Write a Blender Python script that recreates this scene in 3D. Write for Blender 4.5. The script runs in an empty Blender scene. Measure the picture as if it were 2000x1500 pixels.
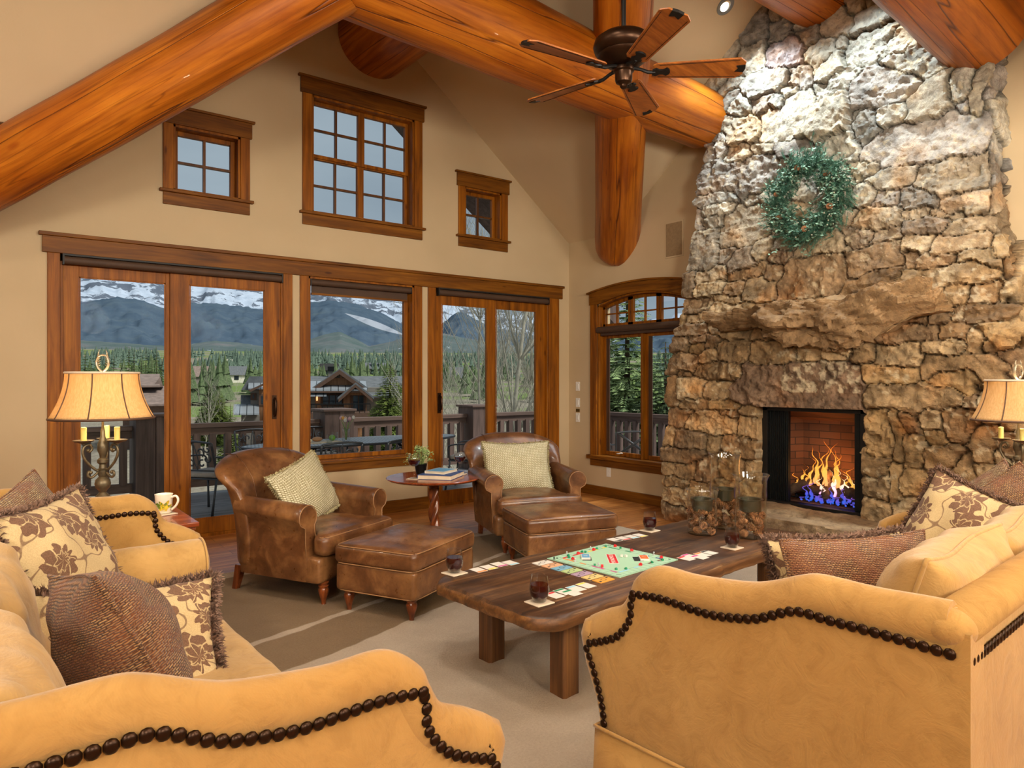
import bpy, bmesh, math, random
import numpy as np
from mathutils import Vector, Matrix, Euler
PI = math.pi
S = bpy.context.scene
COL = S.collection
R = random.Random(7)

# ---------------------------------------------------------------- camera
# world: X runs along the window wall, Y towards it, Z up; the camera stands at the origin
cam_d = bpy.data.cameras.new('camera')
cam_d.sensor_width = 36.0
cam_d.lens = 1370.0 / 2000.0 * 36.0
cam_d.shift_y = -10.0 / 2000.0
cam_d.clip_start = 0.05
cam_d.clip_end = 20000.0
cam = bpy.data.objects.new('camera', cam_d)
COL.objects.link(cam)
cam.location = (0.0, 0.0, 1.45)
YAW = math.atan(1790.0 / 1370.0)            # angle between the view axis and +X
cam.rotation_euler = (PI / 2, 0, YAW - PI / 2)
S.camera = cam

# ---------------------------------------------------------------- colour management
S.view_settings.view_transform = 'Standard'
S.view_settings.look = 'None'
S.view_settings.gamma = 1.0
S.view_settings.use_curve_mapping = False
S.view_settings.exposure = 0.0
S.cycles.max_bounces = 8
S.cycles.transparent_max_bounces = 24
S.cycles.sample_clamp_indirect = 6.0
S.cycles.caustics_reflective = False
S.cycles.caustics_refractive = False

# ---------------------------------------------------------------- sky (overcast dusk)
W = bpy.data.worlds.new('overcast_sky'); S.world = W; W.use_nodes = True
nt = W.node_tree; nt.nodes.clear()
o_ = nt.nodes.new('ShaderNodeOutputWorld'); b_ = nt.nodes.new('ShaderNodeBackground')
tc = nt.nodes.new('ShaderNodeTexCoord'); mp = nt.nodes.new('ShaderNodeMapping')
mp.inputs['Scale'].default_value = (1, 1, 3)
nz = nt.nodes.new('ShaderNodeTexNoise'); nz.inputs['Scale'].default_value = 2.2; nz.inputs['Detail'].default_value = 5
cr = nt.nodes.new('ShaderNodeValToRGB')
cr.color_ramp.elements[0].position = 0.3; cr.color_ramp.elements[0].color = (0.27, 0.33, 0.40, 1)
cr.color_ramp.elements[1].position = 0.7; cr.color_ramp.elements[1].color = (0.41, 0.475, 0.54, 1)
nt.links.new(tc.outputs['Generated'], mp.inputs[0]); nt.links.new(mp.outputs[0], nz.inputs['Vector'])
nt.links.new(nz.outputs['Fac'], cr.inputs[0]); nt.links.new(cr.outputs[0], b_.inputs[0])
b_.inputs[1].default_value = 1.0
nt.links.new(b_.outputs[0], o_.inputs[0])

# ---------------------------------------------------------------- large lights
def light(name, kind, loc, energy, color, size=0.3, target=None, spot=None, blend=0.5, size_y=None):
    d = bpy.data.lights.new(name, kind); d.energy = energy; d.color = color
    if kind == 'AREA':
        d.shape = 'RECTANGLE' if size_y else 'DISK'; d.size = size
        if size_y: d.size_y = size_y
    elif kind == 'SUN': d.angle = size
    else: d.shadow_soft_size = size
    if kind == 'SPOT': d.spot_size = spot; d.spot_blend = blend
    o = bpy.data.objects.new(name, d); COL.objects.link(o); o.location = loc
    if target is not None:
        o.rotation_euler = (Vector(target) - Vector(loc)).to_track_quat('-Z', 'Y').to_euler()
    return o
WARM = (1.0, 0.80, 0.56)
NEUT = (1.0, 0.915, 0.78)
# daylight outside: a weak high sun behind thin cloud
light('day_sun', 'SUN', (0, 0, 50), 4.2, (1.0, 0.95, 0.88), 0.35, target=(-12, 18, 22))
# added unseen fill: behind the camera, upward into the vault, and under the ceiling
for (x, y, z, e, tg) in ((-2.8, -2.7, 2.95, 120, (1.5, 6, 1.6)), (0.3, -2.9, 2.95, 120, (2.5, 6, 1.8)), (3.4, -2.7, 2.95, 110, (4.0, 6, 1.8))):
    light('rear_fill', 'AREA', (x, y, z), e, NEUT, 1.3, target=tg)
for (x, y, z, e, tg) in ((-1.8, 0.2, 2.5, 105, (0.8, 3.6, 5.0)), (1.6, -0.9, 2.6, 120, (3.4, 3.2, 5.3)), (3.6, -1.0, 2.5, 70, (3.9, 3.0, 5.1))):
    light('vault_fill', 'AREA', (x, y, z), e, NEUT, 0.8, target=tg)
for (x, y, z, e) in ((1.3, 2.2, 4.05, 40), (0.2, 3.4, 3.9, 28), (4.2, 1.6, 3.8, 40)):
    light('ceiling_fill', 'AREA', (x, y, z), e, NEUT, 0.5)
# the two lamps in the vault aimed at the chimney
light('chimney_spot', 'SPOT', (5.36, 3.80, 4.72), 215, (0.84, 0.95, 1.0), 0.025, target=(5.72, 3.55, 2.35), spot=math.radians(118), blend=1.0)
light('chimney_spot', 'SPOT', (5.30, 2.70, 4.72), 180, (0.84, 0.95, 1.0), 0.025, target=(5.72, 2.85, 2.3), spot=math.radians(112), blend=1.0)

# ---------------------------------------------------------------- object helpers
class MB:
    """collects vertices and faces of one mesh"""
    def __init__(s): s.v = []; s.f = []; s.m = []
    def add(s, vs, fs, mi=0):
        b = len(s.v); s.v.extend([tuple(p) for p in vs]); s.f.extend([tuple(i + b for i in f) for f in fs]); s.m.extend([mi] * len(fs)); return s
    def box(s, x0, x1, y0, y1, z0, z1, mi=0, M=None):
        vs = [(x0, y0, z0), (x1, y0, z0), (x1, y1, z0), (x0, y1, z0), (x0, y0, z1), (x1, y0, z1), (x1, y1, z1), (x0, y1, z1)]
        if M is not None: vs = [tuple(M @ Vector(p)) for p in vs]
        return s.add(vs, [(0, 3, 2, 1), (4, 5, 6, 7), (0, 1, 5, 4), (1, 2, 6, 5), (2, 3, 7, 6), (3, 0, 4, 7)], mi)
    def cbox(s, c, d, mi=0, M=None):
        return s.box(c[0] - d[0] / 2, c[0] + d[0] / 2, c[1] - d[1] / 2, c[1] + d[1] / 2, c[2] - d[2] / 2, c[2] + d[2] / 2, mi, M)
    def lathe(s, prof, n=24, c=(0, 0, 0), mi=0, M=None, close=False):
        vs = []; fs = []
        for (r, z) in prof:
            for i in range(n):
                a = 2 * PI * i / n; vs.append((c[0] + r * math.cos(a), c[1] + r * math.sin(a), c[2] + z))
        k = len(prof)
        for j in range(k - 1):
            for i in range(n):
                fs.append((j * n + i, j * n + (i + 1) % n, (j + 1) * n + (i + 1) % n, (j + 1) * n + i))
        if prof[0][0] > 1e-6 and not close: fs.append(tuple(reversed(range(n))))
        if prof[-1][0] > 1e-6 and not close: fs.append(tuple((k - 1) * n + i for i in range(n)))
        if close:
            for i in range(n): fs.append(((k - 1) * n + i, (k - 1) * n + (i + 1) % n, (i + 1) % n, i))
        if M is not None: vs = [tuple(M @ Vector(p)) for p in vs]
        return s.add(vs, fs, mi)
    def tube(s, pts, rad, n=8, mi=0, closed=False, cap=True, flat=1.0):
        pts = [Vector(p) for p in pts]; m = len(pts)
        if not hasattr(rad, '__len__'): rad = [rad] * m
        vs = []; fs = []; up = None
        for i, p in enumerate(pts):
            if closed: t = pts[(i + 1) % m] - pts[i - 1]
            else: t = pts[min(i + 1, m - 1)] - pts[max(i - 1, 0)]
            if t.length < 1e-9: t = Vector((0, 0, 1))
            t.normalize()
            if up is None:
                up = Vector((0, 0, 1)) if abs(t.z) < 0.9 else Vector((1, 0, 0))
            a = up - t * up.dot(t)
            if a.length < 1e-6: a = t.orthogonal()
            a.normalize(); up = a; b = t.cross(a)
            for k in range(n):
                w = 2 * PI * k / n
                vs.append(p + a * (rad[i] * math.cos(w)) + b * (rad[i] * flat * math.sin(w)))
        for i in range(m if closed else m - 1):
            j = (i + 1) % m
            for k in range(n): fs.append((i * n + k, i * n + (k + 1) % n, j * n + (k + 1) % n, j * n + k))
        if cap and not closed:
            fs.append(tuple(reversed(range(n)))); fs.append(tuple((m - 1) * n + k for k in range(n)))
        return s.add(vs, fs, mi)
    def sphere(s, c, r, n=12, mi=0, M=None):
        if not hasattr(r, '__len__'): r = (r, r, r)
        h = max(4, n // 2); vs = [(0, 0, -1)]; fs = []
        for j in range(1, h):
            t = -PI / 2 + PI * j / h
            for i in range(n): vs.append((math.cos(t) * math.cos(2 * PI * i / n), math.cos(t) * math.sin(2 * PI * i / n), math.sin(t)))
        vs.append((0, 0, 1)); L = len(vs) - 1
        for i in range(n):
            fs.append((0, 1 + (i + 1) % n, 1 + i)); fs.append((L, 1 + (h - 2) * n + i, 1 + (h - 2) * n + (i + 1) % n))
            for j in range(h - 2): a = 1 + j * n; fs.append((a + i, a + (i + 1) % n, a + n + (i + 1) % n, a + n + i))
        vs = [Vector((p[0] * r[0], p[1] * r[1], p[2] * r[2])) for p in vs]
        if M is not None: vs = [M @ p for p in vs]
        return s.add([(p[0] + c[0], p[1] + c[1], p[2] + c[2]) for p in vs], fs, mi)
    def prism(s, poly, h0, h1, axis='z', mi=0, M=None):
        """poly: 2-D outline; extruded along an axis. x:(y,z) y:(x,z) z:(x,y)"""
        n = len(poly)
        def P(a, b, h): return {'z': (a, b, h), 'y': (a, h, b), 'x': (h, a, b)}[axis]
        vs = [P(a, b, h0) for a, b in poly] + [P(a, b, h1) for a, b in poly]
        fs = [tuple(reversed(range(n))), tuple(range(n, 2 * n))] + [(i, (i + 1) % n, n + (i + 1) % n, n + i) for i in range(n)]
        if M is not None: vs = [tuple(M @ Vector(p)) for p in vs]
        return s.add(vs, fs, mi)
    def grid(s, fn, nu, nv, mi=0, cu=False, cv=False):
        vs = [fn(i / (nu if cu else nu - 1), j / (nv if cv else nv - 1)) for j in range(nv) for i in range(nu)]; fs = []
        for j in range(nv if cv else nv - 1):
            for i in range(nu if cu else nu - 1):
                i2 = (i + 1) % nu; j2 = (j + 1) % nv
                fs.append((j * nu + i, j * nu + i2, j2 * nu + i2, j2 * nu + i))
        return s.add(vs, fs, mi)
    def build(s, name, mats, parent=None, smooth=False, bevel=0, segs=2, fix=True, angle=None, sub=0):
        me = bpy.data.meshes.new(name); me.from_pydata([tuple(p) for p in s.v], [], s.f)
        if not isinstance(mats, (list, tuple)): mats = [mats]
        for m in mats: me.materials.append(m)
        if len(mats) > 1: me.polygons.foreach_set('material_index', s.m)
        me.validate()
        if fix:
            bm = bmesh.new(); bm.from_mesh(me); bmesh.ops.recalc_face_normals(bm, faces=bm.faces); bm.to_mesh(me); bm.free()
        me.polygons.foreach_set('use_smooth', [bool(smooth)] * len(me.polygons))
        if smooth and angle: me.set_sharp_from_angle(angle=math.radians(angle))
        o = bpy.data.objects.new(name, me); COL.objects.link(o)
        if parent is not None: o.parent = parent
        if bevel:
            md = o.modifiers.new('edge', 'BEVEL'); md.width = bevel; md.segments = segs; md.limit_method = 'ANGLE'; md.angle_limit = math.radians(40)
        if sub:
            md = o.modifiers.new('soft', 'SUBSURF'); md.levels = sub; md.render_levels = sub
        return o

def tag(o, label=None, cat=None, group=None, kind=None):
    if label: o['label'] = label
    if cat: o['category'] = cat
    if group: o['group'] = group
    if kind: o['kind'] = kind
    return o
def thing(name, label, cat, loc=(0, 0, 0), rz=0.0, group=None, kind=None, rot=None):
    o = bpy.data.objects.new(name, None); COL.objects.link(o)
    o.empty_display_size = 0.05
    o.location = loc; o.rotation_euler = rot if rot else (0, 0, rz)
    return tag(o, label, cat, group, kind)
def struct(o): o['kind'] = 'structure'; return o
def dup(root, loc=None, rz=None, label=None, rot=None, scale=None, name=None):
    r = root.copy(); COL.objects.link(r)
    if loc is not None: r.location = loc
    if rz is not None: r.rotation_euler = (0, 0, rz)
    if rot is not None: r.rotation_euler = rot
    if scale is not None: r.scale = (scale,) * 3 if not hasattr(scale, '__len__') else scale
    if label: r['label'] = label
    for ch in list(root.children):
        c = ch.copy(); COL.objects.link(c); c.parent = r
        for g in list(ch.children):
            d = g.copy(); COL.objects.link(d); d.parent = c
    return r
def lerp(a, b, t): return a + (b - a) * t
def spline(pts, n):
    """Catmull-Rom through 2-D or 3-D points, n samples"""
    P = [Vector(p) for p in pts]; out = []; m = len(P) - 1
    for k in range(n):
        t = k / (n - 1) * m; i = min(int(t), m - 1); u = t - i
        p0 = P[max(i - 1, 0)]; p1 = P[i]; p2 = P[i + 1]; p3 = P[min(i + 2, m)]
        out.append(0.5 * ((2 * p1) + (p2 - p0) * u + (2 * p0 - 5 * p1 + 4 * p2 - p3) * u * u + (3 * p1 - p0 - 3 * p2 + p3) * u ** 3))
    return out
def resample(pts, step):
    P = [Vector(p) for p in pts]; out = [P[0].copy()]; need = step
    for a, b in zip(P[:-1], P[1:]):
        L = (b - a).length; t = 0
        while L - t >= need: t += need; out.append(a.lerp(b, t / L)); need = step
        need -= L - t
    return out
def vnoise(x, y, seed=0, z=None):
    """smooth value noise on arrays"""
    rs = np.random.RandomState(seed); T = rs.rand(128, 128) * 2 - 1
    xi = np.floor(x).astype(int); yi = np.floor(y).astype(int); fx = x - xi; fy = y - yi
    fx = fx * fx * (3 - 2 * fx); fy = fy * fy * (3 - 2 * fy)
    g = lambda a, b: T[a % 128, b % 128]
    return (g(xi, yi) * (1 - fx) + g(xi + 1, yi) * fx) * (1 - fy) + (g(xi, yi + 1) * (1 - fx) + g(xi + 1, yi + 1) * fx) * fy
def fbm(x, y, seed=0, oct=4, gain=0.5):
    a = 1.0; r = 0; f = 1.0
    for k in range(oct): r = r + a * vnoise(x * f + 17.3 * k, y * f + 9.1 * k, seed + k); a *= gain; f *= 2.03
    return r

# ---------------------------------------------------------------- materials
def lin(c):
    def f(v):
        v /= 255.0
        return v / 12.92 if v <= 0.04045 else ((v + 0.055) / 1.055) ** 2.4
    return (f(c[0]), f(c[1]), f(c[2]), 1.0)
class NT:
    def __init__(s, name):
        s.m = bpy.data.materials.new(name); s.m.use_nodes = True; s.t = s.m.node_tree
        s.b = s.t.nodes['Principled BSDF']; s._c = None
    def n(s, kind, **kw):
        x = s.t.nodes.new('ShaderNode' + kind)
        for k, v in kw.items():
            if k in x.inputs.keys() if hasattr(x.inputs, 'keys') else False: x.inputs[k].default_value = v
            else: setattr(x, k, v)
        return x
    def l(s, a, b): s.t.links.new(a, b)
    def coord(s, scale=(1, 1, 1), rot=(0, 0, 0), kind='Object', loc=(0, 0, 0)):
        c = s.n('TexCoord'); m = s.n('Mapping'); m.inputs['Scale'].default_value = scale; m.inputs['Rotation'].default_value = rot; m.inputs['Location'].default_value = loc
        s.l(c.outputs[kind], m.inputs[0]); return m.outputs[0]
    def noise(s, vec, scale=5.0, detail=4.0, rough=0.5, dist=0.0):
        x = s.n('TexNoise'); x.inputs['Scale'].default_value = scale; x.inputs['Detail'].default_value = detail
        x.inputs['Roughness'].default_value = rough; x.inputs['Distortion'].default_value = dist
        if vec is not None: s.l(vec, x.inputs['Vector'])
        return x.outputs['Fac']
    def vor(s, vec, scale=5.0, feature='F1', out='Distance', rand=1.0):
        x = s.n('TexVoronoi'); x.feature = feature; x.inputs['Scale'].default_value = scale; x.inputs['Randomness'].default_value = rand
        if vec is not None: s.l(vec, x.inputs['Vector'])
        return x.outputs[out]
    def ramp(s, fac, stops, interp='LINEAR'):
        x = s.n('ValToRGB'); x.color_ramp.interpolation = interp
        e = x.color_ramp.elements
        while len(e) < len(stops): e.new(0.5)
        for q, (p, c) in zip(e, stops): q.position = p; q.color = c if hasattr(c, '__len__') else (c, c, c, 1)
        s.l(fac, x.inputs[0]); return x.outputs[0]
    def mix(s, fac, a, b, mode='MIX'):
        x = s.n('Mix'); x.data_type = 'RGBA'; x.blend_type = mode
        for v, i in ((fac, 0), (a, 6), (b, 7)):
            if hasattr(v, 'is_linked') or isinstance(v, bpy.types.NodeSocket): s.l(v, x.inputs[i])
            else: x.inputs[i].default_value = v
        return x.outputs[2]
    def math(s, op, a, b=0.0, c=0.0):
        x = s.n('Math'); x.operation = op
        for v, i in ((a, 0), (b, 1), (c, 2)):
            if isinstance(v, bpy.types.NodeSocket): s.l(v, x.inputs[i])
            else: x.inputs[i].default_value = v
        return x.outputs[0]
    def sep(s, vec):
        x = s.n('SeparateXYZ'); s.l(vec, x.inputs[0]); return x.outputs
    def bump(s, h, strength=0.3, dist=0.01, prev=None):
        x = s.n('Bump'); x.inputs['Strength'].default_value = strength; x.inputs['Distance'].default_value = dist
        s.l(h, x.inputs['Height'])
        if prev is not None: s.l(prev, x.inputs['Normal'])
        return x.outputs[0]
    def done(s, col=None, rough=0.6, bump=None, metal=0.0, spec=None, sheen=None, coat=None, alpha=None, emit=None, emit_s=1.0, trans=None, ior=None, sss=None):
        b = s.b
        def put(k, v):
            if v is None: return
            if isinstance(v, bpy.types.NodeSocket): s.l(v, b.inputs[k])
            else: b.inputs[k].default_value = v
        put('Base Color', col); put('Roughness', rough); put('Normal', bump); put('Metallic', metal)
        put('Specular IOR Level', spec); put('Sheen Weight', sheen); put('Coat Weight', coat); put('Alpha', alpha)
        put('Transmission Weight', trans); put('IOR', ior); put('Subsurface Weight', sss)
        if emit is not None: put('Emission Color', emit); put('Emission Strength', emit_s)
        return s.m
def plain(name, c, rough=0.5, metal=0.0, var=0.12, scale=8.0, bump=0.0, **kw):
    t = NT(name); v = t.coord(); n = t.noise(v, scale, 4)
    c = lin(c); a = tuple(x * (1 - var) for x in c[:3]) + (1,); b = tuple(min(1, x * (1 + var)) for x in c[:3]) + (1,)
    col = t.ramp(n, [(0.3, a), (0.7, b)])
    bp = t.bump(t.noise(v, scale * 6, 3), bump, 0.01) if bump else None
    return t.done(col, rough, bp, metal, **kw)
def wood(name, dark, mid, light_, axis='x', scale=1.0, rough=0.4, streak=0.5, coat=None, knots=True, spec=None):
    t = NT(name); k = {'x': (0.6, 7, 7), 'y': (7, 0.6, 7), 'z': (7, 7, 0.6)}[axis]
    v = t.coord(tuple(a * scale for a in k)); n1 = t.noise(v, 1.6, 6, 0.6, 0.6)
    k2 = {'x': (1.2, 60, 60), 'y': (60, 1.2, 60), 'z': (60, 60, 1.2)}[axis]
    n2 = t.noise(t.coord(tuple(a * scale for a in k2)), 1.0, 3, 0.6)
    col = t.ramp(n1, [(0.25, lin(dark)), (0.5, lin(mid)), (0.75, lin(light_))])
    st = t.ramp(n2, [(0.35, (0.55, 0.5, 0.45, 1)), (0.6, (1, 1, 1, 1))])
    col = t.mix(streak, col, st, 'MULTIPLY')
    if knots:
        kk = {'x': (1.6, 5, 5), 'y': (5, 1.6, 5), 'z': (5, 5, 1.6)}[axis]
        vo = t.vor(t.coord(tuple(a * scale for a in kk)), 1.0)
        kn = t.ramp(vo, [(0.05, (0.3, 0.2, 0.12, 1)), (0.11, (1, 1, 1, 1))]); col = t.mix(0.8, col, kn, 'MULTIPLY')
    return t.done(col, rough, t.bump(n2, 0.12, 0.004), coat=coat, spec=spec)
M = {}
M['wall'] = None
t = NT('plaster_tan'); v = t.coord(); 
M['wall'] = t.done(t.ramp(t.noise(v, 1.3, 3), [(0.3, lin((190, 168, 132))), (0.7, lin((198, 176, 140)))]), 0.85, t.bump(t.noise(v, 28, 5, 0.6), 0.25, 0.004))
t = NT('plaster_ceiling'); v = t.coord()
M['ceil'] = t.done(t.ramp(t.noise(v, 1.1, 3), [(0.3, lin((196, 175, 140))), (0.7, lin((204, 183, 149)))]), 0.85, t.bump(t.noise(v, 14, 5, 0.6), 0.3, 0.006))
M['trim_x'] = wood('stained_trim_horizontal', (70, 38, 6), (116, 68, 10), (148, 94, 22), 'x', 1.4, 0.5, spec=.25)
M['trim_y'] = wood('stained_trim_sideways', (70, 38, 6), (116, 68, 10), (148, 94, 22), 'y', 1.4, 0.5, spec=.25)
M['trim_z'] = wood('stained_trim_upright', (84, 44, 4), (138, 78, 8), (172, 106, 20), 'z', 1.4, 0.5, spec=.25)
M['sash'] = wood('sash_wood', (60, 34, 12), (98, 58, 22), (130, 82, 34), 'z', 1.6, 0.4, knots=False)
# glazing: thin clear sheet
t = NT('window_glass'); m_ = t.n('MixShader'); tr = t.n('BsdfTransparent'); gl = t.n('BsdfGlossy'); gl.inputs['Roughness'].default_value = 0.02
tr.inputs[0].default_value = (0.93, 0.96, 0.96, 1)
m_.inputs[0].default_value = 0.0004; t.l(tr.outputs[0], m_.inputs[1]); t.l(gl.outputs[0], m_.inputs[2])
t.l(m_.outputs[0], t.t.nodes['Material Output'].inputs[0]); M['pane'] = t.m
# drinking glass / vases
def thin_glass(name, tint=(0.98, 0.985, 0.98), edge=0.5):
    t = NT(name); m_ = t.n('MixShader'); tr = t.n('BsdfTransparent'); gl = t.n('BsdfGlossy'); gl.inputs['Roughness'].default_value = 0.05
    tr.inputs[0].default_value = tint + (1,)
    lw = t.n('LayerWeight'); lw.inputs[0].default_value = edge
    f = t.math('MULTIPLY', lw.outputs['Facing'], 0.75); f = t.math('ADD', t.math('POWER', f, 2.2), 0.04)
    t.l(f, m_.inputs[0]); t.l(tr.outputs[0], m_.inputs[1]); t.l(gl.outputs[0], m_.inputs[2])
    t.l(m_.outputs[0], t.t.nodes['Material Output'].inputs[0]); return t.m
M['glass'] = thin_glass('clear_glass')
# floor planks (object coordinates = world)
t = NT('hickory_planks'); v = t.coord(); br = t.n('TexBrick')
br.offset = 0.37; br.inputs['Scale'].default_value = 1.0; br.inputs['Brick Width'].default_value = 1.7; br.inputs['Row Height'].default_value = 0.14
br.inputs['Mortar Size'].default_value = 0.0025; br.inputs['Color1'].default_value = (0.2, 0.2, 0.2, 1); br.inputs['Color2'].default_value = (0.8, 0.8, 0.8, 1); br.inputs['Mortar'].default_value = (0.0, 0, 0, 1)
t.l(v, br.inputs['Vector'])
vv = t.coord((0.7, 9, 1)); add = t.n('VectorMath'); add.operation = 'ADD'; t.l(vv, add.inputs[0]); t.l(br.outputs['Color'], add.inputs[1])
n1 = t.noise(add.outputs[0], 2.0, 7, 0.65, 0.8)
col = t.ramp(n1, [(0.25, lin((88, 44, 14))), (0.42, lin((160, 94, 38))), (0.6, lin((202, 134, 68))), (0.8, lin((226, 176, 108)))])
tone = t.ramp(br.outputs['Color'], [(0.0, (0.12, 0.06, 0.03, 1)), (0.1, (0.62, 0.58, 0.55, 1)), (0.8, (1, 1, 1, 1))])
col = t.mix(0.9, col, tone, 'MULTIPLY')
M['floor'] = t.done(col, 0.33, t.bump(n1, 0.1, 0.004))
M['black'] = plain('black_metal', (20, 18, 16), 0.45, 0.4)
M['bronze'] = plain('oil_rubbed_bronze', (58, 38, 24), 0.35, 0.85, 0.25)
M['shade_fab'] = plain('brown_roller_fabric', (72, 50, 34), 0.7)
M['white_pl'] = plain('white_plastic', (225, 222, 214), 0.4, var=0.02)
M['black_rub'] = plain('black_track', (22, 18, 15), 0.6)
# ================================================================= the room shell
WY, WX = 6.83, 6.165            # inner faces of the window wall and of the fireplace wall
SP, PIT = 3.217, 0.78           # spring height of the vault, pitch
XR, YR, YE = 3.25, 3.25, 5.96   # ridge lines and the far eave of the cross gable
ZC = SP + PIT * (YE - YR)       # cross ridge height
def roofA(x): return SP + PIT * (WX - x)
def roofC(y): return SP + PIT * (YE - y)
def wall_columns(mb, cuts, holes, top, lo, hi, axis, z0=0.0, mi=0):
    """wall between lo..hi (thickness direction) built column by column around the holes"""
    cuts = sorted(set(round(c, 4) for c in cuts))
    for a, b in zip(cuts[:-1], cuts[1:]):
        m = (a + b) / 2; hs = sorted([(h[2](a) if callable(h[2]) else h[2], h[2](b) if callable(h[2]) else h[2], h[3](a) if callable(h[3]) else h[3], h[3](b) if callable(h[3]) else h[3]) for h in holes if h[0] - 1e-6 <= a and h[1] + 1e-6 >= b])
        za, zb = z0, z0
        for h in hs:
            if h[0] > za + 1e-4: mb.prism([(a, za), (b, zb), (b, h[1]), (a, h[0])], lo, hi, axis, mi)
            za, zb = h[2], h[3]
        mb.prism([(a, za), (b, zb), (b, top(b)), (a, top(a))], lo, hi, axis, mi)
def gable(x):
    if x < 0.335: return SP + 0.4
    return min(roofA(x), SP + PIT * (x - 0.335)) + 0.06
HW = [(0.553, 2.395, 0.0, 2.48), (2.653, 3.857, 0.60, 2.48), (4.133, 5.80, 0.0, 2.48),
      (1.407, 1.99, 3.136, 3.73), (2.69, 3.857, 3.125, 4.31), (4.529, 5.06, 3.12, 3.69)]
mb = MB(); cuts = [-4.0, 0.335, XR, WX + 0.25]
for h in HW: cuts += [h[0], h[1]]
wall_columns(mb, cuts, HW, gable, WY, WY + 0.22, 'y')
struct(mb.build('wall_window', M['wall']))
# fireplace wall with the arched window
ARC = lambda y: 2.47 - 0.19 * ((y - 5.6) / 0.72) ** 2 * 0.62
HF = [(4.9, 6.30, 0.50, ARC)]
mb = MB(); cuts = [-3.5, YR, YE, WY + 0.0] + [4.9 + 1.4 * k / 14 for k in range(15)]
def topF(y): return SP + 0.05 if y > YE else (SP + 0.06 + PIT * (YE - y) if y > YR else max(SP, ZC - PIT * (YR - y)) + 0.06)
cuts += [YR - (YE - YR)]
wall_columns(mb, cuts, HF, topF, WX, WX + 0.22, 'x')
struct(mb.build('wall_fireplace', M['wall']))
struct(MB().box(-4.2, -4.0, -3.5, WY, 0, 5.5).build('wall_left', M['wall']))
struct(MB().box(-4.2, WX + .22, -3.7, -3.5, 0, 5.5).build('wall_back', M['wall']))
struct(MB().box(-4.2, WX + .22, -3.7, WY + .22, -0.15, 0.0).build('floor', M['floor']))
# ceilings: valley lines run from (WX,YE) and (0.335,YE) up to the cross ridge
mb = MB(); tv = (YE - YR)
xa, xb = WX - tv, 0.335 + tv; zt = ZC; zr = roofA(XR); YN = YR - tv
def Q(*p): mb.add(p, [tuple(range(len(p)))])
Q((WX + .2, WY + .2, SP - PIT * .2), (WX + .2, YE, SP - PIT * .2), (WX, YE, SP), (xa, YR, zt), (XR, YR, zr), (XR, WY + .2, zr))      # main right slope
Q((0.335, WY + .2, SP), (XR, WY + .2, zr), (XR, YR, zr), (xb, YR, zt), (0.335, YE, SP))                     # main left slope
Q((WX + .2, YE, SP), (WX + .2, YR, zt), (xa, YR, zt), (WX, YE, SP))                                  # cross far slope, right
Q((-4.1, YE, SP), (0.335, YE, SP), (xb, YR, zt), (-4.1, YR, zt))                                     # cross far slope, left
Q((-4.1, YR, zt), (xb, YR, zt), (XR, YR, zt + .01), (xa, YR, zt), (WX + .2, YR, zt), (WX + .2, YN, SP), (-4.1, YN, SP))  # cross near slope
Q((XR, YR, zr), (xa, YR, zt), (xb, YR, zt))
Q((-4.1, YN, SP), (WX + .2, YN, SP), (WX + .2, -3.6, SP), (-4.1, -3.6, SP))
Q((-4.1, YE, SP), (-4.1, WY + .1, SP), (0.335, WY + .1, SP), (0.335, YE, SP))
n0 = len(mb.v); mb2 = MB(); mb2.add(mb.v, mb.f)
oc = mb2.build('ceiling', M['ceil'], fix=False); struct(oc)
md = oc.modifiers.new('slab', 'SOLIDIFY'); md.thickness = 0.12; md.offset = 1.0
# normals: make them point down so that the slab grows upward
for p in oc.data.polygons:
    if p.normal.z > 0: p.flip()
oc.modifiers['slab'].offset = -1.0
# baseboards
mb = MB()
for a, b in ((2.486, 2.564), (2.564, 4.033), (-4, 0.465), (5.977, WX - .02)): mb.box(a, b, WY - 0.022, WY, 0, 0.13); mb.box(a, b, WY - 0.028, WY, 0.118, 0.133)
struct(mb.build('baseboard_window', M['trim_x']))
mb = MB(); mb.box(WX - 0.022, WX, 4.55, WY - .001, 0, 0.115); mb.box(WX - 0.028, WX, 4.55, WY - .001, 0.103, 0.119)
mb.box(WX - 0.022, WX, -3.5, 1.6, 0, 0.115)
struct(mb.build('baseboard_fireplace', M['trim_y']))

# ---- generic glazed sash in a plane y = const, set back in the wall
def sash(parent, x0, x1, z0, z1, y, fw, nx=0, nz=0, mw=0.022, th=0.05, mat='trim_z', gl='pane', munm='sash', rev=False):
    """frame ring + muntins + pane; coordinates are world, parent empty at the origin"""
    mb = MB(); mb.box(x0, x0 + fw, y, y + th, z0, z1); mb.box(x1 - fw, x1, y, y + th, z0, z1)
    mb.box(x0 + fw, x1 - fw, y, y + th, z0, z0 + fw); mb.box(x0 + fw, x1 - fw, y, y + th, z1 - fw, z1)
    f = mb.build('sash', M[mat], parent, bevel=0.004)
    p = MB().box(x0 + fw * .9, x1 - fw * .9, y + th * .5, y + th * .5 + .005, z0 + fw * .9, z1 - fw * .9).build('pane', M[gl], f)
    if nx or nz:
        mb = MB()
        for i in range(1, nx): c = lerp(x0 + fw, x1 - fw, i / nx); mb.box(c - mw / 2, c + mw / 2, y + .008, y + th - .008, z0 + fw, z1 - fw)
        for i in range(1, nz): c = lerp(z0 + fw, z1 - fw, i / nz); mb.box(x0 + fw, x1 - fw, y + .010, y + th - .010, c - mw / 2, c + mw / 2)
        mb.build('muntin', M[munm], f)
    return f
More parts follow.
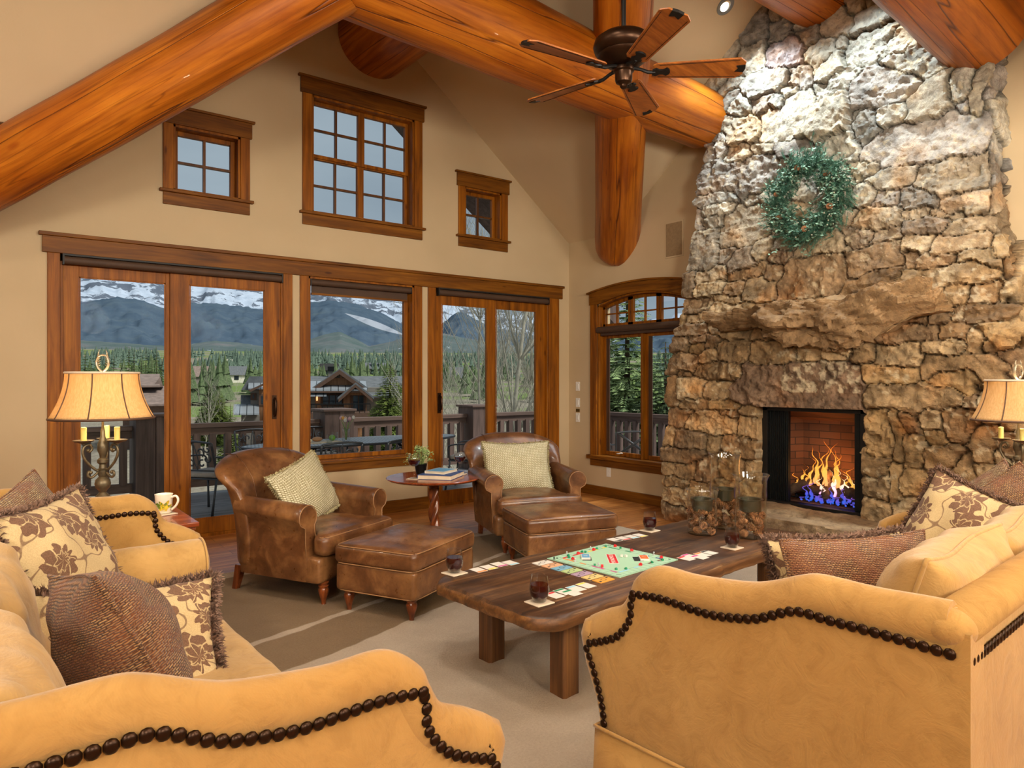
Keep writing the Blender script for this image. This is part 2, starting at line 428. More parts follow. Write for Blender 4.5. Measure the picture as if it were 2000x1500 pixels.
def box_part(parent, name, b, mat, bevel=0.004): return MB().box(*b).build(name, M[mat] if isinstance(mat, str) else mat, parent, bevel=bevel)
def jambs(parent, x0, x1, z0, z1, d=0.16, t=0.02, bottom=True):
    mb = MB(); mb.box(x0, x0 + t, WY - .005, WY + d, z0, z1); mb.box(x1 - t, x1, WY - .005, WY + d, z0, z1); mb.box(x0, x1, WY - .005, WY + d, z1 - t, z1)
    if bottom: mb.box(x0, x1, WY - .005, WY + d, z0, z0 + t)
    return mb.build('jamb', M['trim_z'], parent)
def small_window(nm, h, cas, head, nx, nz, two=False):
    x0, x1, z0, z1 = h
    w = struct(bpy.data.objects.new(nm, None)); COL.objects.link(w)
    jambs(w, x0, x1, z0, z1)
    mb = MB(); mb.box(x0 - cas, x0, WY - .022, WY, z0, z1); mb.box(x1, x1 + cas, WY - .022, WY, z0, z1)
    mb.build('casing', M['trim_z'], w, bevel=.003)
    box_part(w, 'head_casing', (x0 - cas - .02, x1 + cas + .02, WY - .03, WY, z1, z1 + head), 'trim_x')
    box_part(w, 'head_cap', (x0 - cas - .045, x1 + cas + .045, WY - .045, WY, z1 + head, z1 + head + .022), 'trim_x')
    box_part(w, 'stool', (x0 - cas - .03, x1 + cas + .03, WY - .05, WY + .12, z0 - .022, z0 + .004), 'trim_x')
    box_part(w, 'apron', (x0 - cas, x1 + cas, WY - .022, WY, z0 - .13, z0 - .022), 'trim_x')
    if not two: sash(w, x0 + .02, x1 - .02, z0 + .01, z1 - .02, WY + .10, .04, nx, nz)
    else:
        c = (x0 + x1) / 2
        zm = z0 + (z1 - z0) * 0.5
        for a, b in ((x0 + .02, c), (c, x1 - .02)):
            sash(w, a, b, zm - .005, z1 - .02, WY + .09, .036, 2, 2)
            sash(w, a, b, z0 + .01, zm + .02, WY + .11, .036, 2, 2)
    return w
small_window('window_1', HW[3], .085, .145, 2, 2)
small_window('window_2', HW[4], .10, .155, 2, 2, True)
small_window('window_3', HW[5], .09, .15, 2, 2)
# ---- long head casing over doors and picture window
t_ = struct(MB().box(.43, 6.03, WY - .032, WY, 2.48, 2.615).build('trim_1', M['trim_x'], bevel=.003))
struct(MB().box(.405, 6.05, WY - .05, WY, 2.615, 2.645).build('trim_2', M['trim_x'], bevel=.004))
def casing(nm, xs, z0, z1):
    mb = MB()
    for a, b in xs: mb.box(a, b, WY - .022, WY, z0, z1)
    return mb
# ---- sliding doors
def slider(nm, x0, x1, casx, panels, handle):
    w = struct(bpy.data.objects.new(nm, None)); COL.objects.link(w)
    mb = MB()
    for a, b in casx: mb.box(a, b, WY - .022, WY, 0, 2.48)
    mb.build('casing', M['trim_z'], w, bevel=.003)
    mb = MB(); mb.box(x0, x0 + .02, WY, WY + .2, 0, 2.48); mb.box(x1 - .02, x1, WY, WY + .2, 0, 2.48); mb.box(x0, x1, WY, WY + .2, 2.42, 2.48)
    mb.box(x0, x1, WY + .0, WY + .2, 0, .03); mb.build('door_frame', M['trim_z'], w)
    for i, (a, b, ga, gb, y) in enumerate(panels):
        mb = MB(); mb.box(a, ga, y, y + .045, .03, 2.42); mb.box(gb, b, y, y + .045, .03, 2.42)
        mb.box(ga, gb, y, y + .045, .03, .165); mb.box(ga, gb, y, y + .045, 2.305, 2.42)
        mb.box(ga, ga + .012, y - .004, y, .165, 2.305); mb.box(gb - .012, gb, y - .004, y, .165, 2.305)
        mb.box(ga, gb, y - .004, y, .165, .177); mb.box(ga, gb, y - .004, y, 2.293, 2.305)
        d = mb.build('door_panel', M['trim_z'], w, bevel=.003)
        MB().box(ga - .01, gb + .01, y + .02, y + .026, .15, 2.32).build('pane', M['pane'], d)
    hx, hy = handle
    mb = MB(); mb.prism([(hx - .022, 1.06), (hx + .022, 1.06), (hx + .022, 1.29), (hx - .022, 1.29)], hy - .006, hy, 'y')
    pts = [(hx, hy - .005, 1.09), (hx, hy - .035, 1.10), (hx, hy - .05, 1.14), (hx, hy - .05, 1.21), (hx, hy - .035, 1.25), (hx, hy - .005, 1.26)]
    mb.tube(spline(pts, 16), .011, 8); mb.build('door_handle', M['bronze'], w, smooth=True, angle=40)
    return w
slider('door_1', .553, 2.395, ((.465, .553), (2.395, 2.486)),
       ((.575, 1.40, .69, 1.352, WY + .035), (1.385, 2.375, 1.545, 2.222, WY + .01)), (2.315, WY + .008))
slider('door_2', 4.133, 5.80, ((4.033, 4.133), (5.80, 5.977)),
       ((4.150, 4.97, 4.225, 4.862, WY + .01), (4.93, 5.78, 5.005, 5.64, WY + .035)), (4.19, WY + .008))
# ---- picture window
w = struct(bpy.data.objects.new('window_4', None)); COL.objects.link(w)
jambs(w, 2.653, 3.857, .60, 2.48)
mb = MB(); mb.box(2.564, 2.653, WY - .022, WY, .60, 2.48); mb.box(3.857, 3.954, WY - .022, WY, .60, 2.48); mb.build('casing', M['trim_z'], w, bevel=.003)
sash(w, 2.673, 3.837, .62, 2.46, WY + .10, .045)
box_part(w, 'stool', (2.55, 3.97, WY - .055, WY + .12, .585, .612), 'trim_x')
box_part(w, 'apron', (2.564, 3.954, WY - .022, WY, .50, .585), 'trim_x')
# ---- arched window in the fireplace wall
w = struct(bpy.data.objects.new('window_5', None)); COL.objects.link(w)
N = 20
def arch_band(mb, y0, y1, lo, hi, xa, xb, n=20):
    for k in range(n):
        a = lerp(y0, y1, k / n); b = lerp(y0, y1, (k + 1) / n)
        mb.prism([(a, lo(a)), (b, lo(b)), (b, hi(b)), (a, hi(a))], xa, xb, 'x')
arco = lambda y: 2.592 - .085 * ((y - 5.62) / .84) ** 2
mb = MB(); arch_band(mb, 4.78, 6.42, lambda y: max(2.375, min(ARC(y), 2.47)), arco, WX - .03, WX); mb.build('head_casing', M['trim_y'], w)
mb = MB(); arch_band(mb, 4.75, 6.455, arco, lambda y: arco(y) + .02, WX - .05, WX); mb.build('head_cap', M['trim_y'], w)
mb = MB(); mb.box(WX - .022, WX, 6.30, 6.41, .50, 2.40); mb.box(WX - .022, WX, 4.79, 4.9, .50, 2.40); mb.build('casing', M['trim_z'], w, bevel=.003)
mb = MB(); mb.box(WX, WX + .16, 6.28, 6.30, .50, 2.42); mb.box(WX, WX + .16, 4.9, 4.92, .5, 2.42)
arch_band(mb, 4.9, 6.30, lambda y: ARC(y) - .02, ARC, WX, WX + .16); mb.build('jamb', M['trim_z'], w)
box_part(w, 'stool', (WX - .055, WX + .12, 4.76, 6.45, .455, .502), 'trim_y')
box_part(w, 'apron', (WX - .022, WX, 4.79, 6.41, .37, .455), 'trim_y')
box_part(w, 'transom_bar', (WX + .03, WX + .12, 4.92, 6.28, 2.0, 2.10), 'trim_y')
def ysash(parent, y0, y1, z0, z1, x, fw, mat='trim_z'):
    mb = MB(); mb.box(x, x + .04, y0, y0 + fw, z0, z1); mb.box(x, x + .04, y1 - fw, y1, z0, z1); mb.box(x, x + .04, y0 + fw, y1 - fw, z0, z0 + fw); mb.box(x, x + .04, y0 + fw, y1 - fw, z1 - fw, z1)
    f = mb.build('sash', M[mat], parent, bevel=.003)
    MB().box(x + .018, x + .023, y0 + fw * .9, y1 - fw * .9, z0 + fw * .9, z1 - fw * .9).build('pane', M['pane'], f)
    mb = MB(); y = y1 - fw - .03; mb.box(x + .005, x + .015, y1 - fw - .055, y1 - fw, z0 + fw, z1 - fw); mb.build('screen_channel', M['shade_fab'], f)
    return f
for a, b in ((4.92, 5.59), (5.61, 6.28)):
    f = ysash(w, a, b, .505, 2.0, WX + .08, .05)
box_part(w, 'mullion', (WX + .03, WX + .12, 5.585, 5.615, .5, 2.0), 'trim_z')
for k, (a, b) in enumerate(((4.92, 5.37), (5.39, 5.81), (5.83, 6.28))):     # arched transom lights with muntins
    mb = MB(); fw = .028; x = WX + .08
    lo = 2.105
    mb.box(x, x + .04, a, a + fw, lo, ARC(a) - .02); mb.box(x, x + .04, b - fw, b, lo, ARC(b) - .02); mb.box(x, x + .04, a, b, lo, lo + fw)
    arch_band(mb, a, b, lambda y: ARC(y) - .055, lambda y: ARC(y) - .02, x, x + .04, 6)
    c = (a + b) / 2; mb.box(x + .008, x + .032, c - .01, c + .01, lo, ARC(c) - .03); mb.box(x + .01, x + .03, a, b, 2.245, 2.262)
    f = mb.build('transom_sash', M['trim_z'], w)
    MB().box(x + .018, x + .022, a + .02, b - .02, lo + .02, min(ARC(a), ARC(b)) - .03).build('pane', M['pane'], f)
for y in (5.95, 5.25):
    mb = MB(); mb.tube([(WX + .075, y, .545), (WX + .055, y, .55), (WX + .05, y + .03, .54), (WX + .05, y + .07, .535)], .007, 8)
    mb.build('crank_handle', M['white_pl'], w, smooth=True)
# ---- roller shades
def roller(label, x0, x1, z, y=WY - .0):
    t = thing('roller_shade', label, 'roller shade', ((x0 + x1) / 2, y, z)); L = (x1 - x0) / 2
    mb = MB(); mb.tube([(-L, 0, 0), (L, 0, 0)], .034, 20); mb.build('fabric_roll', M['shade_fab'], t, smooth=True, angle=50)
    mb = MB(); mb.box(-L - .012, -L, -.035, .035, -.04, .05); mb.box(L, L + .012, -.035, .035, -.04, .05); mb.box(-L, L, -.03, .04, .035, .05); mb.build('bracket', M['black_rub'], t)
    return t
roller('brown roller shade rolled up above the left sliding door', .58, 2.37, 2.432 - .005, WY - .02)
r_ = roller('brown roller shade with its hem hanging slightly at the picture window top', 2.69, 3.83, 2.43, WY + .035)
mb = MB(); mb.box(-.55, .55, .028, .032, -.11, 0); mb.build('shade_cloth', M['shade_fab'], r_); MB().box(-.55, .55, .02, .04, -.125, -.105).build('hem_bar', M['trim_x'], r_)
roller('brown roller shade rolled up above the right sliding door', 4.16, 5.775, 2.432, WY - .02)
t = thing('roller_shade', 'brown roller shade across the middle of the arched window', 'roller shade', (WX - .005, 5.6, 2.055))
mb = MB(); mb.tube([(0, -.69, 0), (0, .69, 0)], .038, 20); mb.build('fabric_roll', M['shade_fab'], t, smooth=True, angle=50)
mb = MB(); mb.box(.02, .026, -.66, .66, -.07, 0); mb.build('shade_cloth', M['shade_fab'], t)
# ---- speaker, switches, outlet
mb = MB(); mb.box(WX - .006, WX + .0, 4.965, 5.21, 2.805, 3.20)
t = thing('wall_speaker', 'tan rectangular speaker grille set flush beside the chimney', 'speaker', (WX, 5.0875, 3.0))
MB().box(-.008, 0, -.125, .125, -.2, .2).build('speaker_frame', M['wall'], t, bevel=.002)
MB().box(-.012, -.006, -.11, .11, -.183, .183).build('speaker_grille', plain('speaker_mesh', (150, 126, 92), .9, bump=.5, scale=40), t)
for z, lb, kind in ((1.354, 'white wall dimmer plate, topmost in the column by the arched window', 0), (1.146, 'white wall switch plate, middle of the column by the arched window', 1), (.955, 'white wall switch plate, lowest, right under the small brass plate', 1)):
    t = thing('wall_switch', lb, 'light switch', (WX, 6.657, z), group='switch plates in a column')
    MB().box(-.006, 0, -.037, .037, -.058, .058).build('plate', M['white_pl'], t, bevel=.002)
    MB().box(-.011, -.005, -.016, .016, -.033, .033).build('rocker', M['white_pl'], t, bevel=.002)
t = thing('brass_plate', 'small dark brass plate between two white wall switches', 'wall plate', (WX, 6.657, 1.045))
MB().box(-.006, 0, -.034, .034, -.02, .02).build('plate', plain('dark_brass', (96, 74, 30), .4, .7), t, bevel=.002)
t = thing('wall_outlet', 'white electrical outlet on the wall under the arched window', 'outlet', (WX, 6.103, .307))
MB().box(-.006, 0, -.036, .036, -.057, .057).build('plate', M['white_pl'], t, bevel=.002)
mb = MB(); mb.box(-.009, -.005, -.017, .017, .008, .038); mb.box(-.009, -.005, -.017, .017, -.038, -.008); mb.build('socket', M['white_pl'], t, bevel=.002)
# ================================================================= logs of the roof
def log_mat(name, hot=1.0):
    t = NT(name)
    v = t.coord((0.5, 5, 5)); n1 = t.noise(v, 1.5, 6, 0.6, 0.7)
    v2 = t.coord((0.9, 26, 26)); n2 = t.noise(v2, 1.0, 5, 0.65, 0.3)
    v3 = t.coord((1.1, 1.6, 1.6)); n3 = t.noise(v3, 1.5, 3)
    col = t.ramp(n1, [(0.25, lin((122, 62, 8))), (0.48, lin((172, 96, 18))), (0.62, lin((192, 114, 26))), (0.82, lin((212, 142, 50)))])
    st = t.ramp(n2, [(0.33, (0.6, 0.48, 0.36, 1)), (0.52, (1, 1, 1, 1)), (0.75, (1.1, 1.08, 1.0, 1))])
    col = t.mix(0.75, col, st, 'MULTIPLY')
    bl = t.ramp(n3, [(0.38, (0.80, 0.66, 0.52, 1)), (0.6, (1, 1, 1, 1))]); col = t.mix(0.7, col, bl, 'MULTIPLY')
    cx = t.noise(t.coord((0.16, 5.5, 5.5)), 1.0, 2, 0.4); d = t.math('ABSOLUTE', t.math('SUBTRACT', cx, 0.5))
    ck = t.ramp(d, [(0.0015, (0.12, 0.06, 0.03, 1)), (0.006, (1, 1, 1, 1))]); col = t.mix(0.85, col, ck, 'MULTIPLY')
    cx = t.noise(t.coord((0.3, 10, 10), loc=(3, 7, 1)), 1.0, 2, 0.4); d2 = t.math('ABSOLUTE', t.math('SUBTRACT', cx, 0.52)); col = t.mix(0.55, col, t.ramp(d2, [(0.001, (0.25, 0.13, 0.06, 1)), (0.007, (1, 1, 1, 1))]), 'MULTIPLY')
    vo = t.vor(t.coord((0.9, 2.2, 2.2)), 1.0); kn = t.ramp(vo, [(0.035, (0.16, 0.07, 0.03, 1)), (0.06, (0.55, 0.3, 0.15, 1)), (0.085, (1, 1, 1, 1))])
    col = t.mix(0.8, col, kn, 'MULTIPLY')
    b = t.bump(t.ramp(d, [(0.0, 0.0), (0.01, 1.0)]), 0.6, 0.01); b = t.bump(n2, 0.12, 0.01, b)
    return t.done(col, 0.42, b, coat=0.12, spec=.35)
M['log'] = log_mat('honey_stained_log')
def log(name, label, p0, p1, r0, r1, seed=0, wob=0.02, n=40, m=70, round_end=0.0):
    p0 = Vector(p0); p1 = Vector(p1); L = (p1 - p0).length
    t = thing(name, label, 'log beam', p0, kind='thing')
    t.rotation_euler = (p1 - p0).to_track_quat('X', 'Z').to_euler()
    u = np.linspace(0, 1, m); a = np.linspace(0, 2 * PI, n, endpoint=False)
    U, A = np.meshgrid(u, a, indexing='ij')
    rr = r0 + (r1 - r0) * U
    rr = rr * (1 + 0.035 * vnoise(U * L * 0.9 + 3, 2.2 * np.cos(A) + 9, seed) + 0.02 * vnoise(U * L * 2.6, 2 * np.sin(A) + 5, seed + 3))
    if round_end:
        e = np.clip((1 - U) * L / round_end, 0, 1); rr = rr * np.sqrt(np.clip(1 - (1 - e) ** 2, 0, 1) * 0.75 + 0.25)
    oy = wob * vnoise(U * L * 0.6 + 5, U * 0 + .3, seed + 7); oz = wob * vnoise(U * L * 0.6 + 11, U * 0 + .6, seed + 8)
    V = np.stack([U * L, oy + rr * np.cos(A), oz + rr * np.sin(A)], -1).reshape(-1, 3)
    mb = MB(); fs = []
    for i in range(m - 1):
        for k in range(n): fs.append((i * n + k, i * n + (k + 1) % n, (i + 1) * n + (k + 1) % n, (i + 1) * n + k))
    fs.append(tuple(reversed(range(n)))); fs.append(tuple((m - 1) * n + k for k in range(n)))
    mb.add(V.tolist(), fs); o = mb.build('log_body', M['log'], t, smooth=True, angle=60)
    return t
log('log_beam', 'long thick honey log crossing the vault and butting into the left side of the chimney', (-1.0, 4.35, 4.36), (5.9, 4.5, 4.07), .36, .29, 1)
log('log_beam', 'sloping honey log rising from the left edge above the small left window', (-1.3, 7.6 - .003, 1.98), (1.92, 4.375, 4.12), .232, .225, 2)
log('log_beam', 'upright-looking sloping log with a rounded lower end between the window corner and the chimney', (3.6, 3.405, 4.78), (6.3, 6.105, 2.99), .235, .262, 3, round_end=.20)
log('log_beam', 'short ridge log seen from below at the gable peak above the large upper window', (XR + .12, 2.6, 5.06), (XR + .12, WY + .05, 5.06), .42, .40, 4)
log('log_beam', 'log end meeting the very top of the stone chimney', (XR + .3, YR, 4.88), (5.98, YR - .02, 4.87), .31, .31, 5)
log('log_beam', 'massive pale-sided log crossing the top right corner over the right side of the chimney', (-1.0, 1.706, 4.458), (5.95, 2.03, 4.08), .34, .335, 6)

# ================================================================= stone fireplace
STONES = """3.86,4.73,0.129,0.144 3.59,4.66,0.13,0.119 3.4,4.61,0.064,0.048 3.35,4.5,0.118,0.091 3.08,4.49,0.153,0.123 2.8,4.4,0.142,0.111 3.55,4.39,0.191,0.151 3.21,4.27,0.143,0.16 3.07,4.33,0.063,0.084 2.83,4.2,0.187,0.137 3.16,4.15,0.124,0.12 3.91,4.5,0.169,0.145 4.06,4.64,0.07,0.061 4.3,4.41,0.085,0.045 4.14,4.34,0.112,0.052 3.79,4.22,0.248,0.117 3.41,4.12,0.129,0.12 4.12,4.24,0.051,0.052 4,4.09,0.099,0.142 3.83,4.01,0.123,0.105 3.63,3.96,0.127,0.082 3.5,4.02,0.096,0.073 3.11,3.95,0.222,0.108 2.7,3.83,0.297,0.175 2.48,3.95,0.193,0.141 2.59,4.1,0.11,0.086 2.36,3.59,0.151,0.146 2.16,3.61,0.067,0.094 2.03,3.5,0.058,0.159 1.91,3.53,0.062,0.049 1.89,3.42,0.07,0.074 2.12,3.46,0.057,0.064 2.62,3.6,0.118,0.072 3.18,3.71,0.246,0.198 3.54,3.83,0.34,0.199 3.97,3.84,0.21,0.154 2.87,3.56,0.126,0.164 2.4,3.29,0.47,0.181 3.04,3.43,0.167,0.137 3.8,3.61,0.113,0.084 4.09,3.62,0.177,0.113 3.48,3.52,0.196,0.085 4.05,3.4,0.419,0.199 3.55,3.4,0.08,0.065 4.3,3.24,0.249,0.089 4.3,3.13,0.18,0.089 3.91,3.17,0.078,0.077 4,2.9,0.272,0.219 3.76,3.17,0.076,0.125 4.36,3.01,0.124,0.081 4.43,2.75,0.164,0.207 4.16,2.68,0.108,0.074 3.97,2.59,0.144,0.107 3.75,2.68,0.093,0.092 4.51,3.09,0.039,0.119 2.79,3.2,0.145,0.092 2.6,3.08,0.186,0.115 2.2,2.96,0.27,0.156 2.86,2.96,0.089,0.074 2.66,2.9,0.105,0.072 2.4,2.88,0.15,0.112 2.09,2.74,0.157,0.086 2.73,2.75,0.189,0.087 2.43,2.73,0.108,0.045 2.2,2.68,0.125,0.04 2.35,2.62,0.182,0.058 1.98,2.56,0.188,0.062 2.87,2.63,0.1,0.078 2.65,2.58,0.119,0.057 2.41,2.49,0.104,0.076 2.1,2.45,0.201,0.069 1.83,2.38,0.06,0.076 3.18,2.59,0.214,0.085 3.54,2.68,0.133,0.073 3.43,3.17,0.198,0.136 3.09,3.09,0.142,0.131 3.5,2.9,0.175,0.146 3.13,2.86,0.191,0.108 1.89,3.16,0.036,0.071 1.9,2.98,0.036,0.136 1.87,2.72,0.039,0.109 3.58,4.8,0.107,0.074 2.93,4.57,0.072,0.06 2.23,4.39,0.167,0.143 3.26,4.85,0.247,0.149 4.39,3.7,0.07,0.063 4.25,3.73,0.063,0.089 1.9,4.19,0.168,0.129 2.65,4.62,0.21,0.116 4.31,2.47,0.181,0.062 4.31,2.33,0.181,0.071 3.89,2.44,0.226,0.063 4,2.31,0.128,0.064 3.73,2.28,0.208,0.107 3.58,2.39,0.12,0.097 3.25,2.33,0.327,0.19 3.56,2.53,0.089,0.081 2.75,2.41,0.233,0.12 2.44,2.39,0.072,0.069 2.25,2.35,0.127,0.064 1.98,2.3,0.151,0.061 1.77,2.2,0.043,0.081 2.75,2.22,0.229,0.09 2.19,2.22,0.324,0.09 2.1,2.07,0.089,0.059 1.91,2.06,0.114,0.07 1.76,2.08,0.042,0.037 1.75,2.01,0.042,0.037 4.08,2.22,0.146,0.034 4.43,2.18,0.201,0.076 4.56,2.38,0.09,0.118 4.58,2.05,0.045,0.073 4.4,2.06,0.13,0.053 4.42,1.94,0.174,0.067 4.58,1.81,0.124,0.09 4.36,1.85,0.097,0.04 4.37,1.76,0.097,0.049 4.2,1.81,0.078,0.073 3.97,1.71,0.177,0.114 4.56,1.61,0.219,0.113 4.22,1.66,0.104,0.069 4.54,1.51,0.106,0.045 4.12,1.52,0.315,0.081 3.57,1.64,0.226,0.148 4.67,1.33,0.063,0.15 4.44,1.36,0.175,0.111 4.12,1.34,0.183,0.077 4.4,1.21,0.195,0.049 4.04,1.21,0.174,0.051 4.57,1.06,0.163,0.117 4.23,1.03,0.313,0.121 4,1.13,0.123,0.051 3.79,1.02,0.127,0.123 3.76,1.16,0.107,0.053 4.69,0.88,0.064,0.091 4.45,0.87,0.187,0.107 4.17,0.84,0.098,0.082 3.88,0.81,0.201,0.116 4.52,0.69,0.25,0.076 4.59,0.53,0.192,0.081 4.27,0.58,0.126,0.126 3.99,0.64,0.148,0.152 3.75,0.64,0.093,0.057 4.64,0.39,0.137,0.055 4.58,0.25,0.147,0.09 4.28,0.37,0.158,0.087 3.89,0.42,0.231,0.083 4.63,0.07,0.149,0.091 4.23,0.16,0.208,0.121 3.84,0.22,0.18,0.116 2.33,1.93,0.066,0.051 2.2,1.91,0.082,0.043 1.92,1.92,0.205,0.076 2.42,1.79,0.207,0.079 2.09,1.8,0.12,0.068 2.18,1.68,0.169,0.069 1.87,1.74,0.14,0.113 2.5,1.64,0.196,0.09 1.7,1.7,0.034,0.092 2.03,1.53,0.318,0.103 2.55,1.48,0.201,0.077 3.22,1.64,0.122,0.084 3,1.62,0.099,0.037 2.88,1.65,0.056,0.029 2.76,1.65,0.079,0.058 3.33,1.4,0.593,0.216 2.38,1.31,0.361,0.102 1.98,1.39,0.048,0.032 1.98,1.28,0.043,0.061 2.61,1.02,0.082,0.186 2.63,0.76,0.083,0.078 2.62,0.59,0.089,0.088 2.49,0.99,0.046,0.193 2.38,1.09,0.058,0.082 2.39,0.89,0.077,0.123 2.24,1.16,0.083,0.087 2.23,1.01,0.08,0.063 2.04,1.12,0.115,0.132 1.9,0.99,0.094,0.145 2.06,0.81,0.11,0.155 1.88,0.79,0.115,0.082 1.81,0.91,0.059,0.062 1.74,1.26,0.068,0.148 1.7,1,0.088,0.116 1.65,0.79,0.087,0.097 1.86,1.27,0.06,0.138 2.63,0.4,0.097,0.099 2.49,0.66,0.046,0.138 2.31,0.66,0.132,0.114 2.35,0.44,0.127,0.102 2.05,0.53,0.127,0.129 1.8,0.57,0.123,0.13 4.02,2.01,0.263,0.17 3.41,1.95,0.341,0.173 2.78,1.98,0.288,0.087 1.61,1.51,0.095,0.102 1.63,1.88,0.063,0.091"""
def XF(z): return 5.65 if z < 1.8 else (5.65 + (z - 1.8) / 1.1 * .2 if z < 2.9 else 5.86)
def interp(z, tab): return float(np.interp(z, [a for a, b in tab], [b for a, b in tab]))
YL = [(0, 4.80), (.41, 4.82), (.86, 4.74), (1.4, 4.73), (1.93, 4.62), (2.19, 4.58), (2.5, 4.58), (2.8, 4.55), (3.2, 4.52), (3.7, 4.44), (5.4, 4.42)]
YRT = [(0, 1.52), (.9, 1.55), (1.4, 1.62), (1.79, 1.68), (2.1, 1.74), (2.39, 1.79), (2.63, 1.90), (3.1, 1.93), (3.6, 1.96), (5.4, 1.98)]
S_ = np.array([[float(q) for q in w.split(',')] for w in STONES.split()])
extra = np.array([(1.9 + .25 * math.sin(k * 3.7), .25 + .3 * k, .17, .12) for k in range(6)] + [(1.5 + .12 * (k % 2), .2 + .27 * k, .2, .13) for k in range(8)])
S_ = np.concatenate([S_, extra])
def chimney():
    rs = np.random.RandomState(5)
    nv = 470
    # arc-length parameter along the plan outline: left side, front, right side
    side = 0.62
    U = np.concatenate([np.linspace(-side, 0, 36, endpoint=False), np.linspace(0, 1, 300), 1 + np.linspace(0, side, 36)[1:]])
    nu = len(U)
    V = np.linspace(0, 1, nv)
    P = np.zeros((nv, nu, 3)); N = np.zeros((nv, nu, 3)); YY = np.zeros((nv, nu)); ZZ = np.zeros((nv, nu))
    zf = np.linspace(0, 5.42, nv)
    tabL = np.interp(zf, [a for a, b in YL], [b for a, b in YL]); tabR = np.interp(zf, [a for a, b in YRT], [b for a, b in YRT])
    XFz = np.array([XF(z) for z in zf])
    for i, u in enumerate(U):
        if u < 0: d = -u; y = tabL; x = XFz + d; n = (0, 1, 0); yy = tabL + d
        elif u <= 1: y = tabL + (tabR - tabL) * u; x = XFz; n = (-1, 0, 0); yy = y
        else: d = u - 1; y = tabR; x = XFz + d; n = (0, -1, 0); yy = tabR - d
        P[:, i, 0] = x; P[:, i, 1] = y; P[:, i, 2] = zf; N[:, i] = n; YY[:, i] = yy; ZZ[:, i] = zf
    # soften the corner normals
    for i, u in enumerate(U):
        e = 0.035
        if abs(u) < e: w = (u + e) / (2 * e); a = (1 - w) * PI / 2; N[:, i, 0] = -math.cos(a); N[:, i, 1] = math.sin(a)
        if abs(u - 1) < e: w = (u - 1 + e) / (2 * e); a = w * PI / 2; N[:, i, 0] = -math.cos(a); N[:, i, 1] = -math.sin(a)
    wy = YY + .026 * fbm(YY * 6, ZZ * 6, 31, 5, .6); wz = ZZ + .022 * fbm(YY * 6, ZZ * 6, 41, 5, .6)
    d1 = np.full(YY.shape, 9.0); d2 = np.full(YY.shape, 9.0); id1 = np.zeros(YY.shape, int); sz = np.zeros(YY.shape)
    for k, (cy, cz, a, b) in enumerate(S_):
        an = rs.uniform(-.10, .10); ca, sa = math.cos(an), math.sin(an); a = max(a, .03); b = max(b, .03)
        px = ((wy - cy) * ca + (wz - cz) * sa) / a; pz = (-(wy - cy) * sa + (wz - cz) * ca) / b
        dd = (np.abs(px) ** 4.5 + np.abs(pz) ** 4.5) ** (1 / 4.5)
        ext = (a * np.abs(px) + b * np.abs(pz)) / (np.abs(px) + np.abs(pz) + 1e-6)
        g = (dd - 1) * ext              # signed distance-like measure in metres
        m1 = g < d1; m2 = (~m1) & (g < d2)
        d2 = np.where(m1, d1, np.where(m2, g, d2)); id1 = np.where(m1, k, id1); d1 = np.where(m1, g, d1)
    gap = d2 - d1
    nS = len(S_)
    off = rs.uniform(-.012, .038, nS); tx = rs.uniform(-.12, .12, nS); tz = rs.uniform(-.14, .14, nS); ro = rs.uniform(.5, 1.5, nS)
    off[[33]] = .10; tz[33] = -.1
    for k, (cy, cz, a, b) in enumerate(S_):
        if cz > 2.9 and a * b > .03: tz[k] = rs.uniform(-.22, .05)
    h = 0.058 * np.clip(gap / 0.032, 0, 1) ** 0.38 - 0.03
    h += off[id1] + tx[id1] * (YY - S_[id1, 0]) + tz[id1] * (ZZ - S_[id1, 1])
    r1 = fbm(YY * 12 + id1 * 3.1, ZZ * 12 + id1 * 1.7, 51, 4, .62); r2 = np.abs(fbm(YY * 4.5 + id1 * 5.1, ZZ * 6 + id1, 61, 5, .6))
    up = np.clip((ZZ - 2.2) / .5, 0, 1)
    h += ro[id1] * (.010 * r1 - .026 * r2) * (1 + .12 * up)
    lint = (id1 == LINT)
    h = np.where(lint, h + .03, h)
    # recess for the firebox opening
    fy0, fy1, fz0, fz1 = 2.755, 3.69, .30, 1.195
    inside = (YY > fy0) & (YY < fy1) & (ZZ > fz0) & (ZZ < fz1) & (U[None, :] > 0) & (U[None, :] < 1)
    P2 = P + N * h[..., None]
    P2[inside, 0] = 5.65 + .22
    # colours
    base = np.array([[.262, .168, .080], [.31, .208, .105], [.235, .152, .080], [.35, .25, .135], [.215, .128, .058], [.295, .19, .085]])
    cool = np.array([[.34, .33, .28], [.39, .375, .315], [.29, .285, .255], [.37, .33, .25], [.32, .295, .26], [.42, .395, .32]])
    pick = rs.randint(0, 6, nS); tint = rs.uniform(.85, 1.18, nS)
    cz = S_[:, 1]; w = np.clip((cz - 2.35) / .9, 0, 1)[:, None]
    cs = (base[pick] * (1 - w) + cool[rs.randint(0, 6, nS)] * w) * tint[:, None]
    cs[6] = (.33, .29, .30); cs[LINT] = (.17, .105, .062)
    c = cs[id1]
    v1 = fbm(YY * 6 + id1, ZZ * 8, 71, 5, .65); c = c * (1 + .34 * v1)[..., None]
    ora = np.clip(fbm(YY * 3.2, ZZ * 3.6, 81, 3) - .25, 0, 1)[..., None]; c = c * (1 - ora) + c * np.array([1.25, .86, .52]) * ora
    li = fbm(YY * 26, ZZ * 26, 91, 3); lm = (fbm(YY * 4, ZZ * 4, 95, 2) > .1)
    spots = np.clip((li - .45) * 6, 0, 1) * lm; spots = np.where(lint, np.clip((li - .05) * 8, 0, 1) * (np.abs(YY - 3.1) < .33) * (ZZ > 1.33), spots)
